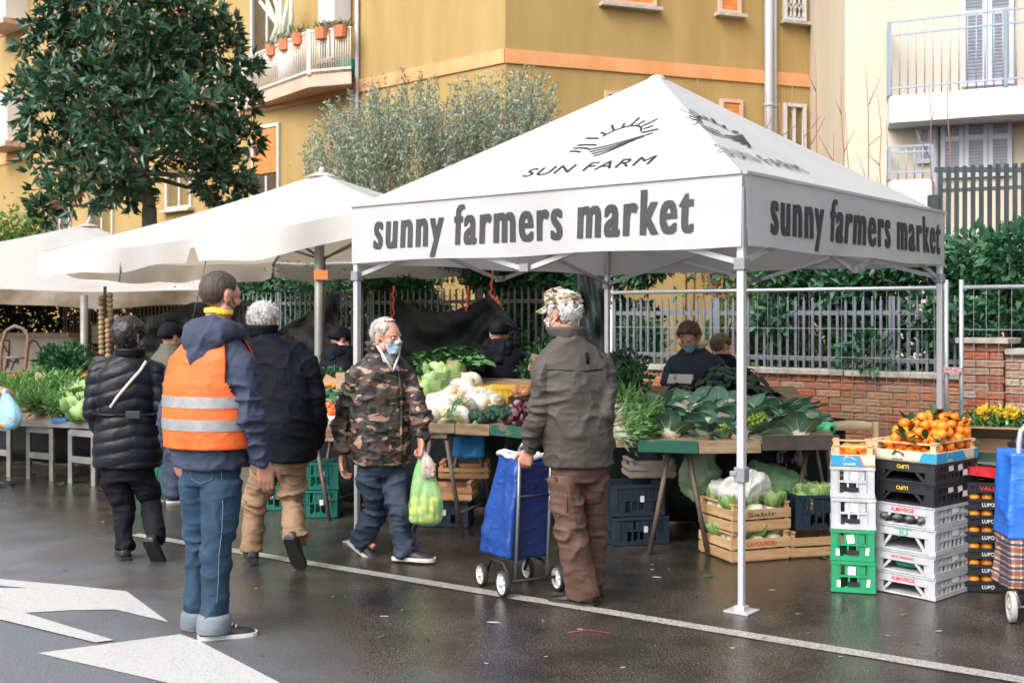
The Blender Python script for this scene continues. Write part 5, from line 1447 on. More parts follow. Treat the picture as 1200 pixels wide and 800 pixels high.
stitch(wm, wm['jme'], [(171, 424), (164, 434), (155, 445), (146, 456), (138, 466), (130, 477)], 7.8, 'bag_strap', mat('pale_strap', (.62, .56, .48), .7), .011, .006)
stitch(wm, wm['jme'], [(108, 484), (125, 486), (150, 486), (175, 486), (190, 484)], 7.8, 'belt', M_puff, .013, .006)
mb = MB(); p = P(156, 486, 7.8 - .19) - wm['base']; mb.box(p, (.10, .02, .055)); mb.build('buckle', M_soleb, wm['e'], bevel=.008)

# ---------------------------------------------------------------- white-haired man in the long black coat
wh = person('white-haired man in long black coat and khaki trousers, walking away', 7.6, 12,
    [(327, 538, .245, .20), (328, 500, .25, .20), (329, 465, .25, .185), (328, 435, .24, .165), (325, 412, .205, .14), (318, 400, .14, .11), (311, 393, .09, .09), (308, 386, .072, .072)],
    ((307, 397, .02), 1.0, 25, -10, 0),
    {'L': dict(knee=(298, 592, .06), ankle=(295, 641, .02), yaw=-15, r=(.092, .074, .075), hem=-.03), 'R': dict(knee=(341, 588, .05), ankle=(347, 630, -.20), yaw=14, pitch=-52, r=(.092, .074, .073), hem=-.03)},
    {'L': dict(elbow=(288, 478, .12), wrist=(290, 520, .22), hand=False), 'R': dict(elbow=(371, 482, -.02), wrist=(367, 520, .14), hand=False)},
    dict(top=M_coat, trousers=M_khak, shoe=M_shoe, sole=M_soleb, skin=M_skin), sh=(326, 424, .20), arm_r=(.088, .078, .062), jfold=(.012, (7, 7, 10)), tfold=(.015, (7, 7, 16)), seed=6., hip_w=.10, jname='coat')
hair(wh, M_hairw, FULL, .014, .35, 45); strands(wh, M_hairw, FULL, .035, 1600, 5, .5)
collar(wh, M_coat, .085, .10, -.045, .03, th=.014)
for sx in (-1, 1):
    pass

# ---------------------------------------------------------------- man in camouflage with the green bag
Yc = 7.8
cm = person('man in woodland camouflage jacket and blue surgical mask carrying a green bag', Yc, 148,
    [(447, 543, .205, .15), (447, 520, .21, .155), (446, 490, .205, .15), (446, 460, .212, .15), (447, 437, .205, .135), (448, 422, .155, .105), (449, 413, .095, .09), (450, 406, .07, .07)],
    ((452, 416, -.06), 1.04, 122, -2, 0),
    {'L': dict(knee=(467, 597, -.12), ankle=(474, 641, -.10), yaw=105, r=(.092, .072, .074), hem=-.045), 'R': dict(knee=(441, 597, .06), ankle=(425, 631, .14), yaw=118, pitch=-28, r=(.090, .070, .074), hem=-.045)},
    {'R': dict(elbow=(400, 492, .04), wrist=(401, 533, -.06), hdir=(.05, -.15, -1), palm=(.8, -.3, 0), curl=(.3, .5, .4)), 'L': dict(elbow=(494, 487, -.06), wrist=(493, 514, -.14), hdir=(.12, -.1, -1), palm=(-.8, -.4, 0), curl=(.9, 1.2, .8))},
    dict(top=M_camo, trousers=M_navyj, shoe=M_shoe, sole=M_sole, skin=M_skinr, laces=M_soleb), sh=(447, 437, .185), arm_r=(.074, .062, .050), jfold=(.015, (8, 8, 14)), tfold=(.015, (7, 7, 14)), seed=8., hip_w=.085)
hair(cm, M_hairg, [(-.12, .05), (-.06, .06), (-.035, .08), (-.02, .145), (.012, .14), (.03, .12), (.042, .14), (.06, .178), (.075, .20), (.1, .22)], .008, .3, 60, extra=lambda q: (np.abs(q[:, 0]) > .045) | (q[:, 1] < -.0) | (q[:, 2] > .215))
strands(cm, M_hairg, [(-.12, .06), (-.06, .07), (-.02, .15), (.0, .15), (.012, .3), (.1, .3)], .02, 500, 5, .5)
face_mask(cm, M_mask); eyes(cm)
collar(cm, M_camo, .088, .125, -.06, .035, gap=1.3, th=.014, cy=.0)
collar(cm, M_maskk, .078, .105, -.05, .03, gap=1.5, th=.01, name='lining')
stitch(cm, cm['jme'], [(464, 412), (465, 425), (468, 445), (470, 470), (470, 500), (470, 530)], Yc, 'placket', M_camo, .010, .006)
fr = cm['fw']; mb = MB(); c = cm['T'][-2][0]; R = Matrix.Rotation(-cm['ar'], 3, 'Z'); mb.sphere(c + fr * .085 + V(0, 0, -.035), (.055, .03, .075), 14, 10, R=R); mb.build('shirt_front', M_gryshirt, cm['e'])
for sx in (-1, 1):
    mb = MB(); b0 = c + fr * .125 + cm['rt'] * sx * .055; mb.tube([b0 + V(0, 0, .05) - fr * .04 + cm['rt'] * sx * .03, b0 + V(0, 0, -.02), c + fr * .15 + V(0, 0, -.12)], .008, 6); mb.build('zip_edge', M_wht, cm['e'])

# ---------------------------------------------------------------- man in the camo cap pulling the blue trolley
Yb = 6.6
br = person('man in camouflage cap and taupe soft-shell jacket holding the blue shopping trolley', Yb, -20,
    [(678, 545, .195, .165), (678, 520, .205, .17), (676, 485, .215, .168), (674, 455, .222, .16), (672, 428, .215, .14), (668, 410, .165, .115), (666, 398, .10, .095), (664, 388, .078, .078)],
    ((661, 392, .0), 1.03, -52, -6, 0),
    {'L': dict(knee=(668, 622, -.06), ankle=(683, 692, -.02), yaw=-60, r=(.098, .084, .086), hem=-.03), 'R': dict(knee=(697, 620, .16), ankle=(692, 684, .20), yaw=-45, r=(.090, .076, .076), hem=-.03)},
    {'L': dict(elbow=(633, 482, -.08), wrist=(620, 526, .04), hdir=(-.25, .25, -1), palm=(.3, .9, .3), thumb=-1, curl=(.7, 1.0, .8)), 'R': dict(elbow=(708, 480, -.06), wrist=(706, 522, .10), hand=True, palm=(-1, 0, 0))},
    dict(top=M_brj, trousers=M_brt, shoe=M_leath, sole=M_soleb, skin=M_skinr), sh=(672, 427, .185), arm_r=(.078, .068, .054), jfold=(.014, (7, 7, 13)), tfold=(.013, (6, 6, 12)), seed=10., hip_w=.085)
hair(br, M_hairw, [(-.12, .045), (-.05, .05), (-.03, .065), (-.02, .13), (.012, .12), (.03, .09), (.05, .10), (.06, .165), (.1, .2)], .014, .3, 50)
strands(br, M_hairw, [(-.12, .05), (-.05, .06), (-.03, .08), (-.02, .14), (.02, .13), (.05, .17), (.1, .2)], .03, 900, 8, .4)
hair(br, M_hairw, [(-.12, .3), (.02, .3), (.03, .02), (.1, .012)], .010, .3, 60, extra=lambda q: (q[:, 2] < .06) & (q[:, 1] > .03), name='beard')
face_mask(br, M_wht)
def cap(o, m):
    mb = MB(); q = lambda x, y, z: o['ho'] + o['hR'] @ Vector((x, y, z)) * o['hs']; n = 28
    rows = [[q(math.cos(t) * rx, -.012 + math.sin(t) * ry, z + .10 * math.sin(t) * .18) for t in [2 * math.pi * j / n for j in range(n)]] for (rx, ry, z) in
            ((.086, .108, .150), (.089, .111, .165), (.091, .112, .195), (.088, .108, .222), (.075, .092, .238), (.045, .06, .246), (.01, .01, .248))]
    mb.loft(rows); me = mb.mesh('cap', m); displace(me, folds(.004, (22, 22, 22), 2.)); co_ = obj('cap', me, o['e'])
    mb = MB(); vs = []; k = 12; top = []
    for r in range(5):
        for j in range(k + 1):
            th = math.radians(25 + 130 * j / k); ex = r / 4
            vs.append(q(math.cos(th) * (.088 + .004 * ex), -.012 + math.sin(th) * (.110 + .075 * ex * max(0, math.sin(th)) ** 1.2), .168 - .02 * ex - .03 * abs(math.cos(th)) * ex))
    fs = [(r * (k + 1) + j, r * (k + 1) + j + 1, (r + 1) * (k + 1) + j + 1, (r + 1) * (k + 1) + j) for r in range(4) for j in range(k)]
    b_ = obj('peak', np_mesh('peak', vs, fs, [m], smooth=True), o['e']); s_ = b_.modifiers.new('t', 'SOLIDIFY'); s_.thickness = .006
cap(br, M_camoc)
collar(br, M_brj, .09, .112, -.035, .025, gap=.9, th=.012, lean=.012)
stitch(br, br['jme'], [(628, 434), (645, 433), (665, 434), (685, 434), (705, 433)], Yb, 'yoke_seam', M_coat, .003, .002)
stitch(br, br['jme'], [(687, 413), (688, 420), (689, 427)], Yb, 'logo', M_coat, .010, .002)
stitch(br, br['jme'], [(619, 523), (628, 526)], Yb, 'cuff_seam', M_coat, .004)
stitch(br, br['tme'], [(640, 562), (652, 562), (664, 560)], Yb, 'pocket_flap', M_brt, .012, .004)
stitch(br, br['tme'], [(640, 585), (640, 600), (655, 604), (664, 600), (664, 575)], Yb, 'pocket', M_brt, .005, .003)

# ---------------------------------------------------------------- stallholders and others farther back
bk = person('stallholder in black beanie and black hoodie with his back turned', 10.4, 8,
    [(590, 486, .20, .16), (590, 460, .225, .17), (590, 435, .235, .165), (588, 416, .22, .14), (586, 406, .15, .11), (585, 398, .085, .085)],
    ((585, 406, 0), .98, -5, -8, 0),
    {'L': dict(knee=(580, 545, .02), ankle=(580, 580, 0), yaw=0), 'R': dict(knee=(602, 545, .02), ankle=(603, 580, 0), yaw=10)},
    {'L': dict(elbow=(562, 448, .02), wrist=(572, 466, .2), hand=False), 'R': dict(elbow=(618, 448, .02), wrist=(612, 466, .2), hand=False)},
    dict(top=M_coat, trousers=cloth('grey_jeans', (.10, .11, .12)), shoe=M_shoe, sole=M_soleb), sh=(588, 420, .19), arm_r=(.08, .07, .055), vox=.016, body_vox=.01, seed=12., jname='hoodie')
hood(bk, M_coat, .15, .0, .18, .10)
hair(bk, M_coat, [(-.12, .09), (-.02, .105), (.05, .12), (.1, .14)], .016, .1, 30, name='beanie')

sl = person('stallholder in navy fleece and blue mask looking down at a notepad', 9.9, 205,
    [(816, 480, .20, .16), (816, 455, .22, .17), (815, 435, .225, .165), (815, 420, .20, .14), (813, 412, .13, .10), (812, 405, .08, .08)],
    ((811, 409, -.06), 1.0, 208, -26, 4),
    {'L': dict(knee=(822, 545, -.02), ankle=(826, 588, 0), yaw=200), 'R': dict(knee=(804, 545, -.02), ankle=(802, 588, 0), yaw=210)},
    {'R': dict(elbow=(784, 448, -.08), wrist=(795, 452, -.30), hdir=(.6, -.3, .1), palm=(0, 0, 1), curl=(.5, .7, .5)), 'L': dict(elbow=(846, 450, -.06), wrist=(808, 450, -.32), hdir=(-1, -.2, .1), palm=(0, -.4, 1), curl=(.4, .6, .5))},
    dict(top=M_navyfl, trousers=M_trk, shoe=M_shoe, sole=M_soleb, skin=M_skinr), sh=(815, 424, .185), arm_r=(.078, .066, .05), vox=.014, body_vox=.008, seed=14., jname='fleece')
hair(sl, M_hairm, [(-.12, .03), (-.04, .05), (-.02, .09), (.01, .12), (.03, .12), (.05, .16), (.075, .175), (.1, .195)], .020, .35, 45); strands(sl, M_hairm, FULL, .05, 500, 9, .3)
face_mask(sl, mat('teal_mask', (.16, .48, .52), .7)); eyes(sl)
collar(sl, M_creamc, .085, .13, -.03, .03, gap=.9, th=.012)
stitch(sl, sl['jme'], [(838, 418), (844, 428), (848, 440), (849, 448)], 9.9, 'sleeve_stripe', M_bluep, .014, .004)
mb = MB(); p = P(797, 444, 9.52); mb.box(V(0, 0, 0), (.20, .15, .010), Matrix.Rotation(-.3, 3, 'Z') @ Matrix.Rotation(.45, 3, 'X')); mb.build('notepad', mat('paper', (.62, .61, .58), .8), label='open paper notepad in the hands of the masked stallholder', cat='notepad', loc=p)

s2 = person('person in black coat with brown hair behind the masked stallholder', 10.7, 20,
    [(852, 490, .19, .16), (852, 455, .21, .17), (852, 436, .20, .15), (849, 422, .12, .11), (846, 414, .08, .08)],
    ((841, 420, 0), .95, 60, -20, 0),
    {'L': dict(knee=(846, 540, .02), ankle=(846, 576, 0), yaw=0), 'R': dict(knee=(860, 540, .02), ankle=(860, 576, 0), yaw=10)},
    {'L': dict(elbow=(832, 458, .1), wrist=(838, 476, .3), hand=False), 'R': dict(elbow=(872, 458, .05), wrist=(868, 476, .3), hand=False)},
    dict(top=M_coat, trousers=M_trk, shoe=M_shoe, sole=M_soleb), sh=(851, 434, .17), vox=.02, body_vox=.012, seed=16.)
hair(s2, M_hairm, FULL, .02, .3, 40)

hp_ = person('person in dark hat and olive coat standing behind the vested man', 10.3, 30,
    [(196, 500, .21, .17), (196, 470, .22, .17), (197, 440, .22, .16), (198, 420, .19, .13), (199, 408, .10, .09), (199, 402, .075, .075)],
    ((199, 410, 0), .95, 35, -5, 0),
    {'L': dict(knee=(200, 543, .02), ankle=(201, 578, 0), yaw=60), 'R': dict(knee=(206, 543, -.1), ankle=(206, 578, -.1), yaw=75)},
    {'L': dict(elbow=(176, 455, .02), wrist=(180, 485, .1), hand=False), 'R': dict(elbow=(218, 455, .02), wrist=(216, 485, .1), hand=False)},
    dict(top=M_olivc, trousers=M_navyj, shoe=M_shoe, sole=M_sole), sh=(198, 424, .175), vox=.018, body_vox=.012, seed=18.)
hair(hp_, M_coat, [(-.12, .09), (-.02, .105), (.05, .12), (.1, .14)], .025, .1, 30, name='hat')

dk = person('dark hooded figure stooping under the netting beside the light tent leg', 10.6, 60,
    [(396, 500, .22, .19), (396, 465, .235, .20), (396, 435, .22, .19), (399, 415, .16, .15), (402, 404, .09, .09)],
    ((392, 412, .0), .95, 55, -25, 0),
    {'L': dict(knee=(390, 545, .02), ankle=(390, 575, 0), yaw=-60), 'R': dict(knee=(404, 545, .02), ankle=(404, 575, 0), yaw=-60)},
    {'L': dict(elbow=(378, 458, .05), wrist=(374, 480, -.1), hand=False), 'R': dict(elbow=(414, 460, .05), wrist=(408, 482, -.15), hand=False)},
    dict(top=M_coat, trousers=M_trk, shoe=M_shoe, sole=M_soleb), sh=(397, 428, .17), vox=.02, body_vox=.012, seed=20.)
hair(dk, M_coat, [(-.12, .08), (-.02, .10), (.05, .13), (.1, .15)], .022, .1, 30, name='beanie')
hood(dk, M_coat, .16, .02, .2, .11)

le = person('shopper in black holding a pale blue bag at the greens stall', 11.1, 40,
    [(-34, 500, .21, .17), (-34, 465, .22, .17), (-34, 430, .22, .16), (-34, 405, .16, .12), (-34, 394, .08, .08)],
    ((-34, 398, 0), .98, 40, -5, 0),
    {'L': dict(knee=(-40, 530, .02), ankle=(-40, 559, 0), yaw=60), 'R': dict(knee=(-16, 530, .0), ankle=(-12, 559, -.05), yaw=80)},
    {'L': dict(elbow=(-58, 450, .02), wrist=(-54, 480, .1), hand=False), 'R': dict(elbow=(-14, 450, -.05), wrist=(-1, 455, -.30), hdir=(1, -.2, -.4), palm=(0, .3, -1), curl=(.9, 1.2, .8))},
    dict(top=M_coat, trousers=M_trk, shoe=M_leath, sole=M_soleb, skin=M_skinr), sh=(-34, 412, .18), vox=.02, body_vox=.010, seed=22.)
hair(le, M_hairk, FULL, .014, .3, 40)
# ================================================================== produce: one of each kind, then copies
M_boardw = mat('weathered_plank', (.20, .13, .08), .85, (.36, .25, .15), 5, bump=.4, bscale=30, stretch=(1, 6, 6))
M_boardg = mat('green_painted_plank', (.012, .10, .065), .6, (.20, .14, .09), 6, ramp=(.55, .62), bump=.3, bscale=25)
M_tst = mat('rusty_trestle', (.10, .085, .075), .6, (.19, .13, .10), 8, metal=.2)
M_kale = mat('blue_green_leaf', (.10, .235, .165), .5, (.20, .37, .26), 6, bump=.6, bscale=22, rnd=.25)
M_rib = mat('pale_midrib', (.42, .52, .34), .5)
M_cabb = mat('cabbage_leaf', (.16, .32, .08), .5, (.36, .48, .20), 5, bump=.6, bscale=16, rnd=.2)
M_savoy = mat('savoy_leaf', (.04, .14, .04), .55, (.09, .23, .07), 5, bump=.8, bscale=14, rnd=.25)
M_dkale = mat('dark_kale', (.012, .035, .022), .5, (.028, .07, .042), 10, bump=.9, bscale=24, rnd=.3)
M_roma = mat('romanesco', (.30, .42, .05), .6, (.42, .52, .10), 12, bump=.5, bscale=40, rnd=.15)
M_caul = mat('cauliflower', (.66, .60, .44), .7, (.74, .70, .56), 10, bump=.8, bscale=45)
M_turn = mat('white_turnip', (.74, .71, .62), .45, (.60, .50, .36), 3, ramp=(.5, .75), rnd=.08)
M_root = mat('turnip_root', (.55, .38, .20), .7, (.66, .50, .32), 8)
M_broc = mat('broccoli_floret', (.012, .05, .03), .7, (.03, .09, .05), 30, bump=1., bscale=60)
M_stalk = mat('green_stalk', (.20, .36, .10), .5, (.32, .46, .18), 6)
M_radi = mat('radicchio', (.10, .012, .035), .45, (.50, .35, .36), 7, ramp=(.55, .7), rnd=.2)
M_orng = mat('mandarin_skin', (.86, .21, .010), .42, (.90, .28, .02), 4, bump=.25, bscale=70, rnd=.14)
M_tom = mat('tomato_skin', (.75, .075, .015), .25, (.82, .14, .02), 3, rnd=.15)
M_onion = mat('onion_skin', (.55, .19, .07), .4, (.66, .30, .13), 6, rnd=.15, stretch=(6, 6, 1))
M_zuc = mat('courgette_skin', (.015, .07, .03), .35, (.04, .13, .05), 8, rnd=.2)
M_pota = mat('yellow_pepper', (.62, .36, .03), .35, (.70, .46, .06), 4, rnd=.2)
M_dleaf = mat('citrus_leaf', (.015, .06, .02), .3, (.03, .10, .03), 8, rnd=.3)
M_fenn = leaf_mat('leafy_greens', [(.10, .26, .06), (.18, .36, .10), (.06, .18, .05), (.30, .44, .18)], rough=.5, transl=.25)
M_pars = leaf_mat('dark_herb', [(.015, .07, .025), (.03, .11, .04), (.02, .09, .03)], rough=.5, transl=.2)
M_whitest = leaf_mat('white_stems', [(.60, .64, .46), (.70, .72, .58), (.46, .56, .32)], rough=.45, transl=.2)

def blade(L, W, curl, m, rib=True, wav=.12, seed=0, cup=.25, name='leaf', nx=6, ny=9):
    """one large leaf with a midrib, base at the origin, growing along +Y and bending back"""
    rg = random.Random(seed); vs = []; fs = []; ph = rg.uniform(0, 6)
    for j in range(ny + 1):
        t = j / ny; w = W * (math.sin(math.pi * (t * .88 + .06)) ** .75) * .5
        an = curl * t; y = L * (math.sin(an) / curl if abs(curl) > 1e-3 else t); z = L * ((1 - math.cos(an)) / curl if abs(curl) > 1e-3 else 0)
        for i in range(nx + 1):
            s = i / nx * 2 - 1
            vs.append((s * w, y - .06 * L * abs(s) * (1 - t), z + cup * w * s * s + wav * W * abs(s) ** 2 * math.sin(t * 13 + ph + s * 2.5) * .5))
    for j in range(ny):
        for i in range(nx): q = j * (nx + 1) + i; fs.append((q, q + 1, q + nx + 2, q + nx + 1))
    mi = [0] * len(fs)
    if rib:
        b = len(vs)
        for j in range(ny + 1):
            t = j / ny; an = curl * t; y = L * (math.sin(an) / curl if abs(curl) > 1e-3 else t); z = L * ((1 - math.cos(an)) / curl if abs(curl) > 1e-3 else 0); r = W * .045 * (1 - .85 * t)
            for k in range(4): vs.append((math.cos(k * math.pi / 2) * r, y, z + math.sin(k * math.pi / 2) * r + .002))
        for j in range(ny):
            for k in range(4): fs.append((b + j * 4 + k, b + j * 4 + (k + 1) % 4, b + j * 4 + 4 + (k + 1) % 4, b + j * 4 + 4 + k)); mi.append(1)
    return np_mesh(name, vs, fs, [m, M_rib], mi, smooth=True)
def lumpy(r, amp, f, nu=14, nv=10, seed=0, sq=(1, 1, 1)):
    rg = np.random.default_rng(seed)
    def fn(d): return 1 + amp * float(vnoise(np.array([[d.x * f + seed, d.y * f, d.z * f]]))[0])
    mb = MB(); mb.sphere((0, 0, 0), (r * sq[0], r * sq[1], r * sq[2]), nu, nv, fn=fn); return mb
def group_of(o): return o.get('group')
HID = []
class Kind:
    """first use places the original, later uses copy it with all its parts"""
    def __init__(s, make): s.make = make; s.o = None
    def put(s, loc, rot=(0, 0, 0), scale=1.0, label=None, group=None):
        if s.o is None: s.o = o = s.make(); o.location = loc; o.rotation_euler = rot; o.scale = (scale,) * 3
        else: o = dup(s.o, None, loc, rot, scale)
        if label: o['label'] = label
        if group: o['group'] = group
        return o
leafK = [blade(.27, .17, -.9 - .3 * i, M_kale, True, .10, i) for i in range(3)]
leafS = [blade(.24, .22, -1.1 - .2 * i, M_savoy, True, .12, i + 5, cup=.4) for i in range(3)]
leafC = [blade(.17, .17, 1.7, M_cabb, True, .08, i + 9, cup=.6) for i in range(2)]
leafD = [blade(.30, .12, -1.3 - .3 * i, M_dkale, False, .35, i + 12) for i in range(3)]
leafR = [blade(.14, .10, 1.2, M_radi, True, .12, i + 15, cup=.5) for i in range(2)]
def leafy(name, label, cat, core, leaves, n, tilt, ring, rg, sc=(.85, 1.15), z=0, group=None):
    e = empty(name, (0, 0, 0), 0, label, cat, group)
    if core: core(e)
    for i in range(n):
        a_ = 2 * math.pi * i / n + rg.uniform(-.2, .2); o = obj('leaf', rg.choice(leaves), e); t_ = tilt + rg.uniform(-.25, .25)
        o.location = (-math.sin(a_) * ring, math.cos(a_) * ring, z); o.rotation_euler = (t_, rg.uniform(-.2, .2), a_); s_ = rg.uniform(*sc); o.scale = (s_,) * 3
    return e
rgp = random.Random(21)
def k_caul():
    def core(e): lumpy(.085, .16, 9, 18, 12, 3).build('head', M_caul, e)
    return leafy('cauliflower', 'leafy cauliflower with blue-green ribbed leaves on the crated stall', 'cauliflower', core, leafK, 9, .75, .05, rgp, z=-.05)
def k_roma():
    e = empty('romanesco', (0, 0, 0), 0, 'lime green romanesco head among cauliflower leaves', 'romanesco')
    mb = MB()
    for k in range(46):
        t = k / 46; th = k * 2.39996; z = t; r = .085 * (1 - t) ** .8; c = Vector((math.cos(th) * r, math.sin(th) * r, .10 * t)); d_ = Vector((math.cos(th) * (1 - t), math.sin(th) * (1 - t), .6 + t)).normalized()
        s_ = .026 * (1 - .55 * t); sx = d_.orthogonal().normalized(); sy = d_.cross(sx); mb.loft([[c + (sx * math.cos(q * 1.047) + sy * math.sin(q * 1.047)) * s_ for q in range(6)], [c + d_ * s_ * 1.5 + (sx * math.cos(q * 1.047) + sy * math.sin(q * 1.047)) * s_ * .25 for q in range(6)]])
    mb.sphere((0, 0, .0), (.075, .075, .06), 12, 8); mb.build('head', M_roma, e)
    for i in range(5):
        a_ = i * 1.257; o = obj('leaf', leafK[i % 3], e); o.location = (-math.sin(a_) * .05, math.cos(a_) * .05, -.05); o.rotation_euler = (.55, 0, a_); o.scale = (.8,) * 3
    return e
def k_cabb():
    def core(e): lumpy(.085, .06, 3, 14, 10, 5).build('heart', M_cabb, e)
    return leafy('cabbage', 'pale green round cabbage', 'cabbage', core, leafC, 7, .25, .075, rgp, (.9, 1.1), z=-.06)
def k_savoy(): return leafy('savoy_cabbage', 'broad-leaved dark savoy cabbage', 'cabbage', None, leafS, 8, .6, .03, rgp, z=-.03)
def k_dkale(): return leafy('black_kale', 'heaped bunch of dark crinkled kale', 'kale', None, leafD, 9, .5, .02, rgp, z=-.02)
def k_radi():
    def core(e): lumpy(.045, .1, 4, 10, 8, 2).build('heart', M_radi, e)
    return leafy('radicchio', 'purple radicchio head beside the black onion crate', 'radicchio', core, leafR, 6, .35, .035, rgp, z=-.02)
def k_turn():
    e = empty('turnip', (0, 0, 0), 0, 'big round white turnip with tan root scar', 'turnip')
    mb = lumpy(.082, .04, 2.5, 16, 12, 4, (1, 1, .86)); mb.build('bulb', M_turn, e)
    mb = MB(); mb.sphere((0, -.068, .012), (.040, .020, .036), 12, 8); mb.tube([(0, -.08, .01), (.005, -.105, 0)], [.012, .004], 6); mb.build('root', M_root, e)
    return e
def k_broc():
    e = empty('broccoli', (0, 0, 0), 0, 'dark green broccoli head at the stall edge', 'broccoli')
    mb = MB()
    for i in range(14):
        a_ = i * 2.4; r = .05 * math.sqrt(i / 14); mb.sphere((math.cos(a_) * r, math.sin(a_) * r, .03 - r * .5), .026, 9, 7)
    mb.build('floret', M_broc, e); mb = MB(); mb.tube([(0, 0, -.07), (0, 0, .02)], [.022, .03], 8); mb.build('stalk', M_stalk, e); return e
def bunch(name, label, cat, m, ms, n, L, W, spread, stems=0, sl=.16):
    e = empty(name, (0, 0, 0), 0, label, cat); rg = np.random.default_rng(n)
    d_ = rg.normal(size=(n, 3)) * spread + [0, 1, .35]; d_ /= np.linalg.norm(d_, axis=1)[:, None]
    u = rg.uniform(.25, 1, n); pos = d_ * (u * sl)[:, None]
    obj('foliage', leaves_mesh('foliage', pos, d_ + rg.normal(size=(n, 3)) * .45, L, W, m, rng=rg), e)
    if stems:
        k = stems; p0 = rg.normal(size=(k, 3)) * .022 * [1, .3, 1] + [0, -.10, 0]; d2 = d_[:k] * .6 + [0, .7, 0]
        obj('stem', leaves_mesh('stem', p0, d2, .26, .022, ms, rng=rg, fold=.5), e)
    return e
def k_fenn(): return bunch('chicory', 'bunch of pale-stemmed leafy chicory', 'chicory', M_fenn, M_whitest, 130, .11, .03, .42, 26, .22)
def k_pars(): return bunch('parsley', 'bushy dark bunch of parsley', 'parsley', M_pars, M_fenn, 240, .06, .035, .6, 10, .2)
def k_leek(): return bunch('spring_onion', 'bunch of white-stemmed green spring onions', 'onions', M_fenn, M_whitest, 60, .2, .018, .25, 34, .2)
def sph(name, label, cat, r, m, sq=(1, 1, 1), seed=0, leaf=False, top=None):
    def mk():
        mb = lumpy(r, .035, 2.2, 12, 9, seed, sq); o = mb.build(name, m, label=label, cat=cat)
        if leaf:
            b_ = MB(); me = blade(.075, .034, -.6, M_dleaf, False, .05, seed, name='leaf', nx=2, ny=4); l_ = obj('leaf', me, o); l_.location = (0, 0, r * .9); l_.rotation_euler = (.3, 0, seed * 1.7)
        if top: b_ = MB(); b_.tube([(0, 0, r * .8), (.004, 0, r * 1.25)], [.008, .002], 5); b_.build('stalk', top, o)
        return o
    return Kind(mk)
K = dict(caul=Kind(k_caul), roma=Kind(k_roma), cabb=Kind(k_cabb), sav=Kind(k_savoy), kale=Kind(k_dkale), radi=Kind(k_radi), turn=Kind(k_turn), broc=Kind(k_broc), fenn=Kind(k_fenn), pars=Kind(k_pars), leek=Kind(k_leek))
K['tom'] = sph('tomato', 'glossy red tomato in the labelled tray by the camouflage jacket', 'tomato', .042, M_tom, (1, 1, .86), 2, top=M_stalk)
K['oni'] = sph('onion', 'copper brown onion in the black crate', 'onion', .040, M_onion, (1, 1, .9), 3, top=M_onion)
K['pep'] = sph('pepper', 'small yellow pepper beside the camouflage jacket', 'pepper', .034, M_pota, (1, 1.3, .9), 5, top=M_stalk)

def trestle(p, ang, h, w=.7, lab='', name='trestle'):
    e = empty(name, flat(p, 0), ang, lab, 'trestle')
    for sx in (-1, 1):
        for sy in (-1, 1):
            mb = MB(); mb.tube([(sx * .06, sy * w / 2, h), (sx * .20, sy * (w / 2 + .02), 0)], .017, 7); mb.build('leg', M_tst, e)
    for sx in (-1, 1): mb = MB(); mb.tube([(sx * .17, -w / 2 - .01, h * .22), (sx * .17, w / 2 + .01, h * .22)], .012, 6); mb.build('crossbar', M_tst, e)
    mb = MB(); mb.box((0, 0, h), (.16, w + .06, .03)); mb.build('head_beam', M_tst, e)
    return e
def board(name, label, quad_, m, th=.025, cat='board'):
    """plank deck: four corners front-left, front-right, back-right, back-left; planks are parts"""
    o = sum(quad_, Vector()) / 4; e = empty(name, flat(o, 0), 0, label, cat); n = 6
    fl, fr, br_, bl = [q - flat(o, 0) for q in quad_]
    for i in range(n):
        a_, b_ = fl.lerp(bl, (i + .03) / n), fr.lerp(br_, (i + .03) / n); c_, d_ = fr.lerp(br_, (i + .97) / n), fl.lerp(bl, (i + .97) / n); dn = V(0, 0, -th)
        mb = MB(); mb.add([a_, b_, c_, d_, a_ + dn, b_ + dn, c_ + dn, d_ + dn], [(0, 1, 2, 3), (7, 6, 5, 4), (0, 4, 5, 1), (1, 5, 6, 2), (2, 6, 7, 3), (3, 7, 4, 0)]); mb.build('plank', m, e)
    return e
def edge_plank(a_, b_, h, m, lab, th=.02):
    mb = MB(); mb.bar(a_, b_, th, h); mb.build('edge_plank', m, label=lab, cat='plank', bevel=.004)

# ---------------------------------------------------------------- stall under the printed tent
yR = lambda py: float(np.interp(py, [430, 516], [9.7, 7.85]))
def onR(px, py, up=0.): p = P(px, py, yR(py)); p.z += up; return p
board('stall_board', 'sloping plank deck carrying cauliflowers under the printed tent', [P(722, 520, 7.88), P(985, 520, 7.70), P(930, 452, 9.3), P(716, 452, 9.5)], M_boardw)
edge_plank(P(748, 522, 7.80), P(818, 524, 7.78), .085, M_boardg, 'peeling green plank edging the cauliflower deck')
edge_plank(P(819, 524, 7.78), P(892, 523, 7.74), .085, M_boardw, 'bare brown plank edging the cauliflower deck beside the green one')
edge_plank(P(893, 519, 7.72), P(984, 518, 7.68), .10, mat('black_plank', (.035, .03, .026), .8, (.07, .055, .045), 6), 'blackened plank at the end of the cauliflower deck')
trestle(P(795, 600, 8.3), math.radians(-8), .74, .7, 'rusty trestle under the cauliflower deck')
trestle(P(950, 600, 8.35), math.radians(-8), .74, .7, 'rusty trestle beside the black netted crate')
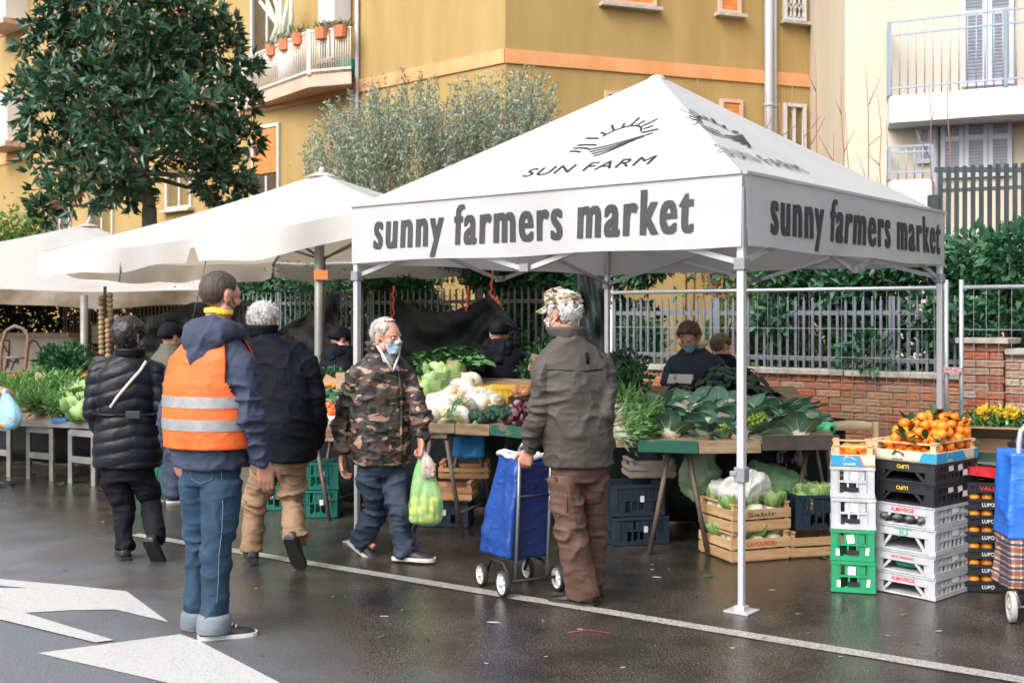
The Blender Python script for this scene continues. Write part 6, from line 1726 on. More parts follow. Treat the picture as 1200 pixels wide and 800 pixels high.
for (px, py) in ((764, 500), (786, 508), (806, 502), (828, 506), (846, 508), (866, 498), (908, 506), (926, 503), (772, 484), (796, 486), (820, 488), (842, 486), (905, 488), (866, 512), (936, 510), (776, 496), (812, 494), (834, 496), (854, 498), (916, 496), (930, 490), (896, 492), (784, 478), (808, 478), (856, 482), (944, 494), (876, 486)):
    K['caul'].put(onR(px, py, .02), (rgp.uniform(.3, .7), rgp.uniform(-.2, .2), rgp.uniform(0, 6.28)), rgp.uniform(.72, .9), group='cauliflowers under the tent')
for (px, py, s_) in ((888, 502, .95), (850, 512, .62), (944, 502, .7)):
    K['roma'].put(onR(px, py, .03), (.35, 0, rgp.uniform(0, 6)), s_, group='romanesco heads')
for (px, py) in ((724, 512), (738, 510), (752, 498), (730, 496), (744, 486), (722, 486), (740, 514), (728, 520)):
    K['fenn'].put(onR(px, py, .05), (rgp.uniform(-.2, .3), 0, rgp.uniform(-2.2, -.6)), rgp.uniform(.6, .8), group='chicory bunches under the tent', label='bunch of pale-stemmed leafy chicory beside the cauliflowers')
for (px, py, up) in ((812, 462, .05), (830, 458, .08), (846, 452, .1), (862, 455, .05), (870, 462, .05), (880, 466, .02), (838, 468, .03), (856, 470, .02), (822, 472, .02), (800, 476, 0), (872, 450, .05), (852, 444, .08), (890, 470, 0), (866, 440, .05), (880, 455, .0), (900, 474, 0), (912, 478, 0), (898, 462, 0), (890, 480, 0), (786, 470, 0), (776, 474, 0), (834, 478, 0), (766, 468, 0)):
    K['kale'].put(onR(px, py, up), (rgp.uniform(.0, .5), 0, rgp.uniform(0, 6.28)), rgp.uniform(.55, .75), group='dark kale heap')
for (px, py) in ((722, 452), (734, 446), (728, 462), (742, 458), (738, 470), (720, 466)):
    K['pars'].put(onR(px, py, .06), (.5, 0, rgp.uniform(0, 6.28)), 1.0, group='parsley bunches', label='bushy dark bunch of parsley behind the chicory')
mb = MB(); mb.tube([(0, -.07, 0), (0, .07, 0)], .045, 16); mb.tube([(0, -.074, 0), (0, -.071, 0)], .018, 12, mi=1)
mb.build('bag_roll', [mat('green_film_roll', (.10, .55, .24), .4), M_dark], label='roll of bright green produce bags on the cauliflower deck', cat='bag roll', loc=onR(966, 506, .03), rotz=.5)
mb = MB()
for i in range(7): mb.bar(V(-.08 + i * .027, 0, 0), V(-.08 + i * .027, 0, .12), .006, .008)
for z in (0, .04, .08, .12): mb.bar(V(-.085, 0, z), V(.088, 0, z), .01, .008)
mb.build('basket', M_frame, label='small white plastic basket behind the green bag roll', cat='basket', loc=P(919, 494, 8.6), rotz=-.1)
M_card = mat('cardboard', (.38, .25, .14), .85, (.46, .31, .19), 4, bump=.2)
def price_card(px, py, Y, w, h, lab, tilt=.0):
    mb = MB(); mb.box((0, 0, 0), (w, .012, h), Matrix.Rotation(tilt, 3, 'Y')); o = mb.build('price_card', M_card, label=lab, cat='price card', loc=P(px, py, Y))
    rr_ = random.Random(int(px)); s_ = MB()
    for k in range(4):
        z = h * (.3 - .2 * k); x0 = -w * .3
        s_.box((0 + rr_.uniform(-.1, .1) * w, -.008, z), (w * rr_.uniform(.35, .6), .002, h * .045), Matrix.Rotation(tilt, 3, 'Y'))
    return o
price_card(847, 491, 8.1, .085, .085, 'small cardboard price card among cauliflower leaves', .3)

# ---------------------------------------------------------------- stall with turnips
yM = lambda py: float(np.interp(py, [420, 500], [10.35, 8.7]))
def onM(px, py, up=0.): p = P(px, py, yM(py)); p.z += up; return p
board('stall_board', 'sloping plank deck heaped with white turnips', [P(494, 502, 8.78), P(655, 506, 8.55), P(660, 445, 10.0), P(488, 440, 10.2)], M_boardw)
edge_plank(P(498, 501, 8.70), P(533, 502, 8.66), .075, M_boardw, 'pale worn plank edging the turnip deck')
edge_plank(P(534, 502, 8.66), P(574, 504, 8.62), .085, M_boardw, 'longer worn plank edging the turnip deck')
edge_plank(P(575, 503, 8.62), P(650, 511, 8.50), .085, M_boardg, 'green chipped plank edging the turnip deck')
trestle(P(532, 580, 9.0), math.radians(-20), .74, .6, 'dark trestle under the turnip deck beside the blue bag')
trestle(P(620, 590, 9.1), math.radians(-20), .74, .6, 'dark trestle under the turnip deck behind the blue trolley')
tp = [(503, 494), (514, 491), (526, 492), (538, 494), (519, 483), (530, 480), (545, 482), (553, 476), (566, 478), (580, 478), (539, 470), (550, 468), (562, 469), (512, 468), (527, 466), (536, 460), (545, 461), (529, 470), (541, 452), (552, 453), (574, 468), (508, 478)]
for (px, py) in tp:
    K['turn'].put(onM(px, py, .04), (rgp.uniform(-.5, .6), rgp.uniform(-.4, .4), rgp.uniform(-.8, .8)), rgp.uniform(.95, 1.25), group='heaped turnips', label='big round white turnip with tan root scar on the turnip deck')
for (px, py) in ((520, 452), (510, 456), (528, 446), (505, 466), (516, 446)):
    K['cabb'].put(onM(px, py, .05), (rgp.uniform(-.3, .3), rgp.uniform(-.3, .3), rgp.uniform(0, 6)), 1.0, group='pale cabbages by the turnips', label='pale green round cabbage above the white turnips')
for (px, py) in ((500, 440), (512, 434), (524, 436), (536, 432), (546, 430), (556, 436), (500, 430), (545, 440), (532, 424), (550, 424)):
    K['sav'].put(onM(px, py, .06), (rgp.uniform(.2, .8), 0, rgp.uniform(0, 6)), rgp.uniform(.6, .8), group='savoy cabbages behind the turnips', label='broad-leaved dark savoy cabbage behind the white turnips')
for (px, py) in ((551, 494), (561, 496), (572, 493), (580, 488), (587, 492), (595, 490)):
    K['broc'].put(onM(px, py, .04), (rgp.uniform(.2, .8), rgp.uniform(-.3, .3), rgp.uniform(0, 6)), 1.05, group='broccoli heads')
for (px, py) in ((602, 496), (612, 499), (608, 488), (620, 494), (628, 500), (618, 484), (630, 490)):
    K['radi'].put(onM(px, py, .03), (rgp.uniform(.2, .9), 0, rgp.uniform(0, 6)), .72, group='radicchio heads')
for (px, py) in ((497, 470), (503, 474), (508, 472), (499, 480), (505, 484), (512, 478), (498, 462), (506, 464)):
    K['pep'].put(onM(px, py, .02), (rgp.uniform(-1, 1), rgp.uniform(-1, 1), rgp.uniform(0, 6)), 1.0, group='yellow peppers')
for (px, py) in ((536, 488), (528, 488), (520, 498)):
    K['leek'].put(onM(px, py, .03), (.3, 0, rgp.uniform(-2, 1)), .5, group='spring onion bunches', label='small bunch of spring onions between the turnips')
price_card(530, 435, 9.9, .10, .185, 'tall cardboard price card standing in the cabbages', .03)
price_card(505, 487, 8.85, .075, .10, 'small cardboard price card among the yellow peppers', -.2)
price_card(627, 425, 10.1, .10, .15, 'cardboard price card behind the capped man', .25)
for (px, py) in ((642, 440), (636, 428), (650, 430), (640, 418), (630, 442)):
    K['pars'].put(P(px, py, 10.2), (.6, 0, rgp.uniform(0, 6.28)), 1.0, group='parsley behind the cap', label='dark parsley bunch behind the capped man')

# ---------------------------------------------------------------- greens stall far along the road
yL = lambda py: float(np.interp(py, [432, 492], [13.6, 11.5]))
def onL(px, py, up=0.): p = P(px, py, yL(py) - (px - 60) * .006); p.z += up; return p
board('stall_board', 'sloping deck heaped with greens before the graffiti wall', [P(-40, 491, 12.1), P(150, 497, 11.1), P(150, 440, 13.0), P(-40, 438, 13.9)], M_boardw)
M_gal2 = mat('grey_trestle_steel', (.20, .20, .19), .5, (.30, .29, .27), 6, metal=.3)
mb = MB(); mb.bar(P(-40, 493, 12.02), P(150, 500, 11.03), .03, .06); mb.build('edge_rail', M_gal2, label='grey steel edge rail of the greens stall', cat='rail')
def frame_leg(px0, px1, y0, y1, Y, lab):
    a_, b_ = P(px0, y0, Y), P(px1, y0 + 3, Y - .18); e = empty('table_frame', flat((a_ + b_) / 2, 0), 0, lab, 'table frame'); o = flat((a_ + b_) / 2, 0)
    for p in (a_, b_): mb = MB(); mb.bar(flat(p, 0) - o, flat(p, a_.z) - o, .05, .04); mb.build('leg', M_gal2, e)
    for z in (a_.z - .02, .24): mb = MB(); mb.bar(flat(a_, z) - o, flat(b_, z) - o, .035, .06); mb.build('crossbar', M_gal2, e)
frame_leg(34, 61, 500, 560, 11.7, 'square grey table frame under the middle of the greens stall'); frame_leg(83, 110, 504, 566, 11.35, 'square grey table frame beside the woman in the quilted jacket'); frame_leg(-14, 11, 497, 556, 12.0, 'square grey table frame beside the blue bag')
for i in range(13):
    px, py = rgp.uniform(14, 52), rgp.uniform(462, 488); K['leek'].put(onL(px, py, .05), (rgp.uniform(0, .5), 0, rgp.uniform(2.4, 3.6)), .75, group='white-stemmed bunches on the greens stall', label='bunch of white-stemmed spring onions on the greens stall')
for i in range(34):
    px, py = rgp.uniform(40, 92), rgp.uniform(450, 490); K['fenn'].put(onL(px, py, .06), (rgp.uniform(-.3, .4), 0, rgp.uniform(0, 6.28)), .72, group='leafy bunches on the greens stall', label='bunch of leafy greens heaped on the greens stall')
for (px, py) in ((92, 484), (100, 478), (108, 484), (98, 468), (108, 466), (90, 472), (113, 474), (104, 490)):
    K['cabb'].put(onL(px, py, .06), (rgp.uniform(-.4, .4), 0, rgp.uniform(0, 6)), 1.25, group='cabbages on the greens stall', label='pale green cabbage beside the leafy greens')
for i in range(10):
    px, py = rgp.uniform(60, 95), rgp.uniform(434, 446); K['pars'].put(onL(px, py, .08), (.5, 0, rgp.uniform(0, 6.28)), 1.3, group='herb bunches on the greens stall', label='dark herb bunch at the back of the greens stall')
M_carr = mat('carrot_skin', (.72, .20, .02), .5, (.80, .28, .04), 5, rnd=.15)
K['carr'] = Kind(lambda: (lambda m: (m.tube([(0, -.09, 0), (0, -.02, 0), (0, .08, 0), (0, .10, 0)], [.003, .014, .022, .012], 8), m.build('carrot', M_carr, label='orange carrot piled at the back of the greens stall', cat='carrot', group='carrots on the greens stall'))[1])(MB()))
for i in range(46):
    px, py = (rgp.uniform(14, 56), rgp.uniform(440, 453)) if i % 3 else (rgp.uniform(86, 116), rgp.uniform(432, 443)); K['carr'].put(onL(px, py, .04), (rgp.uniform(-.3, .3), rgp.uniform(-.3, .3), rgp.uniform(0, 6)), 1.3)
for i in range(10):
    px, py = rgp.uniform(0, 40), rgp.uniform(455, 466); K['leek'].put(onL(px, py, .04), (.2, 0, rgp.uniform(1, 2)), .8, group='white-stemmed bunches on the greens stall', label='bunch of white-stemmed spring onions on the greens stall')
price_card(45, 444, 12.6, .10, .14, 'cardboard price card leaning in the carrots', .35); price_card(103, 450, 12.2, .06, .17, 'narrow wooden price card by the cabbages', .05)
mb = MB(); mb.box((0, 0, 0), (.18, .12, .035)); mb.build('tray', mat('blue_tray', (.03, .14, .40), .5), label='flat blue tray at the edge of the greens stall', cat='tray', loc=P(73, 492, 11.45), rotz=-.3)

# ---------------------------------------------------------------- low stall of tomatoes between the two walkers
board('stall_board', 'low slatted bench holding tomatoes and courgettes', [P(356, 512, 9.25), P(408, 514, 9.1), P(408, 480, 10.0), P(352, 480, 10.1)], M_boardw)
trestle(P(380, 560, 9.6), math.radians(-20), .66, .5, 'low trestle under the tomato bench')
for i in range(34):
    px, py = rgp.uniform(366, 408), rgp.uniform(474, 487); K['tom'].put(P(px, py, 9.15 + (487 - py) * .018), (rgp.uniform(-.5, .5), rgp.uniform(-.5, .5), rgp.uniform(0, 6)), rgp.uniform(.85, 1.05), group='tomatoes in the tray')
K['zuc'] = Kind(lambda: (lambda m: (m.tube([(0, -.10, 0), (0, -.09, 0), (0, .07, 0), (0, .09, 0), (0, .105, 0)], [.010, .022, .020, .013, .010], 10), m.build('courgette', M_zuc, label='dark green courgette behind the tomatoes', cat='courgette', group='courgettes behind the tomatoes'))[1])(MB()))
for i in range(14):
    px, py = rgp.uniform(366, 404), rgp.uniform(459, 471); K['zuc'].put(P(px, py, 9.6 + (471 - py) * .02), (rgp.uniform(-.2, .2), 0, 1.57 + rgp.uniform(-.4, .4)), 1.15)
for i in range(8):
    px, py = rgp.uniform(370, 402), rgp.uniform(447, 455); K['carr'].put(P(px, py, 9.95), (0, 0, rgp.uniform(0, 6)), 1.5, label='orange carrot behind the dark courgettes', group='carrots behind the courgettes')
for (px, py) in ((376, 452), (388, 450), (398, 453)): K['pars'].put(P(px, py, 10.1), (.5, 0, rgp.uniform(0, 6)), .8, label='dark herb bunch behind the courgettes', group='herbs behind the courgettes')
mb = MB(); mb.box((0, 0, 0), (.30, .18, .055)); o = mb.build('cardboard_tray', mat('printed_white_card', (.72, .70, .64), .7), label='white printed tray holding the red tomatoes', cat='tray', loc=P(385, 491, 9.15), rotz=-.1)
me = text_mesh('YAPAS', 'lettering', .035, .002); me.materials.append(M_ink); l_ = obj('lettering', me, o); l_.location = (-.07, -.0915, -.012); l_.rotation_euler = (math.pi / 2, 0, 0)
mb = MB(); mb.box((-.11, -.0915, 0), (.06, .002, .05)); mb.build('yellow_patch', M_yelstrap, o)
price_card(386, 447, 9.9, .11, .09, 'tilted cardboard price card over the courgettes', .5); price_card(399, 446, 9.75, .08, .14, 'dark cardboard price card by the camouflage shoulder', 0)

# black sheets added behind the trestles to stand for the deep shade there
def shade_skirt(p, q, z0, z1, lab, amp=.05):
    N = 30; vs, fs = [], []; o = flat((p + q) / 2, 0)
    for j in range(5):
        for i in range(N + 1):
            s = i / N; b_ = p.lerp(q, s); n_ = (q - p).normalized().cross(V(0, 0, 1)); vs.append(flat(b_, z0 + (z1 - z0) * j / 4) - o + n_ * amp * math.sin(s * 31 + j * .4))
    for j in range(4):
        for i in range(N): a_ = j * (N + 1) + i; fs.append((a_, a_ + 1, a_ + N + 2, a_ + N + 1))
    ob = obj('shade_sheet', np_mesh('shade_sheet', vs, fs, [M_tarp], smooth=True), label=lab, cat='sheet', loc=o); m_ = ob.modifiers.new('t', 'SOLIDIFY'); m_.thickness = .004
shade_skirt(P(706, 0, 9.3), P(990, 0, 8.9), .01, .86, 'added black sheet standing in for the shade under the cauliflower deck'); shade_skirt(P(350, 0, 10.2), P(690, 0, 9.75), .01, .9, 'added black sheet standing in for the shade under the turnip deck')
shade_skirt(P(-60, 0, 13.3), P(215, 0, 12.3), .01, .72, 'added black sheet standing in for the shade under the greens stall')
# ================================================================== crates, trays, bags, trolleys
M_cw = mat('white_crate_plastic', (.50, .51, .54), .45, (.40, .41, .43), 9, rnd=.06); M_cg = mat('green_crate_plastic', (.012, .30, .13), .45, (.02, .24, .10), 7, rnd=.1)
M_ck = mat('black_crate_plastic', (.014, .016, .020), .4, (.025, .027, .032), 8, rnd=.2); M_cb = mat('blue_black_crate', (.012, .022, .036), .45, (.02, .032, .05), 8, rnd=.2); M_cy = mat('yellow_crate_plastic', (.72, .44, .02), .45)
M_ctg = mat('teal_crate_plastic', (.008, .13, .10), .45)
M_stk = mat('paper_sticker', (.74, .73, .70), .7, (.5, .5, .5), 60, ramp=(.55, .6)); M_red = mat('red_print', (.65, .03, .03), .6); M_grnp = mat('green_print', (.02, .36, .20), .6); M_yelp = mat('yellow_print', (.8, .6, .03), .6)

def crate_mesh(w, d, h, m, arch=False, name='crate', cell=.045, solid=.0):
    """moulded tray, origin at the centre of its base: floor, rims, corner posts, ribbed walls with slots; arch: cut-away end wall on -Y"""
    mb = MB(); t = .012
    mb.box((0, 0, .008), (w - .02, d - .02, .012))
    for sx in (-1, 1):
        for sy in (-1, 1): mb.box((sx * (w / 2 - .0225), sy * (d / 2 - .006), h / 2), (.045, t, h)); mb.box((sx * (w / 2 - .006), sy * (d / 2 - .034), h / 2), (t, .045, h))
    def wall(c, ax, L, cut):
        # ax: (dx,dy) along the wall; rims stand 3 mm proud
        ang = math.atan2(ax[1], ax[0]); nx, ny = -ax[1], ax[0]; s_ = 1 if (c[0] * nx + c[1] * ny) > 0 else -1
        def pos(u, z, o=0): return (c[0] + ax[0] * u + nx * o * s_, c[1] + ax[1] * u + ny * o * s_, z)
        inner = L - .09
        if not cut:
            mb.box(pos(0, h - .010, .002), (L - .002, .022, .020), ang); mb.box(pos(0, .014, .002), (L - .002, .020, .026), ang); mb.box(pos(0, h * .52, .001), (inner, .017, .012), ang)
            n = max(3, int(inner / cell))
            for i in range(n + 1): mb.box(pos(-inner / 2 + inner * i / n, h / 2, .0005), (.011, .015, h - .05), ang)
            k0, k1 = n // 2 - 1, n // 2 + 1
            for i in range(n):
                if k0 <= i < k1: continue
                if i % 2 == 0: mb.box(pos(-inner / 2 + inner * (i + .5) / n, h * .26 + .01, -.002), (inner / n - .008, .006, h * .44), ang)
                mb.box(pos(-inner / 2 + inner * (i + .5) / n, h * .76, -.002), (inner / n - (.006 if i % 2 else .022), .006, h * .40), ang)
            mb.box(pos(0, h * .76, -.001), (inner / n * 2 - .006, .007, h * .40), ang); mb.box(pos(0, h * .12, -.001), (inner / n * 2 - .006, .007, h * .14), ang)
        else:
            mb.box(pos(0, h - .030, .001), (inner + .002, .016, .056), ang); mb.box(pos(0, h - .004, .003), (L - .002, .024, .008), ang); mb.box(pos(0, .008, .001), (L - .004, .016, .012), ang)
            for q in (-1, 1):
                a_ = Vector(pos(q * (inner / 2 - .02), .012)); b_ = Vector(pos(q * (inner / 2 - .075), h - .058)); mb.bar(a_, b_, .012, .016)
                mb.box(pos(q * (inner / 2 + .002), h * .4, -.002), (.05, .006, h * .7), ang)
    wall((0, -(d / 2 - .008)), (1, 0), w, arch); wall((0, d / 2 - .008), (1, 0), w, False); wall((-(w / 2 - .008), 0), (0, 1), d, False); wall((w / 2 - .008, 0), (0, 1), d, False)
    return mb.mesh(name, m)
CM = {}
def crate(kind, loc, rotz, label, w, d, h, m, arch=False, group=None):
    key = (kind, w, d, h, arch)
    if key not in CM: CM[key] = crate_mesh(w, d, h, m, arch)
    e = empty('plastic_crate', loc, rotz, label, 'crate', group); obj('body', CM[key], e); return e
def sticker(e, x, y, z, w, h, face, m, name='sticker', tilt=0.):
    mb = MB(); R = Matrix.Rotation(tilt, 3, 'Y') if face == 'f' else Matrix.Rotation(tilt, 3, 'X')
    mb.box((x, y, z), (w, .0015, h) if face == 'f' else (.0015, w, h), R); return mb.build(name, m, e)
def crate_text(e, s, x, y, z, width, h, m, face='f', flip=False, name='lettering'):
    me = text_mesh(s, name, 1, .012); co = get_co(me); mn, mx = co[:, 0].min(), co[:, 0].max(); tp = co[:, 1].max(); u = (co[:, 0] - mn) / (mx - mn) - .5; v_ = co[:, 1] / tp - .5
    if flip: u, v_ = -u, -v_
    if face == 'f': w3 = np.stack([x + u * width, np.full(len(u), y), z + v_ * h], 1)
    else: w3 = np.stack([np.full(len(u), x), y + u * width, z + v_ * h], 1)
    set_co(me, w3); me.materials.clear(); me.materials.append(m); return obj(name, me, e)

# ---- tall stack of trays under the mandarins
rs = math.atan2(-.75, .66); corner = Vector((2.437, 6.63, 0)); wM, dM = .40, .48
cMain = corner + Vector((math.cos(rs), math.sin(rs), 0)) * (-wM / 2) + Vector((-math.sin(rs), math.cos(rs), 0)) * (dM / 2)
M_whit = M_cw; z = .004; hts = [.128, .128, .150, .128]; zt = []
nm = ['bottom white tray of the tall stack with dark gap under its red print', 'white tray holding green film below the plain tall one', 'tall white tray with green print in the middle of the stack', 'white tray with red print holding wrapped dark parcels']
for i, h in enumerate(hts):
    e = crate('main%d' % i, flat(cMain, z), rs + random.Random(i).uniform(-.012, .012), nm[i], wM, dM, h, M_cw, True, 'trays in the tall stack')
    if i in (0, 3): crate_text(e, 'ALMAVERDE', 0, -dM / 2 - .004, h - .032, .15, .024, M_red)
    if i == 1: crate_text(e, 'ORTO MARINO', 0, -dM / 2 - .004, h - .034, .15, .016, M_red)
    if i == 2: crate_text(e, 'JU', 0, -dM / 2 - .004, h - .038, .06, .030, M_grnp); sticker(e, 0, -dM / 2 - .004, h - .016, .11, .004, 'f', M_grnp, 'print_bar')
    sticker(e, wM / 2 + .001, .0, h * .74, .075, .040, 's', M_stk, tilt=.1 if i % 2 else 0); zt.append(z); z += h + .001
for i in range(2):
    e = crate('black%d' % i, flat(cMain, z), rs + (.01 if i else -.01), ['lower black tray with yellow print above the white trays', 'upper black tray with yellow print under the mandarin box'][i], wM, dM, .125, M_ck, True, 'trays in the tall stack')
    crate_text(e, 'LUPO', 0, -dM / 2 - .004, .095, .075, .022, M_yelp, flip=True)
    for (y, zz) in ((-.05, .09), (.06, .085), (.12, .05)): sticker(e, wM / 2 + .001, y, zz, .055, .035, 's', M_stk, tilt=random.Random(int(y * 100)).uniform(-.3, .3))
    z += .126
zTop = z
M_film = mat('green_film', (.01, .22, .14), .3, (.03, .32, .20), 9, bump=.5, bscale=20); M_parc = mat('dark_wrapped_parcel', (.03, .032, .034), .25, (.14, .14, .14), 25, bump=.5)
def lp_main(x, y, zz): return flat(cMain, 0) + Matrix.Rotation(rs, 3, 'Z') @ Vector((x, y, zz))
mb = lumpy(.12, .15, 4, 18, 10, 3, (1.1, 1.2, .33)); mb.build('film_bundle', M_film, label='crumpled green plastic film inside a white tray', cat='film', loc=lp_main(0, -.08, zt[1] + .055), rotz=rs)
for i in range(4):
    mb = lumpy(.035, .12, 5, 12, 9, i, (1, 2.0, .75)); mb.build('parcel', M_parc, label='dark plastic wrapped parcel poking out of the top white tray', cat='parcel', group='wrapped parcels in the white tray', loc=lp_main(-.115 + i * .075, -.20, zt[3] + .045), rotz=rs + .1 * (i - 1.5))

# ---- printed cardboard boxes of mandarins
M_kraft = mat('pale_card', (.62, .50, .36), .75, (.68, .57, .43), 3); M_bluep2 = mat('blue_print_card', (.02, .27, .50), .6); M_boxw = mat('box_wood', (.56, .35, .18), .75, (.64, .43, .25), 8)
def fruit_box(loc, rz, w, d, h, label, side=True):
    e = empty('fruit_box', loc, rz, label, 'box'); mb = MB(); t = .012; hb = h * .62
    mb.box((0, 0, .006), (w, d, .012)); mb.box((0, -d / 2 + t / 2, hb / 2), (w, t, hb)); mb.box((0, d / 2 - t / 2, hb / 2), (w, t, hb)); mb.box((-w / 2 + t / 2, 0, hb / 2), (t, d - 2 * t, hb)); mb.box((w / 2 - t / 2, 0, hb / 2), (t, d - 2 * t, hb)); mb.build('carton', M_kraft, e)
    for sx in (-1, 1):
        for sy in (-1, 1): mb = MB(); mb.box((sx * (w / 2 - .03), sy * (d / 2 - .03), h / 2 + .006), (.034, .034, h - .004)); mb.build('corner_post', M_boxw, e)
    for sy in (-1, 1): mb = MB(); mb.box((0, sy * (d / 2 - .03), h + .006), (w - .01, .036, .008)); mb.build('top_rail', M_boxw, e)
    for sx in (-1, 1): mb = MB(); mb.box((sx * (w / 2 - .03), 0, h + .0145), (.036, d - .01, .008)); mb.build('top_rail', M_boxw, e)
    def patch(pts, face, m, name):
        P3 = [((x, -d / 2 - .002, z_) if face == 'f' else (w / 2 + .002, x, z_)) for x, z_ in pts]; b_ = MB(); b_.add(P3, [tuple(range(len(P3)))]); b_.build(name, m, e)
    def swan(cx, cz, s_, face, m=M_stk):
        arc = [(cx + s_ * .5 * math.cos(a_), cz - s_ * .1 + s_ * .42 * math.sin(a_)) for a_ in np.linspace(.1, 2.9, 12)] + [(cx - s_ * .3, cz + s_ * .3), (cx - s_ * .15, cz + s_ * .5)]
        for i in range(len(arc) - 1):
            (x0, z0), (x1, z1) = arc[i], arc[i + 1]; n_ = math.hypot(x1 - x0, z1 - z0) + 1e-6; ox, oz = -(z1 - z0) / n_ * s_ * .08, (x1 - x0) / n_ * s_ * .08
            patch([(x0 - ox, z0 - oz), (x1 - ox, z1 - oz), (x1 + ox, z1 + oz), (x0 + ox, z0 + oz)], face, m, 'emblem_stroke')
        q = MB(); crate_text(e, 'LEVANTE', cx if face == 'f' else w / 2 + .0035, -d / 2 - .0035 if face == 'f' else cx, cz - s_ * .28, s_ * 1.0, s_ * .2, m, face)
    return e, patch, swan
bw, bd, bh = .43, .50, .10
eB, patch, swan = fruit_box(flat(cMain, zTop + .001), rs + .01, bw, bd, bh, 'printed fruit box heaped with mandarins on the tall tray stack')
hb = bh * .62
patch([(bw * .24, .004), (bw / 2, .004), (bw / 2, hb - .003), (bw * .30, hb - .003)], 'f', M_bluep2, 'blue_panel'); patch([(-bd / 2, .004), (bd * .22, .004), (bd * .12, hb - .003), (-bd / 2, hb - .003)], 's', M_bluep2, 'blue_panel')
patch([(bd * .40, .004), (bd / 2, .004), (bd / 2, hb - .003), (bd * .40, hb - .003)], 's', M_bluep2, 'blue_panel')
swan(-.03, .032, .07, 'f', M_ink); swan(-.10, .033, .075, 's'); patch([(-.06, .035), (-.045, .055), (-.03, .05), (-.045, .032)], 'f', M_grnp, 'leaf_print'); patch([(-.0, .05), (.012, .03), (.016, .033), (.008, .052)], 'f', M_red, 'red_print')
lcx, lcy, lrz = 2.082, 7.03, -.27
eL, patch, swan = fruit_box((lcx, lcy, .755), lrz, .25, .40, .11, 'small printed fruit box on the white and green crate stack')
patch([(-.125, .004), (.055, .004), (.03, .065), (-.125, .065)], 'f', M_bluep2, 'blue_panel'); swan(-.02, .034, .07, 'f'); patch([(.055, .004), (.062, .004), (.037, .065), (.03, .065)], 'f', M_red, 'red_line')
K['man'] = sph('mandarin', 'glossy orange mandarin heaped in the printed fruit box', 'mandarin', .034, M_orng, (1, 1, .9), 4)
K['manl'] = sph('mandarin', 'orange mandarin with a dark leaf attached in the printed fruit box', 'mandarin', .034, M_orng, (1, 1, .88), 7, leaf=True)
rgm = random.Random(12)
Rz = Matrix.Rotation(rs, 3, 'Z'); cells = []
for layer in range(6):
    r_ = [1, 1, 1, .92, .74, .46][layer]; n_ = [40, 44, 46, 42, 28, 11][layer]
    for i in range(n_):
        for tries in range(200):
            x, y = rgm.uniform(-1, 1) * (bw / 2 - .045) * r_ + .008 * layer, rgm.uniform(-1, 1) * (bd / 2 - .045) * r_ + .02 * layer; zz = .045 + layer * .040
            if all((x - a_) ** 2 + (y - b_) ** 2 + (zz - c_) ** 2 > .054 ** 2 for a_, b_, c_ in cells): break
        else: continue
        cells.append((x, y, zz)); p = flat(cMain, zTop) + Rz @ Vector((x, y, zz + rgm.uniform(-.004, .004)))
        K['manl' if rgm.random() < .22 else 'man'].put(p, (rgm.uniform(-.6, .6), rgm.uniform(-.6, .6), rgm.uniform(0, 6)), rgm.uniform(.9, 1.1), group='mandarins in the printed boxes')
for i in range(16):
    x, y = rgm.uniform(-.09, .09), rgm.uniform(-.16, .16); K['man'].put((lcx + x + .27 * y, lcy + y - .27 * x, .755 + .05 + .03 * (i % 2)), (0, 0, rgm.uniform(0, 6)), 1.0)
def sprig(p, n, s_, lab, seed):
    rg = np.random.default_rng(seed); e = empty('citrus_sprig', p, 0, lab, 'sprig', 'leafy sprigs on the mandarins'); d_ = rand_dirs(n, rg); d_[:, 2] = abs(d_[:, 2]) * .8 + .1
    for i in range(n):
        o = obj('leaf', sprig_leaf[i % 2], e); o.location = Vector(d_[i] * .02); o.rotation_euler = Vector(d_[i]).to_track_quat('Y', 'Z').to_euler(); o.scale = (s_ * rg.uniform(.8, 1.2),) * 3
sprig_leaf = [blade(.085, .034, -.5, M_dleaf, False, .06, 3, nx=2, ny=4), blade(.07, .028, .4, M_dleaf, False, .06, 4, nx=2, ny=4)]
for i, (x, y, zz) in enumerate(((-.05, -.10, .15), (.06, -.02, .20), (.02, .10, .24), (.10, -.16, .12), (-.12, .05, .17), (.13, .12, .20), (-.02, .2, .2), (.0, -.2, .12), (.15, .2, .2))):
    sprig(flat(cMain, zTop) + Rz @ Vector((x, y, zz)), 7, 1.15, 'dark leafy citrus sprig among the heaped mandarins', i)

# ---- white and green crate stack beside it
z = .004
for i, (m, lab) in enumerate(((M_cg, 'bottom green crate of the narrow stack'), (M_cg, 'upper green crate under the white ones in the narrow stack'), (M_cw, 'lower white crate resting on the green crates'), (M_cw, 'upper white crate under the small fruit box'))):
    e = crate('nar%d' % i, (lcx, lcy, z), lrz + .015 * (-1) ** i, lab, .25, .39, .186, m, False, 'crates in the narrow stack')
    rg = random.Random(i + 3); sticker(e, .0 + rg.uniform(-.02, .02), -.1965, .13, .045, .05, 'f', M_stk, tilt=rg.uniform(-.2, .2))
    if i < 2: sticker(e, .085, -.1965, .06, .02, .045, 'f', M_stk, tilt=.1); sticker(e, -.085, -.1965, .05, .022, .04, 'f', M_stk)
    mb = MB(); mb.box((0, -.1955, .05), (.07, .002, .028)); mb.build('label_slot', M_dark, e); z += .1875

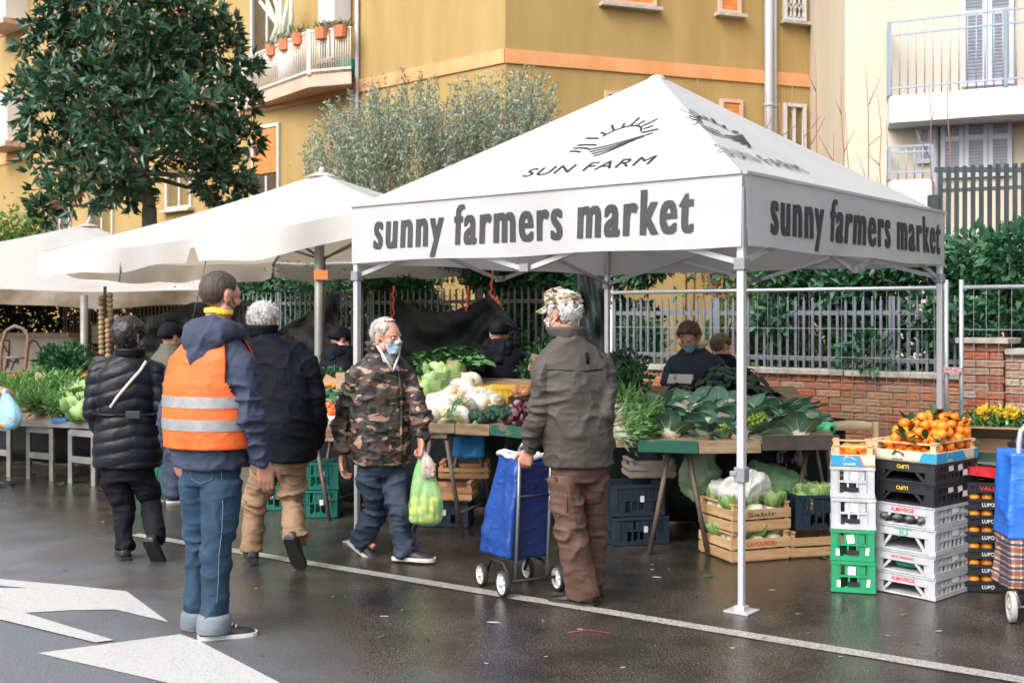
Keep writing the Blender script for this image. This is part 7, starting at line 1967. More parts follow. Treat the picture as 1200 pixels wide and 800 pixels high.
# ---- wooden crates
def wood_crate(loc, rz, w, d, h, label, ns=2, text=None, tm=None, m=None, group=None):
    m = m or M_wood; e = empty('wooden_crate', loc, rz, label, 'crate', group)
    for sx in (-1, 1):
        for sy in (-1, 1): mb = MB(); mb.box((sx * (w / 2 - .024), sy * (d / 2 - .024), h / 2), (.028, .028, h)); mb.build('corner_post', m, e)
    sh = (h - .035) / ns - .012
    for k in range(ns):
        zc = .012 + sh / 2 + k * (sh + .014)
        for sy in (-1, 1): mb = MB(); mb.box((0, sy * (d / 2 - .005), zc), (w, .009, sh)); mb.build('slat', m, e)
        for sx in (-1, 1): mb = MB(); mb.box((sx * (w / 2 - .005), 0, zc + .001), (.009, d - .02, sh)); mb.build('slat', m, e)
    for k in range(4): mb = MB(); mb.box((0, -d / 2 + (k + .5) * d / 4, .007), (w - .022, d / 4 - .012, .008)); mb.build('base_slat', m, e)
    for sx in (-1, 1): mb = MB(); mb.box((sx * (w / 2 - .024), 0, h + .005), (.034, d, .009)); mb.build('top_rail', m, e)
    if text: crate_text(e, text, 0, -d / 2 - .003, .012 + sh * 1.5 + .014, w * .5, sh * .45, tm)
    return e
rz = math.radians(20); cw = Vector((1.60, 7.93, 0)); wc, dc, hc = .46, .44, .185
wood_crate(flat(cw, .003), rz, wc, dc, hc, 'lower slatted crate of cauliflowers with red stencil behind the near tent leg', 2, 'CAVOLFIORI', M_red)
wood_crate(flat(cw, .003 + hc + .012), rz + .03, wc, dc, hc, 'upper slatted crate of cauliflowers with dark stencil behind the near tent leg', 2, 'Sabir', M_ink)
Rc = Matrix.Rotation(rz, 3, 'Z')
K['wcaul'] = Kind(lambda: (lambda e: (lumpy(.07, .15, 9, 16, 10, 8).build('head', M_caul, e), [setattr(obj('leaf', leafC[i % 2], e), 'rotation_euler', (.35, 0, i * 1.05)) for i in range(6)], e)[2])(empty('cauliflower', (0, 0, 0), 0, 'small creamy cauliflower packed in a slatted crate', 'cauliflower', 'cauliflowers packed in crates')))
for lv in (0, 1):
    for i in range(3):
        for j in range(3):
            K['wcaul'].put(flat(cw, .1 + lv * (hc + .012) + .025) + Rc @ Vector((-.14 + .14 * i, -.13 + .13 * j, 0)), (rgm.uniform(-.4, .4), rgm.uniform(-.4, .4), rgm.uniform(0, 6)), 1.0)
wood_crate(P(945, 640, 8.0) * 1, rz - .1, .40, .30, .17, 'plain slatted crate under the black netted crate'); bpy.data.objects['wooden_crate.002'].location.z = .003
p = P(948, 640, 8.0)
e = crate('netb', (p.x + .02, p.y, .19), .12, 'black netted crate on the plain slatted crate', .34, .30, .235, M_cb)
for i in range(9): K['wcaul'].put((p.x + .02 + rgm.uniform(-.1, .1), p.y + rgm.uniform(-.08, .08), .30 + .03 * (i % 3)), (0, 0, i), .9, label='small cauliflower inside the black netted crate', group='cauliflowers in the netted crate')
# crates in the dark under the decks
for (px, Y, zz, rz_, lab, m, sz) in ((742, 8.45, .004, .25, 'bottom blue-black crate under the chicory', M_cb, (.42, .36, .20)), (740, 8.45, .21, .18, 'upper blue-black crate under the chicory', M_cb, (.40, .34, .22)),
                                (376, 9.55, .004, .0, 'lower teal bottle crate under the tomato bench', M_ctg, (.32, .30, .22)), (376, 9.55, .23, .05, 'upper teal bottle crate under the tomato bench', M_ctg, (.32, .30, .22)),
                                (318, 9.9, .004, .0, 'lower green crate behind the khaki trousers', M_ctg, (.30, .30, .24)), (318, 9.9, .25, .0, 'upper green crate behind the khaki trousers', M_ctg, (.30, .30, .22)),
                                (520, 9.15, .004, -.1, 'black crate under the turnip deck', M_cb, (.44, .34, .20)), (604, 9.3, .004, .1, 'black crate behind the blue trolley', M_cb, (.40, .34, .24)), (860, 8.75, .004, .1, 'dark crate behind the slatted cauliflower crates', M_cb, (.44, .34, .26)), (180, 10.6, .004, 0, 'green crate behind the walking woman', M_ctg, (.34, .3, .3))):
    q = P(px, 600, Y); e = crate('d', (q.x, q.y, zz), rz_, lab, *sz, m); sticker(e, .03, -sz[1] / 2 - .002, sz[2] * .55, .03, .045, 'f', M_stk)
q = P(522, 580, 9.1); wood_crate((q.x, q.y, .21), -.15, .48, .30, .14, 'reddish slatted crate on the black crate under the turnips', 2, m=mat('red_wood', (.40, .20, .09), .8, (.5, .28, .14), 6, rnd=.2)); 
q = P(545, 575, 9.2); wood_crate((q.x, q.y, .365), -.05, .40, .28, .12, 'upper reddish slatted crate under the turnips', 2, m=MATS['red_wood'])
q = P(760, 560, 8.7); wood_crate((q.x, q.y, .44), .1, .36, .28, .13, 'grey slatted crate wedged under the chicory', 2, m=mat('grey_wood', (.22, .19, .15), .85, (.32, .28, .23), 7))
q = P(382, 500, 9.4); wood_crate((q.x, q.y, .665), -.12, .42, .34, .085, 'shallow slatted crate under the tomato tray', 1)

# yellow basket crates and black onion crate on the turnip deck
q = onM(600, 470); e = crate('yel', (q.x - .05, q.y + .1, q.z - .04), -.35, 'yellow basket crate beside the stallholder', .42, .32, .16, M_cy, cell=None) if False else crate('yel', (q.x - .05, q.y + .1, q.z - .04), -.35, 'yellow basket crate beside the stallholder', .42, .32, .16, M_cy)
q = onM(612, 478); e = crate('oni', (q.x + .08, q.y, q.z - .05), -.1, 'black crate of copper onions on the turnip deck', .34, .30, .15, M_ck)
for i in range(34): K['oni'].put((q.x + .08 + rgm.uniform(-.13, .13), q.y + rgm.uniform(-.11, .11), q.z + .03 + .035 * (i % 4) * (1 if i % 2 else .7)), (rgm.uniform(-.8, .8), rgm.uniform(-.8, .8), 0), rgm.uniform(.85, 1.1), group='onions in the black crate')

# ---- brown carton with flowers and the stack of black fruit trays
M_carton = mat('brown_carton', (.22, .13, .07), .8, (.28, .17, .10), 3)
fb = P(1172, 560, 7.35); zf = P(1172, 531, 7.2).z
e = empty('carton', flat(fb, zf), -.35, 'open brown carton of yellow flowers beside the mandarins', 'carton')
for (c, s_, t_) in (((0, -.16, .08), (.44, .012, .17), .12), ((0, .16, .08), (.44, .012, .17), -.12), ((-.22, 0, .08), (.012, .31, .17), 0), ((.22, 0, .08), (.012, .31, .17), 0), ((0, 0, .006), (.44, .32, .012), 0)):
    mb = MB(); mb.box(c, s_, Matrix.Rotation(t_, 3, 'X')); mb.build('panel', M_carton, e)
mb = MB(); mb.box((-.05, -.23, .13), (.42, .16, .008), Matrix.Rotation(-.5, 3, 'X')); mb.build('flap', M_carton, e)
M_flow = leaf_mat('yellow_petals', [(.80, .50, .01), (.85, .62, .03), (.70, .40, .01)], rough=.6, transl=.3); M_gstem = leaf_mat('flower_leaves', [(.02, .09, .02), (.05, .15, .03), (.03, .12, .03)], transl=.2)
for i, (x, y) in enumerate(((-.12, -.02), (.0, .06), (.10, -.02), (.02, -.06), (-.05, .08))):
    rg = np.random.default_rng(i); fo = empty('flower_bunch', flat(fb, zf) + V(x, y, .12), 0, 'bunch of yellow flowers with dark leaves in the brown carton', 'flowers', 'flower bunches in the carton')
    n = 90; obj('blossom', leaves_mesh('blossom', rg.normal(size=(n, 3)) * [.035, .035, .02] + [0, 0, .12], rand_dirs(n, rg), .03, .022, M_flow, rng=rg, six=False), fo); n = 40
    obj('leaves', leaves_mesh('leaves', rg.normal(size=(n, 3)) * [.05, .05, .03] + [0, 0, .06], rand_dirs(n, rg) + [0, 0, .4], .09, .028, M_gstem, rng=rg), fo); mb = MB(); mb.tube([(0, 0, -.1), (0, 0, .1)], .012, 6); mb.build('stem', M_stalk, fo)
K['per'] = sph('persimmon', 'orange persimmon in the stacked black trays', 'persimmon', .040, mat('persimmon_skin', (.80, .26, .02), .35, (.86, .34, .04), 3, rnd=.1), (1, 1, .8), 9)
K['plum'] = sph('plum', 'dark blue plum in the stacked black trays', 'plum', .034, mat('plum_skin', (.03, .025, .12), .3, (.07, .05, .2), 4, rnd=.2), (1, 1, 1.1), 10)
tc_ = P(1168, 600, 7.0)
for i in range(6):
    zz = .004 + i * .098; e = crate('tray', (tc_.x, tc_.y, zz), -.2, 'black fruit tray in the stack beside the plaid trolley', .42, .32, .062, M_ck, False, 'stacked black fruit trays'); crate_text(e, 'LUPO', -.08, -.165, .03, .07, .022, M_stk)
    for k in range(4):
        (K['per'] if k < 2 else K['plum']).put(Vector((tc_.x, tc_.y, zz + .068)) + Matrix.Rotation(-.2, 3, 'Z') @ Vector((-.155 + k * .078, -.115 + .01 * (k % 2), 0)), (0, 0, k), .92, group='fruit in the black trays')
zz = .004 + 6 * .098; e = crate('tray', (tc_.x, tc_.y, zz), -.2, 'white tray with red print on the black fruit trays', .42, .32, .062, M_cw); crate_text(e, 'VALLI', -.08, -.165, .03, .10, .026, M_red)
mb = MB(); mb.box((0, 0, 0), (.40, .26, .05), Matrix.Rotation(.12, 3, 'Y')); mb.build('red_packet', mat('red_wrap', (.5, .015, .02), .3, (.62, .05, .05), 10, bump=.5), label='red wrapped packet lying on the white printed tray', cat='packet', loc=(tc_.x - .02, tc_.y, zz + .11), rotz=-.2)
q = P(1190, 528, 7.05); mb = MB(); mb.box((0, 0, 0), (.62, .5, .02)); tt = mb.build('display_shelf', mat('dark_green_shelf', (.01, .06, .045), .5), label='dark green shelf holding the flower carton', cat='shelf', loc=(q.x + .05, q.y + .12, zf - .013), rotz=-.2)
for sx in (-1, 1):
    for sy in (-1, 1): mb = MB(); mb.box((sx * .28, sy * .22, -(zf - .03) / 2 - .012), (.03, .03, zf - .03)); mb.build('leg', M_tst, tt)
e = crate('plumtray', (q.x + .16, q.y - .0, zf), -.2, 'black tray of dark plums beside the flower carton', .34, .28, .075, M_ck)
for i in range(22): (K['plum'] if i % 4 else K['per']).put((q.x + .16 + rgm.uniform(-.13, .13), q.y + rgm.uniform(-.10, .10), zf + .05 + .03 * (i % 2)), (rgm.uniform(-1, 1), 0, 0), 1.0, label=None, group='fruit in the black trays')

# ---- chair behind the stacks
ch = empty('chair', P(1012, 600, 8.6), .15, 'pale wooden chair behind the small fruit box', 'chair'); ch.location.z = 0; M_chw = mat('pale_chair_wood', (.62, .47, .29), .5, (.68, .54, .36), 5, stretch=(1, 1, 4))
for sx in (-1, 1):
    for sy in (-1, 1): mb = MB(); mb.box((sx * .18, sy * .18, .225 if sy < 0 else .42), (.035, .035, .45 if sy < 0 else .84)); mb.build('leg', M_chw, ch)
mb = MB(); mb.box((0, 0, .455), (.40, .40, .03)); mb.build('seat', M_chw, ch, bevel=.01)
for (zz, h) in ((.80, .055), (.62, .04)):
    mb = MB(); rows = [[(x, .19 + .03 * (1 - (x / .2) ** 2), zz + s_ * h / 2 + .02 * (1 - (x / .2) ** 2) * (s_ > 0)) for x in np.linspace(-.2, .2, 9)] for s_ in (-1, 1)]
    mb.loft(rows, closed=False, caps=False); o = mb.build('back_rail', M_chw, ch); m_ = o.modifiers.new('t', 'SOLIDIFY'); m_.thickness = .022

# ---- bags and sacks
def bag(name, label, loc, rings, m, amp, fr, seed, cat='bag', nu=28):
    mb = MB(); mb.loft([ellring(Vector((x, y, z_)), a_, b_, .2, nu) for (x, y, z_, a_, b_) in rings]); me = mb.mesh(name, m); sd_ = bpy.data.objects.new('t', me); COL.objects.link(sd_)
    s_ = sd_.modifiers.new('s', 'SUBSURF'); s_.levels = 2; dg = bpy.context.evaluated_depsgraph_get(); dg.update(); me2 = bpy.data.meshes.new_from_object(sd_.evaluated_get(dg)); bpy.data.objects.remove(sd_)
    displace(me2, folds(amp, fr, seed)); me2.polygons.foreach_set('use_smooth', np.ones(len(me2.polygons), dtype=bool)); return obj(name, me2, label=label, cat=cat, loc=loc)
def film(name, col, a_, rough=.25):
    m = mat(name, col, rough, tuple(min(1, c * 1.25) for c in col), 6, bump=.6, bscale=14, bdist=.02, alpha=a_); return m
M_gbag = film('lime_film', (.34, .66, .28), .48); M_bbag = film('pale_blue_film', (.30, .62, .78), .72); M_cbag = film('clear_film', (.75, .74, .72), .55, .15)
hpos = cm['base'] + cm['WL']; bz = hpos + V(.012, -.02, -.085)
gb_ = bag('carrier_bag', 'translucent lime green carrier bag of fruit held by the man in camouflage', flat(bz, 0), [(0, 0, bz.z + .005, .012, .012), (.0, 0, bz.z - .05, .028, .022), (.015, 0, bz.z - .16, .075, .055), (.02, 0, bz.z - .30, .118, .085), (.02, 0, bz.z - .42, .130, .095), (.02, 0, bz.z - .47, .105, .08), (.02, 0, bz.z - .49, .04, .03)], M_gbag, .010, (16, 16, 3), 3.)
K['lem'] = sph('lemon', 'yellow lemon inside the lime green carrier bag', 'lemon', .036, mat('lemon_skin', (.80, .58, .04), .4, (.72, .62, .08), 4, rnd=.1), (1, 1.2, 1), 11)
for i in range(15): K['lem'].put((bz.x + .02 + rgm.uniform(-.075, .075), bz.y + rgm.uniform(-.045, .045), bz.z - .44 + .055 * (i // 6)), (rgm.uniform(-1, 1), rgm.uniform(-1, 1), rgm.uniform(0, 6)), 1.0, group='lemons in the green bag')
pb_ = bag('nut_bag', 'small clear bag of nuts held above the green carrier bag', flat(bz + V(.045, -.055, 0), 0), [(-.03, .02, bz.z + .02, .008, .008), (-.01, 0, bz.z - .04, .035, .03), (0, 0, bz.z - .10, .055, .045), (0, 0, bz.z - .155, .05, .042), (0, 0, bz.z - .17, .02, .02)], film('cloudy_film', (.62, .58, .55), .45), .005, (20, 20, 6), 4.)
M_nut = mat('nut_shell', (.38, .17, .07), .6, (.5, .26, .13), 9, rnd=.3); K['nut'] = sph('nut', 'brown nut inside the small clear bag', 'nut', .013, M_nut, (1, 1.3, 1), 12)
for i in range(46): K['nut'].put((bz.x + .045 + rgm.uniform(-.038, .038), bz.y - .055 + rgm.uniform(-.03, .03), bz.z - .15 + rgm.uniform(0, .085)), (rgm.uniform(-1, 1), rgm.uniform(-1, 1), 0), 1.0, group='nuts in the clear bag')
lw = le['base'] + le['WR'] + V(.09, -.04, -.06)
bag('carrier_bag', 'pale blue carrier bag of oranges at the greens stall', flat(lw, 0), [(-.02, 0, lw.z + .06, .015, .015), (0, 0, lw.z - .02, .04, .03), (.03, 0, lw.z - .13, .11, .07), (.04, 0, lw.z - .26, .12, .08), (.04, 0, lw.z - .33, .05, .04)], M_bbag, .009, (14, 14, 4), 5.)
K['org'] = sph('orange', 'orange showing through the pale blue carrier bag', 'orange', .042, M_orng, (1, 1, 1), 13)
for i in range(6): K['org'].put((lw.x + .03 + rgm.uniform(-.06, .06), lw.y - .02 + rgm.uniform(-.03, .03), lw.z - .27 + .06 * (i // 3)), (0, 0, 0), 1.0, group='oranges in the blue bag')
q = P(866, 588, 7.85); bag('plastic_bag', 'crumpled clear plastic bag on the upper cauliflower crate', (q.x + .0, q.y, .40), [(0, 0, 0, .05, .05), (0, 0, .01, .18, .14), (0, 0, .07, .20, .15), (.02, 0, .13, .16, .12), (.05, 0, .17, .08, .06), (.08, 0, .19, .02, .02)], M_cbag, .035, (9, 9, 9), 6.)
q = P(908, 580, 8.25); bag('plastic_sack', 'pale green plastic sack behind the black netted crate', (q.x, q.y, .34), [(0, 0, 0, .1, .1), (0, 0, .02, .24, .18), (.0, 0, .10, .24, .18), (-.04, 0, .18, .16, .12), (-.10, 0, .24, .06, .06), (-.12, 0, .26, .02, .02)], film('green_sack_film', (.22, .44, .22), .9, .4), .03, (8, 8, 8), 7.)
q = P(927, 560, 8.4); bag('plastic_sack', 'black plastic sack hanging under the blackened plank', (q.x, q.y, .36), [(0, 0, 0, .03, .03), (0, 0, .04, .12, .1), (0, 0, .18, .13, .10), (-.02, 0, .32, .08, .07), (-.03, 0, .40, .05, .05)], mat('black_film', (.012, .013, .015), .2, bump=.6, bscale=14, bdist=.02), .02, (10, 10, 6), 8.)
q = P(820, 560, 8.2); bag('plastic_sack', 'clear sack of leek tops hanging under the cauliflower deck', (q.x, q.y, .34), [(0, 0, 0, .05, .05), (0, 0, .06, .14, .1), (.0, 0, .2, .16, .12), (0, 0, .34, .09, .07), (0, 0, .40, .05, .05)], film('greenish_film', (.24, .34, .20), .7, .3), .03, (9, 9, 9), 9.)
q = P(550, 522, 8.95); bag('hanging_bag', 'bright blue plastic bag hanging under the turnip deck', (q.x, q.y, .55), [(0, 0, 0, .125, .04), (0, 0, .02, .13, .05), (0, 0, .15, .125, .05), (0, 0, .24, .12, .035)], mat('bright_blue_film', (.01, .24, .62), .35, (.02, .32, .74), 5, bump=.5, bscale=12, bdist=.02), .014, (10, 10, 6), 10.)

# ---- shopping trolleys
M_tblue = cloth('royal_blue_nylon', (.008, .045, .21), (.014, .07, .32), .42, sc=4, bump=.15, fold=.7); M_tblued = cloth('navy_panel', (.006, .014, .075), (.01, .02, .10), .5); M_wheelw = mat('white_wheel', (.66, .66, .64), .45); M_tyre = mat('rubber_tyre', (.02, .02, .022), .7, (.035, .035, .035), 20); M_frm = mat('grey_tube', (.22, .23, .25), .35, metal=.6); M_wtrim = mat('white_trim', (.66, .68, .74), .6)
def wheel(par, c, ax, r, name='wheel', mrim=M_wheelw, grey=False):
    ax = Vector(ax).normalized(); u_ = ax.orthogonal().normalized(); w_ = ax.cross(u_)
    mb = MB(); n = 28
    def ring(rr, o): return [c + ax * o + (u_ * math.cos(2 * math.pi * k / n) + w_ * math.sin(2 * math.pi * k / n)) * rr for k in range(n)]
    mb.loft([ring(r * .80, -.014), ring(r * .97, -.016), ring(r, -.008), ring(r, .008), ring(r * .97, .016), ring(r * .80, .014), ring(r * .80, -.014)], caps=False); wo = mb.build(name, M_tyre if not grey else mat('grey_rubber', (.36, .35, .33), .7), par)
    mb = MB(); mb.loft([ring(r * .82, -.013), ring(r * .82, .013), ring(r * .70, .013), ring(r * .70, -.013), ring(r * .82, -.013)], caps=False)
    mb.loft([ring(r * .20, -.018), ring(r * .22, .0), ring(r * .20, .018)])
    for k in range(6):
        d_ = u_ * math.cos(k * math.pi / 3) + w_ * math.sin(k * math.pi / 3); mb.bar(c + d_ * r * .16, c + d_ * r * .74, .016, .02, up=ax)
    mb.build('rim', mrim, wo)
def trolley_bag(par, corners_b, corners_t, zb, zt, m, name='bag', bulge=.03, seed=1., dark=None):
    """soft box between bottom and top outlines"""
    rows = []; N = 14; n = len(corners_b); per = 7
    for j in range(N + 1):
        t = j / N; row = []
        for i in range(n):
            for k in range(per):
                s = k / per; pb_ = corners_b[i].lerp(corners_b[(i + 1) % n], s); pt_ = corners_t[i].lerp(corners_t[(i + 1) % n], s); row.append(flat(pb_.lerp(pt_, t), zb + (zt - zb) * t))
        rows.append(row)
    mb = MB(); mb.loft(rows); me = mb.mesh(name, m); s_o = bpy.data.objects.new('t', me); COL.objects.link(s_o); s_ = s_o.modifiers.new('s', 'SUBSURF'); s_.levels = 1; s_.subdivision_type = 'SIMPLE'
    dg = bpy.context.evaluated_depsgraph_get(); dg.update(); me2 = bpy.data.meshes.new_from_object(s_o.evaluated_get(dg)); bpy.data.objects.remove(s_o)
    displace(me2, folds(.014, (7, 7, 4), seed)); me2.polygons.foreach_set('use_smooth', np.ones(len(me2.polygons), dtype=bool)); return obj(name, me2, par)
to = G(604, 694); to = Vector((.02, 6.88, 0)); tr = empty('shopping_trolley', to, 0, 'royal blue four-wheeled shopping trolley with white rim held by the capped man', 'trolley')
tl = lambda px, py, dy=0.: P(px, py, 6.88 + dy) - to
# outline: front face looks towards the camera's right
ex_ = Vector((.90, .43, 0)); ey_ = Vector((-.43, .90, 0)); c0 = Vector((-.045, -.06, 0))
def tq(x, y, z_): return c0 + ex_ * x + ey_ * y + V(0, 0, z_)
zb_, zt_ = .20, .80
nb = [tq(.02, -.0, 0), tq(.26, -.0, 0), tq(.26, .30, 0), tq(-.03, .34, 0)]; nt_ = [tq(.06, .03, 0), tq(.30, .03, 0), tq(.30, .26, 0), tq(.05, .26, 0)]
bagb = trolley_bag(tr, [tq(.0, .0, 0), tq(.26, .0, 0), tq(.26, .30, 0), tq(-.05, .32, 0)], [tq(.07, .02, 0), tq(.29, .02, 0), tq(.29, .26, 0), tq(.06, .26, 0)], zb_, zt_, M_tblue, seed=3.)
mb = MB(); mb.add([tq(.012, -.022, .22), tq(.258, -.022, .22), tq(.284, -.004, .76), tq(.07, -.004, .76)], [(0, 1, 2, 3)]); o = mb.build('back_panel', M_tblued, tr); m_ = o.modifiers.new('t', 'SOLIDIFY'); m_.thickness = .006
mb = MB(); loop = [tq(.07, .02, zt_), tq(.29, .02, zt_), tq(.29, .26, zt_ - .01), tq(.06, .26, zt_ + .01), tq(.07, .02, zt_)]; pts = []
for i in range(4): pts += [loop[i].lerp(loop[i + 1], k / 6) + V(0, 0, .008 * math.sin(i * 6 + k * 1.7)) for k in range(6)]
mb.tube(pts + [loop[0]], .017, 8); mb.build('rim_band', M_wtrim, tr)
for x in (.03, .24): mb = MB(); mb.tube([tq(x, -.045, .10), tq(x + .02, -.04, .5), tq(x + .035, -.03, .86)], .011, 8); mb.build('frame_tube', M_frm, tr)
mb = MB(); mb.tube([tq(.065, -.03, .86), tq(.09, -.03, .895), tq(.24, -.03, .895), tq(.275, -.03, .86)], .013, 8); mb.build('handle', M_frm, tr)
mb = MB(); mb.tube([tq(.045, -.04, .58), tq(.262, -.04, .58)], .007, 6); mb.build('crossbar', M_soleb, tr)
mb = MB(); mb.tube([tq(-.04, -.05, .085), tq(.30, -.05, .085)], .010, 8); mb.build('axle', M_soleb, tr)
for x in (0., .26): mb = MB(); mb.tube([tq(x, -.05, .085), tq(x, .06, .17), tq(x, .24, .17), tq(x - .02, .26, .07)], .010, 7); mb.build('chassis_bar', M_soleb, tr)
wheel(tr, tq(-.055, -.05, .078), ex_, .076); wheel(tr, tq(.31, -.05, .078), ex_, .076); wheel(tr, tq(-.055, .26, .070), ex_, .068); wheel(tr, tq(.27, .28, .070), ex_, .068)

t2o = Vector((2.80, 6.25, 0)); t2 = empty('shopping_trolley', t2o, 0, 'bright blue shopping trolley with tartan lower panel beside the fruit trays', 'trolley')
M_tb2 = cloth('bright_blue_nylon', (.015, .11, .52), (.025, .16, .62), .45, fold=.7)
def plaid():
    m = mat('tartan', (.5, .42, .34), .8); t = m.node_tree; b = t.nodes['Principled BSDF']; L = t.links; tc = t.nodes.new('ShaderNodeTexCoord'); sp_ = t.nodes.new('ShaderNodeSeparateXYZ'); L.new(tc.outputs['Object'], sp_.inputs[0]); cur = None
    for ax, fr_, ph, w_, c, f_ in (('Z', 16, .1, .42, (.16, .03, .02), .8), ('X', 15, .2, .42, (.16, .05, .02), .6), ('Z', 16, .55, .24, (.01, .03, .06), .9), ('X', 15, .65, .24, (.01, .03, .07), .8), ('Z', 32, .3, .12, (.6, .15, .03), .8)):
        a1 = t.nodes.new('ShaderNodeMath'); a1.operation = 'MULTIPLY_ADD'; a1.inputs[1].default_value = fr_; a1.inputs[2].default_value = ph; L.new(sp_.outputs[ax], a1.inputs[0]); fr2 = t.nodes.new('ShaderNodeMath'); fr2.operation = 'FRACT'; L.new(a1.outputs[0], fr2.inputs[0])
        lt = t.nodes.new('ShaderNodeMath'); lt.operation = 'LESS_THAN'; lt.inputs[1].default_value = w_; L.new(fr2.outputs[0], lt.inputs[0]); sc_ = t.nodes.new('ShaderNodeMath'); sc_.operation = 'MULTIPLY'; sc_.inputs[1].default_value = f_; L.new(lt.outputs[0], sc_.inputs[0])
        mx = t.nodes.new('ShaderNodeMix'); mx.data_type = 'RGBA'; L.new(sc_.outputs[0], mx.inputs[0])
        if cur is None: mx.inputs[6].default_value = (.55, .47, .38, 1)
        else: L.new(cur, mx.inputs[6])
        mx.inputs[7].default_value = c + (1,); cur = mx.outputs[2]
    L.new(cur, b.inputs['Base Color']); return m
M_plaid = plaid()
sq = lambda x, y: V(x, y, 0)
trolley_bag(t2, [sq(-.11, -.02), sq(.27, -.08), sq(.30, .22), sq(-.08, .26)], [sq(-.10, -.02), sq(.27, -.08), sq(.30, .22), sq(-.07, .26)], .17, .44, M_plaid, 'tartan_panel', seed=5.)
trolley_bag(t2, [sq(-.112, -.022), sq(.272, -.082), sq(.302, .222), sq(-.082, .262)], [sq(-.085, .0), sq(.25, -.06), sq(.28, .2), sq(-.06, .24)], .44, .90, M_tb2, 'bag', seed=6.)
mb = MB(); mb.tube([V(-.05, .03, .10), V(-.03, .03, .95), V(-.02, .03, 1.02), V(.03, .02, 1.08), V(.10, .01, 1.10), V(.22, -.01, 1.10)], .016, 8); mb.build('handle', mat('pale_tube', (.55, .57, .60), .3, metal=.6), t2)
wheel(t2, V(-.11, -.06, .085), V(.97, -.2, 0), .083, grey=True, mrim=mat('dirty_rim', (.42, .40, .37), .6)); wheel(t2, V(.32, -.12, .085), V(.97, -.2, 0), .083, grey=False)
mb = MB(); mb.tube([V(-.10, -.06, .085), V(.32, -.12, .085)], .008, 6); mb.tube([V(-.06, -.05, .085), V(-.07, .03, .20)], .01, 6); mb.tube([V(.26, -.10, .085), V(.25, .0, .20)], .01, 6); mb.build('axle', M_frm, t2)

# ---- hand truck, garlic strings
ht = empty('hand_truck', flat(P(17, 450, 13.4), 0), 0, 'old steel hand truck with arched handle behind the carrots', 'hand truck'); ho_ = flat(P(17, 450, 13.4), 0); M_rust2 = mat('rusty_steel', (.10, .08, .07), .6, (.22, .12, .07), 9)
hq = lambda px, py: P(px, py, 13.4) - ho_
mb = MB(); mb.tube([Vector((hq(1, 440).x, 0, 0)), hq(1, 420), hq(3, 400), hq(8, 387), hq(17, 382), hq(27, 385), hq(33, 394), hq(32, 410), hq(29, 440), Vector((hq(29, 440).x, 0, 0))], .022, 8); mb.build('frame', M_rust2, ht)
for py in (419, 436): mb = MB(); mb.tube([hq(1, py), hq(31, py)], .016, 7); mb.build('crossbar', M_rust2, ht)
mb = MB(); mb.box(Vector((0, -.12, .02)), (.4, .24, .02)); mb.build('toe_plate', M_rust2, ht)
M_garl = mat('garlic_skin', (.24, .15, .08), .6, (.36, .24, .14), 8, rnd=.3)
for (px, y0, y1, lab) in ((123, 346, 414, 'long plaited string of brown bulbs under the grimy umbrella'), (131, 372, 422, 'shorter plaited string of brown bulbs beside the longer one')):
    o = P(px, y0, 12.9); e = empty('bulb_string', o, 0, lab, 'bulb string'); mb = MB(); L_ = (y1 - y0) / F_PX * 12.9; mb.tube([(0, 0, .1), (0, 0, -L_)], .018, 6); mb.build('plait', M_rope, e); me = lumpy(.036, .06, 2, 10, 8, 1).mesh('bulb', M_garl)
    n = int(L_ / .018)
    for k in range(n): a_ = k * 2.1; b_ = obj('bulb', me, e); r_ = .055; b_.location = (math.cos(a_) * r_, math.sin(a_) * r_, -L_ * k / n)
mb = MB(); mb.box((0, 0, 0), (.12, .1, .13)); mb.build('weighing_hook', M_ink, label='dark box hanging below the bulb strings', cat='box', loc=P(119, 424, 12.9))

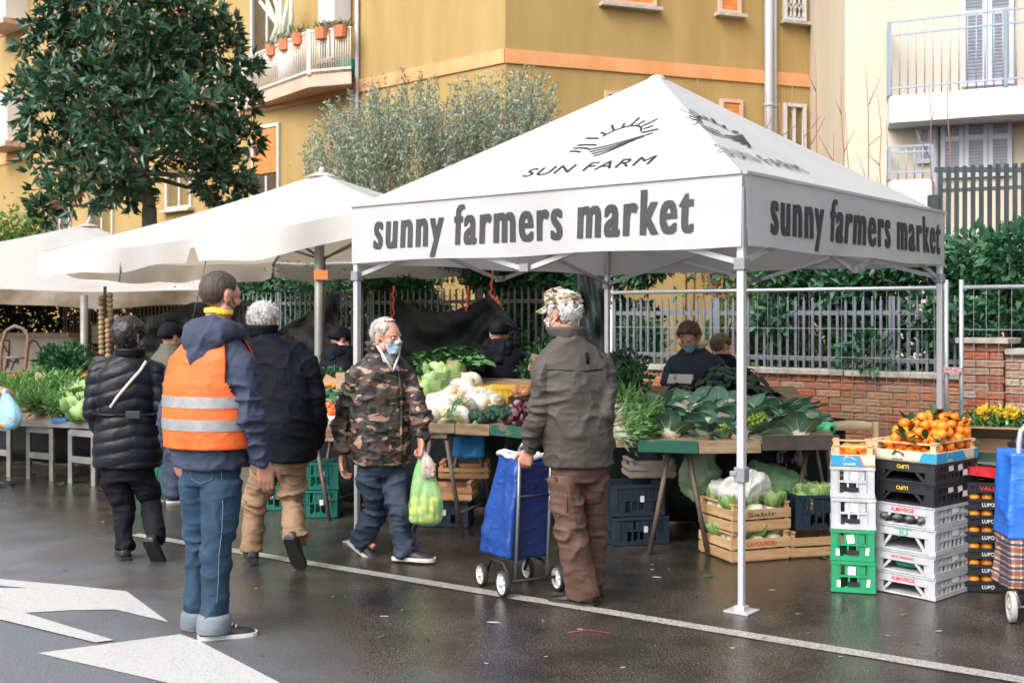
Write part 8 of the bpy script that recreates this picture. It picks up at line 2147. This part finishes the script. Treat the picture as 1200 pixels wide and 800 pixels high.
# ---- litter and leaf scraps on the wet road
M_leafl = mat('fallen_leaf', (.03, .14, .03), .5, rnd=.3); M_pap = mat('wet_paper', (.34, .33, .31), .6, rnd=.3); M_redl = mat('red_string', (.20, .04, .03), .6)
scr = blade(.05, .022, -.5, M_leafl, False, .15, 2, nx=2, ny=4, name='leaf_scrap'); lb = 'scrap of green leaf on the wet road'
def scrap(px, py, s_, kind='leaf', a_=0):
    p = G(px, py); p.z = .006
    if kind == 'leaf': o = obj('leaf_scrap', scr, label='small scrap of green leaf lying on the wet asphalt', cat='leaf', group='leaf scraps on the road', loc=p, rotz=a_); o.scale = (s_,) * 3
    else: mb = MB(); rr_ = random.Random(int(px)); mb.loft([[(math.cos(t) * .03 * rr_.uniform(.6, 1.2), math.sin(t) * .012 * rr_.uniform(.6, 1.2), 0) for t in np.linspace(0, 5.5, 7)], [(math.cos(t) * .02, math.sin(t) * .008, .004) for t in np.linspace(0, 5.5, 7)]], smooth=False); o = mb.build('paper_scrap', M_pap, label='small pale scrap of paper lying on the wet asphalt', cat='litter', group='paper scraps on the road', loc=p, rotz=a_); o.scale = (s_ * .7, s_ * .6, s_ * .4)
for (px, py, s_, a_) in ((836, 674, 2.2, 2.0), (352, 661, 2.0, 1), (280, 651, 1.2, 4), (968, 655, 2.2, .4), (60, 560, 2.5, 1), (75, 566, 2.5, 3), (90, 564, 2.5, 2), (100, 570, 2.0, 5), (40, 556, 2.0, .4), (1062, 720, 1, 2), (120, 575, 2, 1)) + tuple((random.Random(k).uniform(30, 1190), 575 + 200 * random.Random(k + 99).random() ** 1.4, random.Random(k + 7).uniform(.4, .9), k * 1.3) for k in range(46)): scrap(px, py, s_, 'leaf', a_)
rl = random.Random(9)
for (px, py, s_) in ((451, 723, 1.6), (578, 730, 1.8), (770, 677, 1.8), (764, 668, .9), (764, 662, .7), (905, 692, 1.1), (730, 783, .9), (570, 778, .7), (120, 612, 1), (172, 607, 1.2), (935, 720, .8), (500, 655, .7), (390, 700, .6), (680, 738, .8), (1100, 740, .9), (985, 770, .7), (858, 760, .7), (300, 690, .6), (1040, 745, .6), (640, 770, .7), (420, 690, .5)): scrap(px, py, s_, 'paper', rl.uniform(-.5, .5))
mb = MB(); a0 = G(665, 742); mb.tube([a0 + V(0, 0, .006), G(690, 739) + V(0, 0, .006), G(715, 743) + V(0, 0, .006)], .003, 5); mb.build('string', M_redl, label='short red string lying on the wet asphalt', cat='string')
